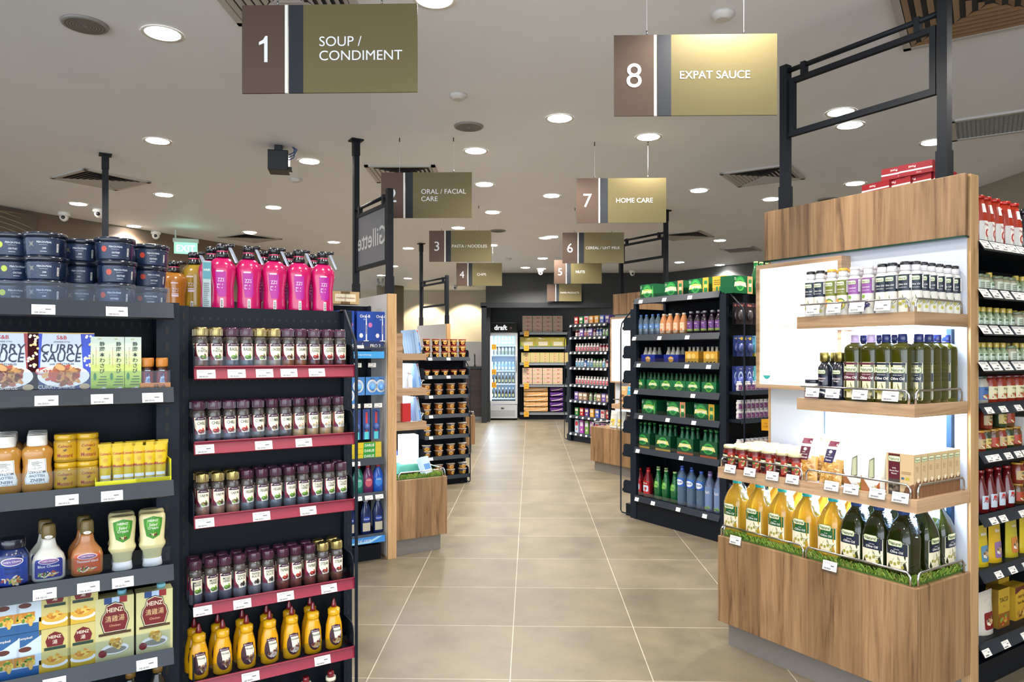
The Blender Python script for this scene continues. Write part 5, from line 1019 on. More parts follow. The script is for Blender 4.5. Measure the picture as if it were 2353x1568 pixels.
ket = bottle('ketchup_bottle', [(.027,0),(.030,.004),(.030,.08),(.016,.125),(.013,.165)], C_('5c1014'), .165, C_('8a1c1c'), lambda L: L.rect(-.026,.02,.026,.075,C_('b8c4d0')).text('ABC',0,.055,.016,C_('a01c24'),1,.03,.04).ell(-.008,.064,.008,.006,C_('b8281c'),2), caph=.012)
row(FR, ZR[2], .04, [(ket, p, 'dark red sauce bottle with pale label') for p in (2252,2272,2291,2312)], '{look}, {o} from the wooden board', 'sauce bottle', 'long necked red sauce bottles')
row(FR, ZR[2], .045, [(mx_[2], p, 'dark jar with ornate gold label') for p in (2336,2356)], '{look} beside the sauce bottles, {o}', 'sauce jar', 'dark jars by the bottles')
for i, p in enumerate((2336,2356)): mx_[0].put(FR.at(FR.lx(p,.045), .045, ZR[2]+.0915), FR.a, 'jar stacked on the %s dark jar beside the sauce bottles' % oth(i), 'sauce jar', 'dark jars by the bottles')
def pouch(col, win, txt, w=.10, h=.165, name='snack_pouch', single=False, extra=None):
    def f(u, v): t = .024*sin(pi*u)**.6*(1-v)**.5 + .001; return ((u-.5)*w, -t, v*h)
    def f2(u, v): a, b_, c_ = f(1-u, v); return (a, -b_, c_)
    m = MB(); m.grid(f, 8, 8, col, 'gloss'); m.grid(f2, 8, 8, col, 'gloss')
    L = Lab(lambda a, b_, l: (a, f(a/w+.5, min(1,max(0,b_/h)))[1]-l, b_), .012, 'satin', .0006)
    L.text(txt,0,h*.80,h*.08,C_('f0e8d8'),2,.02,w*.6).rrect(-w*.28,h*.12,w*.28,h*.52,.008,win,1)
    if extra: extra(L, w, h)
    else: L.blob(0,h*.32,w*.22,h*.15,[C_('c8a070'),C_('6a5a4a'),C_('e8dcc8')],12,2,.3)
    return Proto(name, [('pouch', m), ('label', L)], single)
yb = [pouch(C_('c9b022'), C_('5a8aa8'), 'Melba'), pouch(C_('d0a820'), C_('8a6a9a'), 'Bites'), pouch(C_('b8a82a'), C_('c87a3a'), 'Nutty')]
row(FR, ZR[1], .05, [(yb[i % 3], p, ('yellow snack pouch with blue window','yellow snack pouch with violet window','yellow snack pouch with orange window')[i % 3]) for i, p in enumerate((2253,2284,2322,2354))], '{look}, {o} from the wooden board', 'snack pouch', 'yellow snack pouches')
wb = pouch(C_('cfc6b8'), C_('7a1c1c'), 'Corn', .12, .175, 'tortilla_bag'); wb.put(FR.at(FR.lx(2262,.06), .06, ZR[0]), FR.a, 'white tortilla bag with dark red patch beside the board', 'tortilla bag')
tac = abox('taco_box', .10, .05, .165, C_('b8962a'), lambda L, w, h: L.text('TACO',0,h*.72,h*.12,C_('2a1c14'),1,.03,w*.8).rect(-w/2,0,w/2,h*.38,C_('8a5a22'),1).blob(0,h*.2,w*.4,h*.15,[C_('c89a3a'),C_('7a9a3a'),C_('b8402a')],18,2,.28).text('kit',0,h*.55,h*.06,C_('8a1c1c'),1), sidecol=C_('8a6a22')); tac.put(FR.at(FR.lx(2292,.07), .07, ZR[0]), FR.a, 'yellow taco kit box next to the tortilla bag', 'taco box', 'yellow taco boxes')
ta2 = abox('taco_box', .12, .06, .145, C_('c39a2c'), lambda L, w, h: L.pol([(-w/2,h),(w/2,h),(w/2,h*.8),(0,h*.9),(-w/2,h*.8)],C_('5a2018'),1).text('Old El Paso',0,h*.70,h*.08,C_('3a1c14'),2,.02,w*.7).text('Taco Shells',0,h*.52,h*.09,C_('3a1c14'),2,.03,w*.8).blob(0,h*.2,w*.4,h*.15,[C_('d8b05a'),C_('b88a3a'),C_('7a4a1c')],18,2,.3)); ta2.put(FR.at(FR.lx(2330,.08), .08, ZR[0]), FR.a, 'broad yellow taco shells box with brown top', 'taco box', 'yellow taco boxes')
tac.put(FR.at(FR.lx(2292,.14), .14, ZR[0]+.0), FR.a, 'yellow taco kit box standing behind the front one', 'taco box', 'yellow taco boxes')
# ---- sparkling water and juice rack
GRN = C_('0f7a3c'); LGR = C_('2fa04a')
def perrier(c2, c3=None, side_=None):
    def art(L, w, h):
        L.rect(-w/2,0,w/2,h,C_('0e5c34'),1).ell(-w*.02 if not c3 else -w*.16,h*.55,h*.42,h*.42,LGR,2,24)
        cx = -w*.02 if not c3 else -w*.16
        L.ell(cx,h*.5,h*.30,h*.36,C_('5fc060'),3,24).ell(cx,h*.5,h*.24,h*.29,C_('1c8a44'),4,24).pol([(cx-h*.52,h*.36),(cx-h*.46,h*.62),(cx,h*.70),(cx+h*.46,h*.62),(cx+h*.52,h*.36),(cx,h*.46)],c2,5).text('Perrier',cx,h*.52,h*.24,W_,6,.016,h*.9,rot=.0)
        if c3: L.rect(w*.22,0,w/2,h,c3,7).rrect(w*.28,h*.1,w*.44,h*.82,.004,C_('2f8a4a'),8).rect(w*.29,h*.4,w*.43,h*.6,c2,9)
        else: L.pol([(w*.32,h*.08),(w*.42,h*.08),(w*.42,h*.5),(w*.39,h*.72),(w*.39,h*.85),(w*.35,h*.85),(w*.35,h*.72),(w*.32,h*.5)],C_('57b45a'),7)
        L.lines(-w*.48,h*.74,-w*.34,h*.92,3,C_('bcd8b8'),7)
    return art
YEL = C_('e0b03a'); PIK = C_('e0a070'); PNK = C_('d88a90')
pA = abox('water_multipack', .17, .12, .125, C_('0e5c34'), perrier(C_('b8d060'))); pBx = abox('water_multipack', .20, .12, .125, C_('0e5c34'), perrier(C_('e8e0b0'), PIK)); pCx = abox('water_multipack', .20, .12, .125, C_('0e5c34'), perrier(C_('d8d060'), YEL)); pY = abox('water_multipack', .115, .12, .125, YEL, lambda L, w, h: L.lines(-w*.4,h*.5,w*.4,h*.85,3,C_('8a6a1c'),1).rect(-w*.2,h*.08,-w*.05,h*.4,C_('2f8a4a'),1).rect(w*.05,h*.08,w*.2,h*.4,C_('2f8a4a'),1))
for pr, px, lb in ((pA,1498,'green sparkling water carton on the rack top, plain green'), (pBx,1559,'sparkling water carton with peach end on the rack top'), (pCx,1616,'sparkling water carton with yellow end on the rack top'), (pY,1662,'plain yellow water carton end at the rack top corner')):
    pr.put(FD.at(FD.lx(px,.08), .09, ZD[6]), FD.a, lb, 'water carton', 'sparkling water cartons')
pBx.put(Fd2.at(.10,.11,1.802), Fd2.a, 'sparkling water carton turned toward the hanging packs', 'water carton', 'sparkling water cartons')
for pr, px, lb in ((pA,1503,'green sparkling water carton on the fourth shelf'), (pBx,1565,'sparkling water carton with pink end on the fourth shelf'), (pCx,1630,'sparkling water carton with yellow end on the fourth shelf')):
    pr.put(FD.at(FD.lx(px,.08), .085, ZD[2]), FD.a, lb, 'water carton', 'sparkling water cartons')
wtr = bottle('water_bottle', [(.028,0),(.031,.004),(.029,.03),(.031,.06),(.029,.09),(.031,.115),(.026,.135),(.013,.158),(.012,.164)], C_('7f96a8'), .164, C_('3a6ab0'), lambda L: L.rect(-.04,.062,.04,.10,C_('5a82b8')).text('Evian',0,.081,.010,W_,1,.016,.03), mat='liquid', caph=.014, k=(.9,1.0))
orj = bottle('juice_bottle', [(.028,0),(.032,.004),(.033,.06),(.031,.11),(.02,.145),(.014,.16)], C_('d08a58'), .16, C_('d8c8b0'), lambda L: L.rrect(-.024,.02,.024,.10,.006,C_('e8c4a0')).ell(0,.045,.012,.012,C_('d86a2c'),1,14).text('Snapple',0,.08,.009,C_('b8502c'),1,.01,.036), caph=.014)
ppj = bottle('juice_bottle', [(.027,0),(.030,.004),(.030,.11),(.018,.14),(.013,.165)], C_('241424'), .165, C_('8a8a92'), lambda L: L.rect(-.034,.03,.034,.105,C_('6a3a80')).rect(-.034,.03,.034,.045,C_('8aa03a'),1).text('Grape',0,.088,.010,W_,2,.016,.036).blob(0,.062,.016,.014,[C_('3c1c50'),C_('8a5aa0'),C_('c8b0d0')],9,2,.35), caph=.015)
w5 = 'on the sparkling water rack'
row(FD, ZD[5], .05, [(wtr, p, 'small clear water bottle') for p in (1473,1486,1499.8,1513)], '{look} on the rack\'s first row, {o} from the aisle', 'water bottle', 'small clear bottles')
row(FD, ZD[5], .05, [(orj, p, 'orange juice bottle') for p in (1526,1540.5,1556.5,1572)], '{look} on the sparkling water rack, {o} from the clear bottles', 'juice bottle', 'orange juice bottles')
row(FD, ZD[5], .05, [(ppj, p, 'dark grape juice bottle with purple label') for p in (1588,1604,1620,1637,1653)], '{look}, {o} from the orange ones', 'juice bottle', 'grape juice bottles')
row(FD, ZD[5], .12, [(ppj if i > 3 else orj if i > 1 else wtr, p, ('clear water','clear water','orange juice','orange juice','grape juice','grape juice','grape juice')[i]+' bottle') for i, p in enumerate((1482,1500,1533,1560,1590,1615,1640))], '{look} standing in the rear line of the top row, {o}', 'juice bottle', 'rear line bottles')
def sixpack(bc, card, art, h=.13, w=.15, cap=K_, name='bottle_multipack', tall=.07):
    m = MB()
    for i in range(3):
        for j in range(2): m.lathe([(w/6.6,.003),(w/6.3,h*.5),(w/9,h*.72),(w/14,h*.86),(w/14,h)], bc, 'gloss', seg=14, cx=(i-1)*w/3.05, cy=(j-.5)*w/3.05)
    c = MB()
    for i in range(3):
        for j in range(2): c.lathe([(w/12,h*.985),(w/12,h*1.04)], cap, 'gloss', seg=12, cx=(i-1)*w/3.05, cy=(j-.5)*w/3.05)
    b = MB(); b.box(-w/2-.002, w/2+.002, -w/3-.002, w/3+.002, 0, tall, card, 'satin'); L = Lab(flat(-w/3-.0025)); art(L, w, tall)
    return Proto(name, [('bottles', m), ('caps', c), ('carrier', b), ('printed_front', L)])
b6 = sixpack(C_('a8a8a0'), C_('1c2f8c'), lambda L, w, h: L.text('Orangina',0,h*.55,h*.22,W_,2,.016,w*.8).ell(0,h*.45,h*.40,h*.34,C_('e0a03a'),1,18).rect(-w/2,0,w/2,h*.12,C_('16246a'),1), h=.13, w=.155)
y6 = sixpack(C_('c8c0a8'), C_('e0a83a'), lambda L, w, h: L.ell(-w*.2,h*.6,h*.22,h*.22,C_('f0d080'),1,14).ell(w*.15,h*.62,h*.2,h*.2,C_('f0cc70'),1,14).ell(-w*.22,h*.1,h*.1,h*.1,K_,1).ell(w*.05,h*.1,h*.1,h*.1,K_,1).ell(w*.3,h*.1,h*.1,h*.1,K_,1), h=.125, w=.13, cap=C_('8a94a0'), tall=.095)
for pr, px, lb in ((b6,1500,'blue carrier pack of orange soda, nearer the aisle end'), (b6,1553,'blue carrier pack of orange soda beside the yellow packs'), (y6,1599,'yellow bottle carrier beside the blue soda packs'), (y6,1642,'yellow bottle carrier at the shelf\'s far corner')): pr.put(FD.at(FD.lx(px,.09), .09, ZD[4]), FD.a, lb, 'drink pack', 'drink carriers')
g6 = sixpack(C_('14502c'), C_('167040'), lambda L, w, h: (L.ell(0,h*.55,h*.42,h*.42,C_('7fc040'),1,20), L.ell(0,h*.55,h*.3,h*.3,C_('1f8a48'),2,20), L.pol([(-w*.36,h*.42),(-w*.3,h*.72),(w*.3,h*.72),(w*.36,h*.42),(0,h*.52)],C_('d8e0a0'),3), L.text('Perrier',0,h*.6,h*.2,W_,4,.016,w*.6)), h=.14, w=.135, tall=.085)
for i, px in enumerate((1478,1511,1541,1571,1603,1640)): g6.put(FD.at(FD.lx(px,.08), .075, ZD[3]), FD.a, 'green sparkling water six pack, %s from the aisle end' % oth(i), 'water pack', 'green six packs')
def bigpack(c): return sixpack(C_('17603a'), C_('124f30'), lambda L, w, h: (L.rect(-w/2,0,w/2,h*.14,c,1), L.ell(0,h*.55,h*.42,h*.34,C_('3fa04a'),1,20), L.ell(0,h*.55,h*.3,h*.24,C_('17703c'),2,20), L.pol([(-w*.42,h*.42),(-w*.34,h*.68),(w*.34,h*.68),(w*.42,h*.42),(0,h*.5)],C_('e0dc80'),3), L.text('Perrier',0,h*.57,h*.18,W_,4,.016,w*.66)), h=.2, w=.165, cap=C_('4aa050'), tall=.125)
bp1, bp2 = bigpack(YEL), bigpack(C_('d8683a'))
for i, px in enumerate((1488,1535,1586,1640)): (bp1 if i < 2 else bp2).put(FD.at(FD.lx(px,.09), .09, ZD[1]), FD.a, 'large green bottle pack with %s stripe, %s from the aisle end' % ('yellow' if i < 2 else 'orange', oth(i)), 'water pack', 'large sparkling water packs')
redj = bottle('cranberry_bottle', [(.034,0),(.038,.004),(.036,.06),(.038,.12),(.034,.15),(.016,.195),(.015,.205)], C_('6a141c'), .205, C_('b01c24'), lambda L: L.rect(-.044,.03,.044,.135,C_('b81c24')).rrect(-.03,.05,.030,.10,.01,C_('c8d8e8'),1).text('Ocean',0,.118,.012,W_,2,.02,.04).blob(0,.075,.022,.016,[C_('a01420'),C_('d84a4a')],9,2,.35), n=3)
grb = bottle('green_bottle', [(.032,0),(.035,.004),(.035,.12),(.020,.18),(.014,.235)], C_('0d5a2c'), .235, C_('a8c88a'), lambda L: L.pol([(-.02,.10),(.02,.10),(.028,.125),(.02,.15),(-.02,.15),(-.028,.125)],C_('6fae4a')).text('Perrier',0,.125,.010,C_('143a24'),1,.02,.042), caph=.012)
aqu = bottle('mineral_water_bottle', [(.036,0),(.040,.004),(.038,.03),(.040,.06),(.038,.09),(.040,.12),(.038,.15),(.040,.19),(.036,.23),(.015,.262),(.014,.27)], C_('6f90b0'), .27, C_('2c5ab8'), lambda L: L.rect(-.05,.15,.05,.215,C_('2c62c0')).ell(0,.182,.036,.022,C_('dfe8f4'),1,20).text('AQUA',0,.184,.018,C_('1c3a9c'),2,.03,.056), mat='liquid')
bal = bottle('tall_water_bottle', [(.035,0),(.038,.004),(.038,.19),(.030,.225),(.016,.25),(.015,.265)], C_('7f90b8'), .265, C_('9a86c8'), lambda L: L.rect(-.04,.02,.04,.19,C_('7088b0')).text('Bali',0,.15,.022,W_,1,0,.05).blob(0,.035,.036,.014,[C_('5f9a3a'),C_('8ab83a'),C_('c8d83a')],14,1,.3), mat='liquid')
for pr, pxs, lk, cat in ((redj,(1470,1490),'red cranberry juice bottle','juice bottle'),(grb,(1513,1531,1551),'green glass sparkling water bottle','water bottle'),(aqu,(1568,1590,1612),'large blue mineral water bottle','water bottle'),(bal,(1632,1653,1672),'slim clear water bottle with lilac cap','water bottle')):
    row(FD, ZD[0], .055, [(pr, p, lk) for p in pxs], '{look}, {o} on the lowest shelf', cat, lk+'s')
    row(FD, ZD[0], .14, [(pr, p, lk) for p in pxs[:2]], '{look} in the rear line of the lowest shelf, {o}', cat, lk+'s')
# hanging packs on the near side of that gondola
def hangcard(w, h, col, art, name='hanging_pack', bs=1.0):
    m = MB(); m.box(-w/2, w/2, -.002, 0, -h, 0, col, 'satin'); L = Lab(flat(-.0023)); L.rect(-w/2,-h,w/2,0,col); art(L, w, h)
    bl = MB(); bl.lathe([(w*.36*bs,0),(w*.34*bs,.012),(w*.2*bs,.02),(0,.021)], tuple(min(1, c*1.6+.05) for c in col), 'gloss', seg=14); bl.v = [(x, -.002-z, y*1.3-h*.58) for x, y, z in bl.v]; bl.f = [f[::-1] for f in bl.f]
    hk = MB(); hk.tube([(0,.07,-.012),(0,-.03,-.012),(0,-.034,-.006)], .0018, C_('b8bcc0'), 'metal', 5)
    return Proto(name, [('backing_card', m), ('blister', bl), ('printed_front', L), ('hook', hk)])
hc = [hangcard(.085,.155,C_('2a2024'), lambda L, w, h: L.text('Choc',0,-h*.12,h*.09,C_('d8c8a8'),1,.02,w*.7).ell(0,-h*.12,w*.4,h*.07,C_('7a1c2c'),.5,16)), hangcard(.07,.15,C_('2f3f78'), lambda L, w, h: L.ell(w*.1,-h*.14,w*.2,h*.08,C_('e0c03a'),1,12).text('toy',-w*.2,-h*.14,h*.07,W_,1,.02)), hangcard(.07,.15,C_('6fb0d0'), lambda L, w, h: L.text('aqua',0,-h*.1,h*.08,C_('1c3a7a'),1,.02,w*.7).rect(-w/2,-h,w/2,-h*.85,C_('d8c03a'),1)), hangcard(.08,.19,C_('3a4a90'), lambda L, w, h: L.ell(0,-h*.45,w*.3,h*.26,C_('c8d8f0'),1,20).ell(0,-h*.45,w*.2,h*.18,C_('3a4a90'),2,20).text('ring',0,-h*.1,h*.06,W_,1,.02)), hangcard(.085,.19,C_('5fb8c8'), lambda L, w, h: L.ell(0,-h*.45,w*.3,h*.26,C_('e8f4f4'),1,20).text('fin',0,-h*.1,h*.06,C_('1c4a6a'),1,.02).rect(-w/2,-h,w/2,-h*.92,C_('d8c83a'),1))]
hn = ['dark chocolate pack','navy blister pack','pale blue blister pack','indigo ring pack','turquoise fin pack']
for z, ks, nm in ((1.735,(0,0,0,0),'top'), (1.50,(1,1,2,2),'middle'), (1.28,(3,3,4,4),'lower')):
    for j in range(2):
        for i, k in enumerate(ks):
            x = .06+.092*i+.004*j; hc[k].put(Fd2.at(x, .045-.033*j+.03, z), Fd2.a+random.uniform(-.1,.1), '%s hanging %s in the %s row beside the water rack%s' % (hn[k], oth(i), nm, '' if j else ', behind'), 'hanging pack', 'packs hanging on hooks')
cup = bottle('yogurt_drink', [(.018,0),(.021,.003),(.021,.022),(.018,.03),(.021,.038),(.021,.05),(.015,.058)], C_('d8d0d0'), .058, C_('dfe0ea'), lambda L: L.rect(-.021,.006,.021,.042,C_('7a4a80')).blob(0,.02,.016,.012,[C_('3c2a6a'),C_('b84a5a')],6,1,.4), caph=.010, single=True)
cup2 = bottle('yogurt_drink', [(.018,0),(.021,.003),(.021,.022),(.018,.03),(.021,.038),(.021,.05),(.015,.058)], C_('e0d4d0'), .058, C_('dfe0ea'), lambda L: L.rect(-.021,.006,.021,.042,C_('b84a3a')).blob(0,.02,.016,.012,[C_('c8402a'),C_('e8a03a')],6,1,.4), caph=.010, single=True)
for z, pr, nm, c in ((.905,cup,'second shelf','purple'), (.972,cup,'second shelf, stacked','purple'), (.625,cup2,'lower shelf','orange'), (.692,cup2,'lower shelf, stacked','orange'), (1.105,cup,'upper shelf','purple')):
    for i in range(9): pr.put(Fd2.at(.04+.046*i, .035, z), Fd2.a, 'small %s yogurt drink, %s along the side rack\'s %s' % (c, oth(i), nm), 'yogurt drink', 'small drinks on the side rack')
for i, x in enumerate((.12,.18,.25,.33,.40)): grb.put(Fd2.at(x+.18, .10, 1.802), Fd2.a, 'dark green bottle on top beside the water cartons, %s' % oth(i), 'water bottle', 'dark green bottles on the side rack')
m = MB(); m.poly([(-.035,-.004,-.08),(.035,-.008,-.085),(.035,0,0),(-.035,0,0)], C_('f0b02c'), 'satin'); m.poly([(-.035,.0,-.08),(-.035,.0005,0),(.035,.0005,0),(.035,-.006,-.085)], C_('e8a82c'), 'satin'); q = Lab(flat(-.006)); q.text('2 for', 0,-.03,.012,C_('8a3a14'),1).text('1.50',0,-.052,.016,C_('8a3a14'),1)
Proto('promo_tag', [('card', m), ('print', q)]).put(Fd2.at(.24,-.03,.90), Fd2.a-R(10), 'orange promotion card dangling by the yogurt drinks', 'promotion card')
# pink boxes in the pocket rack
pkb = abox('pink_box', .09, .06, .115, C_('e07a90'), lambda L, w, h: L.rect(-w/2,h*.3,w/2,h*.6,C_('e8b8c0'),1), single=True, sideart=lambda L, w, h: L.rect(-w*.4,h*.3,w*.4,h*.85,C_('ecc0c8'),1).text('care',0,h*.6,h*.15,C_('a02a4a'),2,.02,w*.7)); ogb = abox('orange_box', .09, .06, .145, C_('e0a070'), lambda L, w, h: L, single=True, sideart=lambda L, w, h: L.rect(-w*.4,h*.2,w*.4,h*.9,C_('f0d0a8'),1))
for i, z in enumerate((.521,.722,.927,1.143,1.351)): pkb.put(Fd3o.at(.40,.085,z), Fd3o.a, 'pink box on the pocket rack, %s from the bottom' % oth(i), 'box', 'boxes in the pocket rack')
ogb.put(Fd3o.at(.40,.085,1.589), Fd3o.a, 'pale orange box on the pocket rack top', 'box', 'boxes in the pocket rack')
wbx = abox('white_box', .10, .07, .22, C_('d8d4d8'), lambda L, w, h: L.rect(-w/2,0,w/2,h*.2,C_('7a3a6a'),1), single=True, sideart=lambda L, w, h: L.lines(-w*.3,h*.2,w*.3,h*.7,6,C_('8a6a80'),1)); wbx.put(Fd3o.at(.40,.085,.214), Fd3o.a, 'tall white box on the pocket rack bottom', 'box', 'boxes in the pocket rack')
# ---- granola display
gb = [pouch(C_('c9a06a'), C_('7a4a2a'), 'Granola', .12, .20, 'granola_pouch'), pouch(C_('3f9ac0'), C_('c87a2c'), 'Muesli', .12, .20, 'granola_pouch'), pouch(C_('e0a050'), C_('f0e0c0'), 'Oats', .12, .20, 'granola_pouch'), pouch(C_('d0d4d0'), C_('e0c03a'), 'Nut mix', .12, .20, 'granola_pouch'), pouch(C_('2c2c34'), C_('d8d0c0'), 'Seeds', .12, .20, 'granola_pouch')]
gn = ['tan granola pouch','blue muesli pouch','orange oats pouch','pale nut mix pouch','black seed pouch']
for z, ks, nm in ((.80,(0,1,2,1),'shelf'), (.93,(),''), (.515,(3,3,4,0,3),'base')):
    for i, k in enumerate(ks):
        for j in range(2): gb[k].put(FG.at((.46 if nm == 'shelf' else .30)+.125*i, .09+.09*j, z), FG.a, '%s standing %s on the granola %s%s' % (gn[k], oth(i), nm, ', behind' if j else ''), 'granola pouch', 'granola pouches', rx=R(-8))
for i, k in enumerate((0,1)): gb[k].put(FG.at(.46+.13*i, .24, .97), FG.a, gn[k]+' raised above the shelf\'s rear, %s' % oth(i), 'granola pouch', 'granola pouches')
# ---- pharmacy rack: small packs in rows
def simple(kind, w, h, c, c2, capc=W_):
    if kind == 'box': return abox('small_box', w, w*.7, h, c, lambda L, a, b: L.rect(-a*.4,b*.55,a*.4,b*.85,c2,1).blob(0,b*.25,a*.35,b*.16,[c2, C_('e0c080')],5,1,.4), single=True)
    m = MB(); m.lathe([(w*.46,0),(w*.5,.004),(w*.5,h*.68),(w*.28,h*.82),(w*.28,h*.85)], c, 'gloss', seg=14); m.lathe([(w*.32,h*.85),(w*.32,h)], capc, 'satin', seg=14)
    L = Lab(wrap([(w*.5,0),(w*.5,h)]), .01); L.rect(-w*.55,h*.12,w*.55,h*.56,c2); L.lines(-w*.3,h*.3,w*.3,h*.5,2,c,1)
    return Proto('small_bottle', [('b', m), ('l', L)], True)
RB = [C_('b81c1c'),C_('1c7a2c'),C_('d8c8c8'),C_('e0962c'),C_('e8a83a'),C_('4a6ac8'),C_('5a3a90')]
names = ['red','green','white and red','orange','amber','blue','purple']
tb_ = [simple('box', .085, .125, c, C_('e8dcc8') if i != 2 else C_('c8202c')) for i, c in enumerate(RB)]
for i, p in enumerate(tb_): p.put(FM.at(.10+.125*i, .08, ZM[7]), FM.a, names[i]+' box on top of the toiletries rack', 'box', 'boxes on the toiletries rack top')
for i, p in enumerate(tb_): p.put(FM.at(.11+.125*i, .17, ZM[7]), FM.a, names[i]+' box in the rear line atop the toiletries rack', 'box', 'boxes on the toiletries rack top')
wb1, wb2, wb3, wb4, wb5 = simple('b',.05,.13,C_('e4e2e0'),C_('c8505a')), simple('b',.055,.12,C_('7a1c2c'),C_('e0d0c8'),C_('d8d8d8')), simple('b',.05,.14,C_('dfe6ec'),C_('4a9ac0')), simple('b',.055,.13,C_('2a5aa8'),C_('e8e8f0')), simple('b',.05,.13,C_('e8e6e2'),C_('7aa860'),C_('3a8a4a'))
wx1 = simple('box',.09,.13,C_('6a4aa0'),C_('e8e0e8')); wx2 = simple('box',.10,.12,C_('9a7a5c'),C_('e8e0d0')); wx3 = simple('box',.085,.2,C_('c8d8ec'),C_('c8202c')); wx4 = simple('box',.085,.2,C_('b84ab8'),C_('e8e0f0')); wx5 = simple('box',.085,.2,C_('78a84a'),C_('e8e0f0'))
rowsM = [(6,(wb2,wb2,wx1,wb1,wb1,wx1,wb2,wb4,wb4,wb5,wb5,wb4),'dark and blue'), (5,(wb1,wb1,wb1,wb1,wb1,wb1,wb1,wb1,wb2,wb2,wb2,wb1),'white'), (4,(wb3,wb3,wb3,wb4,wb3,wb3,wb5,wb5,wb5,wb3,wb2,wb1),'blue and white'), (3,(wb1,)*12,'white capped'), (2,(wx1,wx2,wx2,wb5,wb5,wx2,wx1,wx2),'carton'), (1,(tb_[1],tb_[0],tb_[6],tb_[4],tb_[5],tb_[2],tb_[0]),'coloured'), (0,(wx3,wx4,wx5,wx4,wx3,wx4,wx3),'tall')]
for zi, ks, nm in rowsM:
    n = len(ks)
    for i, k in enumerate(ks):
        nmk = 'box' if k.o.name.startswith('small_box') else 'bottle'
        k.put(FM.at(.075+(.88/n)*(i+.4), .07, ZM[zi]), FM.a, 'small %s %s of the %s row, toiletries rack shelf %s from bottom' % (oth(i), nmk, nm, oth(zi)), nmk, 'toiletries on the far end rack')
        if zi in (0,1,2,6): k.put(FM.at(.085+(.88/n)*(i+.4), .16, ZM[zi]), FM.a, 'rear %s %s of the %s row on the toiletries rack' % (oth(i), nmk, nm), nmk, 'toiletries on the far end rack')
# ---- cup noodles
def cupn(c, c2, r=.045, h=.062, lid=C_('c8c4b8')):
    m = MB(); m.lathe([(r*.78,0),(r*.98,h*.9),(r*1.06,h*.92),(r*1.06,h),(0,h)], [c,c,lid,lid], 'satin', seg=20)
    L = Lab(wrap([(r*.78,0),(r*.98,h*.9)]), .012, 'satin', .0005); L.rect(-r*1.4,h*.62,r*1.4,h*.86,c2).ell(0,h*.42,r*.55,h*.28,C_('e8c060'),1,14).blob(0,h*.4,r*.5,h*.24,[C_('c87a2c'),C_('7a3a1c'),C_('e8d8a0')],7,2,.4).text('NOODLE',0,h*.74,h*.13,W_,2,.02,r*1.3)
    return Proto('instant_noodle_cup', [('cup', m), ('label', L)], True)
CN = {'o':cupn(C_('c8762c'),C_('7a4a1c')), 'y':cupn(C_('d09a3a'),C_('2c3a6a')), 'k':cupn(C_('1c181a'),C_('b8862c'),.040,.066,C_('b0383a')), 'r':cupn(C_('6a1420'),C_('c8a02c'),.040,.066,C_('b0383a')), 'p':cupn(C_('d8a060'),C_('b84a2c'))}
rc = [(6,3,'kkkrr',(.066),'kkkrr'), (5,1,'rkkrk',.066,''), (4,2,'oooo',.062,''), (3,2,'oooo',.062,''), (2,2,'yoyo',.062,''), (1,2,'yooo',.062,''), (0,2,'pooy',.062,'')]
cd_ = {'o':'orange','y':'yellow','k':'black','r':'dark red','p':'pale orange'}
for zi, lv, ks, hh, _ in rc:
    n = len(ks)
    for k in range(lv):
        for i, c in enumerate(ks): CN[c].put(FC.at(.055+(.42/(n-1))*i, .06, ZC[zi]+hh*k), FC.a+random.uniform(-.4,.4), '%s noodle cup, %s along, level %d, cup rack shelf %s from the floor' % (cd_[c], oth(i), k+1, oth(zi)), 'noodle cup', 'instant noodle cups on the navy rack')
for i in range(3): CN['o'].put(FC.at(.02+.06*i, .24, 1.36), FC.a, 'orange noodle cup behind the top stack, %s along' % oth(i), 'noodle cup', 'instant noodle cups on the navy rack')
# ---- far shelving with tissue boxes and the glass door fridge
FP = Frame(P(1195,15.0), 15.0, 0); WP = P(1303,15.0)-P(1195,15.0)
def pz(y): return H(y, 15.0)
ZP = [pz(948), pz(884), pz(834), pz(797), pz(764)]
fs = rack(FP, 'tissue_shelf', 'distant shelving bay piled with tissue and paper packs', 0, WP, .42, ZP, 1.85, C_('8f969c'), [], brackets=False, railh=.05, tilt=0)
def tis(L, w, h): L.rect(-w/2,h*.35,w/2,h*.5,C_('a8c078'),1).blob(0,h*.6,w*.3,h*.25,[C_('c86a5a'),C_('f0e0d0'),C_('8aa860')],7,2,.35)
tbx = abox('tissue_box', .20, .12, .085, C_('dcb8a4'), tis, single=True); thn = abox('flat_tissue_box', .19, .12, .052, C_('cdb87a'), tis, single=True)
for zi, nm in ((4,'top'), (1,'fourth')):
    for k in range(4):
        for i in range(4): tbx.put(FP.at(.15+.21*i, .09, ZP[zi]+.0855*k), 0, 'pink tissue box, column %s, level %s, on the %s far shelf' % (oth(i), oth(k), nm), 'tissue box', 'tissue boxes on the far shelving')
for k in range(4):
    for i in range(5): thn.put(FP.at(.12+.195*i, .09, ZP[2]+.0525*k), 0, 'flat yellow tissue box, column %s, level %s, far shelving' % (oth(i), oth(k)), 'tissue box', 'tissue boxes on the far shelving')
kr = pouch(C_('c9b84a'), C_('e8e0c0'), 'Tissue', .34, .20, 'tissue_pack', True, lambda L, w, h: L.pol([(-w/2,0),(-w/2,h*.5),(-w*.3,0)],C_('8ab040'),1))
for i in range(3): kr.put(FP.at(.17+.31*i, .09, ZP[3]), 0, 'yellow green tissue pack, %s on the far shelving' % oth(i), 'tissue pack', 'soft tissue packs')
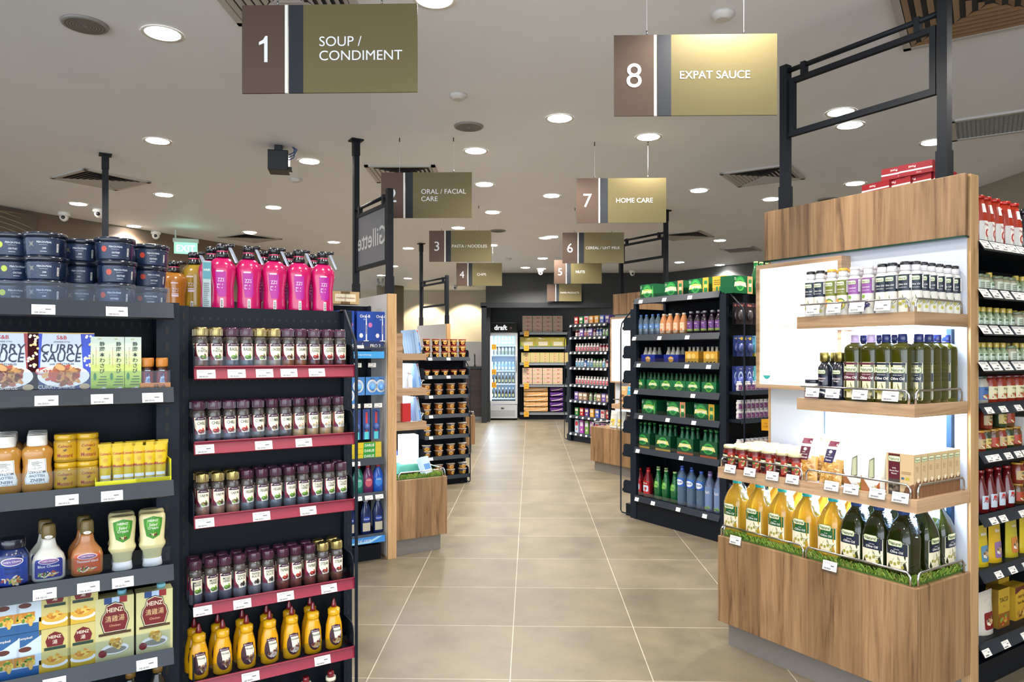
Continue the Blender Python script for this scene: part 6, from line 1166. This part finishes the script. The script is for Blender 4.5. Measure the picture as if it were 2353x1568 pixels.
def roll(c, c2, w): 
    m = MB()
    for i in range(4): m.lathe([(.05,0),(.052,.01),(.052,w/4-.012),(.05,w/4-.003)], c, 'gloss', seg=14, cz=i*w/4)
    m.v = [(z-w/2, y, x+.052) for x, y, z in m.v]; b = MB(); b.box(-w*.46,w*.46,-.056,-.05,.02,.085,c2,'satin'); L = Lab(flat(-.057)); L.pol([(-w*.4,.03),(w*.1,.05),(w*.4,.075),(w*.4,.06),(w*.1,.035),(-w*.4,.02)],C_('f0e4c8'),1)
    return Proto('paper_roll_pack', [('a', m), ('b', b), ('c', L)], True)
r1, r2 = roll(C_('e6c088'), C_('e0a868'), .50), roll(C_('4a2468'), C_('5c2c80'), .28)
for k in range(5): r1.put(FP.at(.33, .10, ZP[0]+.106*k), 0, 'long orange paper roll pack, %s in its pile from the floor' % oth(k), 'paper rolls', 'paper roll packs')
for k in range(5): r2.put(FP.at(.76, .10, ZP[0]+.106*k), 0, 'short purple paper roll pack, %s in its pile from the floor' % oth(k), 'paper rolls', 'paper roll packs')
ycard = MB(); ycard.box(-.05,.05,-.004,0,-.055,.055,C_('f4b42c'),'satin'); q = Lab(flat(-.0045)); q.text('OFFER',0,.03,.014,C_('8a3a14'),1,.02,.08).text('3.95',0,-.01,.026,C_('8a3a14'),1,.02)
yc = Proto('promo_card', [('card', ycard), ('print', q)])
for i, z in enumerate(ZP): yc.put((FP.x+.13, 14.93, z-.03), 0, 'yellow price card on the far shelving, %s from the floor' % oth(i), 'price card', 'yellow price cards')
# fridge
FX, FY = P(1155,14.9), 14.9; fw, fh = .61, 2.0
t = empty('display_fridge', (FX, FY, 0)); GY = C_('d6d8da')
m = MB(); m.box(-fw/2, fw/2, .62, .66, 0.03, fh, GY,'satin'); m.box(-fw/2,-fw/2+.04,.03,.62,.03,fh,GY,'satin'); m.box(fw/2-.04,fw/2,.03,.62,.03,fh,GY,'satin'); m.box(-fw/2,fw/2,.03,.62,fh-.21,fh,GY,'satin'); m.box(-fw/2,fw/2,.03,.62,.03,.32,GY,'satin'); cabt = m.build('cabinet', t)
m = MB(); m.box(-.26,.26,.60,.618,.33,fh-.22,C_('9fb4c8'),'satin'); m.build('liner', cabt)
m = MB(); m.box(-fw/2+.01, fw/2-.01, .0, .03, fh-.20, fh-.005, C_('0b0c0e'),'matte'); hd = m.build('header_sign', t)
q = Lab(flat(-.001), mat='exit_text'); q.text('draft', -.04, fh-.10, .10, W_, 1, .016, .30); q.build('lettering', hd); q = Lab(flat(-.001)); q.ell(.17,fh-.11,.028,.024,C_('7a3a30'),1,16).text('beer',.17,fh-.15,.012,C_('7a3a30'),1); q.build('emblem', hd)
m = MB()
for a in ((-fw/2,fw/2,.33,.39),(-fw/2,fw/2,fh-.27,fh-.21),(-fw/2,-fw/2+.045,.39,fh-.27),(fw/2-.045,fw/2,.39,fh-.27)): m.box(a[0],a[1],-.012,.028,a[2],a[3],C_('c6c8ca'),'satin')
dr_ = m.build('door', t); m = MB(); m.box(-fw/2+.045,fw/2-.045,.004,.008,.39,fh-.27,(.93,.97,1),'clear'); m.build('glass_pane', dr_); m = MB(); m.tube([(fw/2-.02,-.012,1.0),(fw/2-.02,-.04,1.0),(fw/2-.02,-.04,1.3),(fw/2-.02,-.012,1.3)],.008,C_('9a9c9e'),'metal'); m.build('handle', dr_)
m = MB(); m.box(-fw/2+.005, fw/2-.005, -.01, .03, .04, .315, C_('bcbec0'),'satin')
for i in range(6): m.box(-fw/2+.05, fw/2-.05, -.014, -.010, .08+.022*i, .09+.022*i, C_('a2a4a6'),'satin')
gl_ = m.build('lower_panel', t); m = MB(); m.lathe([(.035,0),(.03,.008),(0,.009)], C_('3a3c3e'), 'gloss', seg=20); m.v = [(x, -.011-z, y*.5+.245) for x, y, z in m.v]; m.build('badge', gl_)
m = MB(); 
for x in (-.25,.25): m.lathe([(.02,0),(.02,.03)], K_, 'satin', 10, cx=x, cy=.1)
m.build('foot', t)
ZF = [.44,.74,1.01,1.33,1.53]
for z in ZF: m = MB(); m.box(-.262,.262,.06,.58,z-.012,z,C_('c8d0d8'),'satin'); m.box(-.262,.262,.05,.06,z-.02,z+.012,C_('d8e0e6'),'satin'); m.build('shelf', t)
m = MB(); m.box(-.25,-.235,.045,.06,.4,fh-.28,W_,'led'); m.build('light_strip', t)
area('fridge_light', (FX, FY+.10, fh-.24), .45, .10, 4, (.75,.88,1)); 
for z in ZF[1:4]: area('fridge_light', (FX, FY+.09, z-.03), .45, .06, 1.2, (.75,.88,1))
tag(t, 'tall grey glass door fridge with black lettered header', 'fridge')
bb = bottle('beer_bottle', [(.026,0),(.028,.004),(.028,.12),(.012,.17),(.011,.21)], C_('241c10'), .21, C_('c8b060'), lambda L: L.ell(0,.065,.022,.034,C_('b8b078'),0,14), caph=.008, single=True); cn_ = bottle('clear_bottle', [(.026,0),(.028,.004),(.028,.10),(.014,.15),(.012,.17)], C_('7fa0b4'), .17, C_('dfe8ee'), lambda L: L.rect(-.025,.03,.025,.08,C_('d8e8ee')), caph=.012, single=True)
wc = bottle('white_carton_bottle', [(.028,0),(.030,.004),(.030,.13),(.018,.16)], C_('d4e0e8'), .16, W_, lambda L: L.rect(-.025,.03,.025,.09,C_('a8b8a8')), caph=.014, single=True)
for zi, pr, nm in ((0,bb,'dark beer bottle'), (1,bb,'dark beer bottle'), (2,cn_,'clear bottle'), (3,wc,'white bottle'), (4,cn_,'clear bottle')):
    for i in range(7): pr.put((FX-.215+.072*i, FY+.10, ZF[zi]), 0, '%s, %s along the fridge shelf %s from the bottom' % (nm, oth(i), oth(zi)), 'bottle', 'bottles in the glass door fridge')
for i, z in enumerate((.72,.99,1.50)): yc.put((FX-.18, FY-.02, z), 0, 'yellow price card on the fridge door, %s from the floor' % oth(i), 'price card', 'yellow price cards')
# kitchenette beyond the passage
t = empty('service_counter', (P(1062,15.0), 15.0, 0)); wc_ = P(1118,15.0)-P(1010,15.0)
m = MB(); m.box(-wc_/2,wc_/2,0,.6,.06,1.04,W_,'wood_dark'); m.build('cabinet', t); m = MB(); m.box(-wc_/2-.01,wc_/2+.01,-.03,.62,1.05,1.10,K_,'gloss'); m.build('worktop', t); m = MB(); m.box(-wc_/2,wc_/2,.03,.6,0,.06,C_('8a8c8e'),'metal'); m.build('kick_plate', t)
m = MB(); m.box(-wc_/2,wc_/2,.60,.62,1.10,1.62,C_('b8b4ac'),'gloss'); m.build('splashback', t)
tag(t, 'dark timber service counter with black worktop beside the fridge', 'counter')
m = MB(); m.tube([(0,0,0),(0,0,.22),(0,-.03,.25),(0,-.10,.25),(0,-.12,.22)], .012, K_, 'gloss'); m.lathe([(.02,0),(.02,.03)], K_, 'gloss', 12); o = m.build('tap', None, (P(1091,15.2), 15.2, 1.10)); tag(o, 'black curved tap on the distant dark counter', 'tap')
m = MB(); m.box(-.05,.05,-.04,.04,0,.22,C_('c8c4bc'),'satin'); m.box(-.03,.03,-.045,-.04,.05,.09,C_('5a3a2a')); o = m.build('dispenser', None, (P(1113,15.5), 15.5, 1.38)); tag(o, 'small white dispenser on the wall above the counter', 'dispenser')
# track spotlights near the back room
for i, (px, py) in enumerate(((880,640),(868,650),(1083,672),(1090,660))):
    zz = 15.5; x, y = P(px, zz), zz
    t = empty('track_spotlight', (x, y, CEIL), R(40*i)); m = MB(); m.box(-.02,.02,-.02,.02,-.09,0,C_('8a8a88'),'satin'); m.build('arm', t); m = MB(); m.lathe([(.035,-.07),(.04,.05),(.02,.06)], C_('9a9a96'), 'satin', 14); m.v = [(a, c_*.8+b_*.5, b_*.8-c_*.5-.12) for a, b_, c_ in m.v]; m.build('lamp_head', t); tag(t, 'small track spotlight on the far ceiling, %s of four' % oth(i), 'spotlight', 'track spotlights')
# ---- small left endcap: packs, white box, cloth
tp = abox('toothbrush_pack', .032, .022, .165, C_('b8d0e8'), lambda L, w, h: L.rect(-w*.36,h*.04,w*.36,h*.45,C_('4a8ad8'),1).rect(-w*.12,h*.3,w*.12,h*.92,C_('2c4a7a'),2).rect(-w*.36,h*.9,w*.36,h*.97,C_('c8504a'),2), sidecol=C_('9ab8d8'))
for z, n, nm in ((1.372,6,'top'), (1.137,6,'middle'), (.907,6,'lower')):
    for i in range(n): tp.put(FL.at(.03+.042*i, .20, z), FL.a+R(-50),  'pale blue toothbrush pack, %s on the small endcap\'s %s shelf' % (oth(i), nm), 'toothbrush pack', 'toothbrush packs on the small endcap', rx=R(-10))
crm = simple('b', .045, .11, C_('e8eef4'), C_('a8d0e8'))
for i in range(6): crm.put(FL.at(.04+.05*i, .27, 1.137), FL.a, 'white tube behind the toothbrush packs, %s along' % oth(i), 'tube', 'white tubes')
for i in range(5): tb_[(0,6,0,3,2)[i]].put(FL.at(.06+.10*i, .30, .907), FL.a, 'coloured pack at the rear of the small endcap shelf, %s along' % oth(i), 'box', 'rear packs')
o = MB(); o.box(-.06,.06,-.05,.05,0,.20,W_,'whitebox'); zc = .594; qx = FL.lx(938,.20)
bx_ = o.build('light_cube', None, FL.at(qx,.20,zc), R(25)); tag(bx_, 'tall glowing white box standing on the green cloth', 'light box')
area('cube_glow', FL.at(qx,.12,zc+.1), .12, .18, .25, (.85,1,1), (R(90),0,R(32)))
m = MB()
def cloth(u, v):
    x, y = (u-.5)*.30, (v-.5)*.22; d = max(0, max(abs(x)-.10, abs(y)-.065)); return (x, y, .066-1.15*d+.006*sin(30*x)*sin(25*y)*min(1,d*40))
m.grid(cloth, 28, 22, C_('0c6a56'), 'matte'); o = m.build('green_cloth', None, FL.at(qx,.20,.527), R(32)); tag(o, 'teal green cloth draped beneath the glowing box', 'cloth')
dsp = simple('b', .07, .22, C_('1c3f9a'), C_('e8f0f8'), C_('2a9a4a'))
for i in range(3): dsp.put(FL.at(.30+.09*i, .28, .52), FL.a, 'blue bottle with green cap behind the glowing box, %s' % oth(i), 'bottle', 'blue mouthwash bottles')
bl_ = abox('silver_pack', .09, .04, .13, C_('b8c8d8'), lambda L, w, h: L.rect(-w*.4,h*.3,w*.4,h*.6,C_('5a8ac0'),1)); bl_.put(FL.at(.07,.12,.52), FL.a+R(-60), 'silver blue pack leaning beside the green cloth', 'pack', rx=R(-20))
# ---- oral care rack goods
def oralb(L, w, h): L.rect(-w/2,0,w/2,h,C_('16429c'),1).text('Oral-B',-w*.02,h*.84,h*.10,W_,3,.02,w*.62).text('PRO',0,h*.73,h*.05,C_('a8c8f0'),3,.01).pol([(w*.02,h*.04),(w*.10,h*.04),(w*.10,h*.5),(w*.07,h*.9),(w*.04,h*.9),(w*.02,h*.5)],W_,2).rect(w*.04,h*.25,w*.08,h*.55,C_('16307a'),4).ell(w*.3,h*.55,w*.12,h*.08,C_('c86aa0'),2,14).ell(-w*.25,h*.2,w*.12,h*.08,W_,2,6).rect(-w*.1,0,w*.2,h*.04,W_,3)
ob_ = abox('electric_toothbrush_box', .115, .07, .20, C_('14388c'), oralb)
zz = ZT[3]
for i, px in enumerate((798,835,872,)): ob_.put(FT.at(FT.lx(px if i else 790,.06), .06, zz+.01), FT.a, 'blue electric toothbrush box, %s toward the end board' % oth(i), 'toothbrush box', 'electric toothbrush boxes')
m = MB(); m.box(-.34,.0,-.012,.01,-.045,.012,C_('1a2c5c'),'satin'); q = Lab(flat(-.0125)); q.text('PRO 500', -.24,-.018,.022,W_,1,0,.09).text('PRO 2',-.06,-.018,.022,W_,1,0,.07).rect(-.15,-.03,-.148,0,W_,1); KIDS
pt_ = Proto('shelf_banner', [('strip', m), ('print', q)]); pt_.put(FT.at(.97,-.012,zz), FT.a, 'navy lettered strip beneath the toothbrush boxes', 'banner')
m = MB(); m.box(-.34,.0,-.016,.0,-.10,-.055,C_('3a9ad8'),'satin'); q = Lab(flat(-.0165)); q.text('whitening technology', -.15,-.078,.013,W_,1,0,.20); Proto('shelf_banner', [('strip', m), ('print', q)]).put(FT.at(.97,-.012,zz), FT.a, 'sky blue price strip below the navy one', 'banner')
fl_ = hangcard(.09,.12,C_('4a8ad0'), lambda L, w, h: L.ell(0,-h*.5,w*.4,h*.36,W_,1,20).ell(0,-h*.5,w*.3,h*.26,C_('9ac0e8'),2,20).text('Floss',0,-h*.1,h*.08,C_('1c3a7a'),3,.02), 'floss_pack', .55)
tk = [hangcard(.05,.20,C_('2a4a88'), lambda L, w, h: L.rect(-w*.15,-h*.95,w*.15,-h*.1,C_('c83a3a'),1).rect(-w*.3,-h,w*.3,-h*.75,C_('5ad0d8'),2), 'toothbrush_pack')]
for i, px in enumerate((802,823,855,875)): (fl_).put(FT.at(FT.lx(px,.04), .04, H(868 if i else 890, 4.7)), FT.a, 'blue floss pack hanging %s below the sky blue strip' % oth(i), 'floss pack', 'hanging floss packs')
for i, px in enumerate((820,842,864)): tk[0].put(FT.at(FT.lx(px,.03), .03, H(943, 4.7)), FT.a, 'red and blue toothbrush pack, %s hanging beside the end board' % oth(i), 'toothbrush pack', 'hanging toothbrush packs')
m = MB(); m.box(-.34,-.01,-.01,.0,.0,.035,(.9,.95,1),'clear'); o = m.build('clear_rail', rt, (.97, -.01, H(940,4.7)))
for x in (.70,.78,.86,.93): ptag(rt, x, -.022, H(940,4.7)+.003, 0)
for x in (.80,.90): ptag(rt, x, .01, H(846,4.7)+.003, 0)
dl = [abox('toothpaste_carton', .17, .04, .035, C_('d8c020'), lambda L, w, h: L.rect(-w*.25,0,w*.5,h,C_('2f9a3a'),1).text('DARLIE',0,h*.5,h*.5,W_,2,.02,w*.4).rect(w*.25,0,w/2,h,C_('e0c83a'),2)), ]
for k in range(3): dl[0].put(FT.at(FT.lx(846,.04), .04, ZT[2]+.0355*k), FT.a+R(2*k), 'green and yellow toothpaste carton, %s of its pile' % oth(k), 'toothpaste', 'toothpaste cartons'); dl[0].put(FT.at(FT.lx(796,.04), .05, ZT[2]+.0355*k), FT.a+pi, 'yellow end toothpaste carton, %s of the pile nearest the wire' % oth(k), 'toothpaste', 'toothpaste cartons')
def mw(c, capc, lb, h=.19): return bottle('mouthwash_bottle', [(.032,0),(.036,.004),(.036,h*.6),(.024,h*.78),(.015,h*.86),(.014,h*.9)], c, h*.88, capc, lb, sy=.6, caph=h*.12, n=2.6)
mw1 = [mw(C_('6a2a5a'), C_('b01c2c'), lambda L: L.ell(0,.07,.024,.03,C_('c85a6a'),0,18).text('Colgate',0,.085,.010,W_,1,.02,.04)), mw(C_('1c5ac0'), C_('b01c2c'), lambda L: L.ell(0,.07,.024,.03,C_('3a8ae0'),0,18).text('Colgate',0,.085,.010,W_,1,.02,.04)), mw(C_('1c7a6a'), C_('b01c2c'), lambda L: L.ell(0,.07,.024,.03,C_('5ab0a0'),0,18).text('Colgate',0,.085,.010,W_,1,.02,.04))]
for i, (k, px) in enumerate(((2,822),(0,845),(1,868))): mw1[k].put(FT.at(FT.lx(px,.04), .04, ZT[1]), FT.a, '%s mouthwash bottle with red cap' % ('green','purple','bright blue')[i], 'mouthwash', 'red capped mouthwash bottles')
mw2 = mw(C_('14285c'), C_('b8c0c8'), lambda L: L.rect(-.026,.02,.026,.075,C_('c8c0a8')).ell(0,.10,.022,.016,C_('1c4ab0'),1,16).text('Oral-B',0,.10,.010,W_,2,.02,.036), .24)
for i, px in enumerate((803,840,868)): mw2.put(FT.at(FT.lx(px,.05), .05, ZT[0]), FT.a, 'dark blue mouthwash bottle with silver cap, %s on the lowest shelf' % oth(i), 'mouthwash', 'dark mouthwash bottles')
m = MB(); m.box(-.34,.0,-.022,-.018,-.044,-.002,C_('3a8ad8'),'satin'); q = Lab(flat(-.0225)); q.text('oral care', -.15,-.02,.02,W_,1,0,.12).pol([(-.3,-.04),(-.1,-.04),(-.02,-.004),(-.05,-.004),(-.12,-.03),(-.3,-.03)],C_('a8d8f0'),1); Proto('shelf_banner', [('strip', m), ('print', q)]).put(FT.at(.97,-.02,ZT[0]), FT.a, 'bright blue banner along the lowest oral care shelf', 'banner')
tea2 = abox('snack_carton', .13, .08, .085, C_('b89a6a'), lambda L, w, h: L.rrect(-w*.3,h*.2,w*.3,h*.8,.005,C_('e0d4b8'),1).text('crackers',0,h*.5,h*.16,C_('7a2c1c'),2,.02,w*.5)); 
for i, px in enumerate((778,800)): tea2.put(FT.at(FT.lx(px,.25), .25, 1.705), FT.a, 'beige printed carton behind the wire side loop, %s' % oth(i), 'carton', 'beige cartons')
print('objects', len(bpy.data.objects), 'meshes', len(bpy.data.meshes))

for o in [q for q in bpy.data.objects if q.parent is None and q.location.z < -20]:
    print('UNUSED', o.name)
    for c in list(o.children): bpy.data.objects.remove(c)
    bpy.data.objects.remove(o)
for o in bpy.data.objects:
    if o.parent is None and o.type in ('MESH','EMPTY') and not o.get('label') and o.get('kind') != 'structure': print('NOLABEL', o.name)
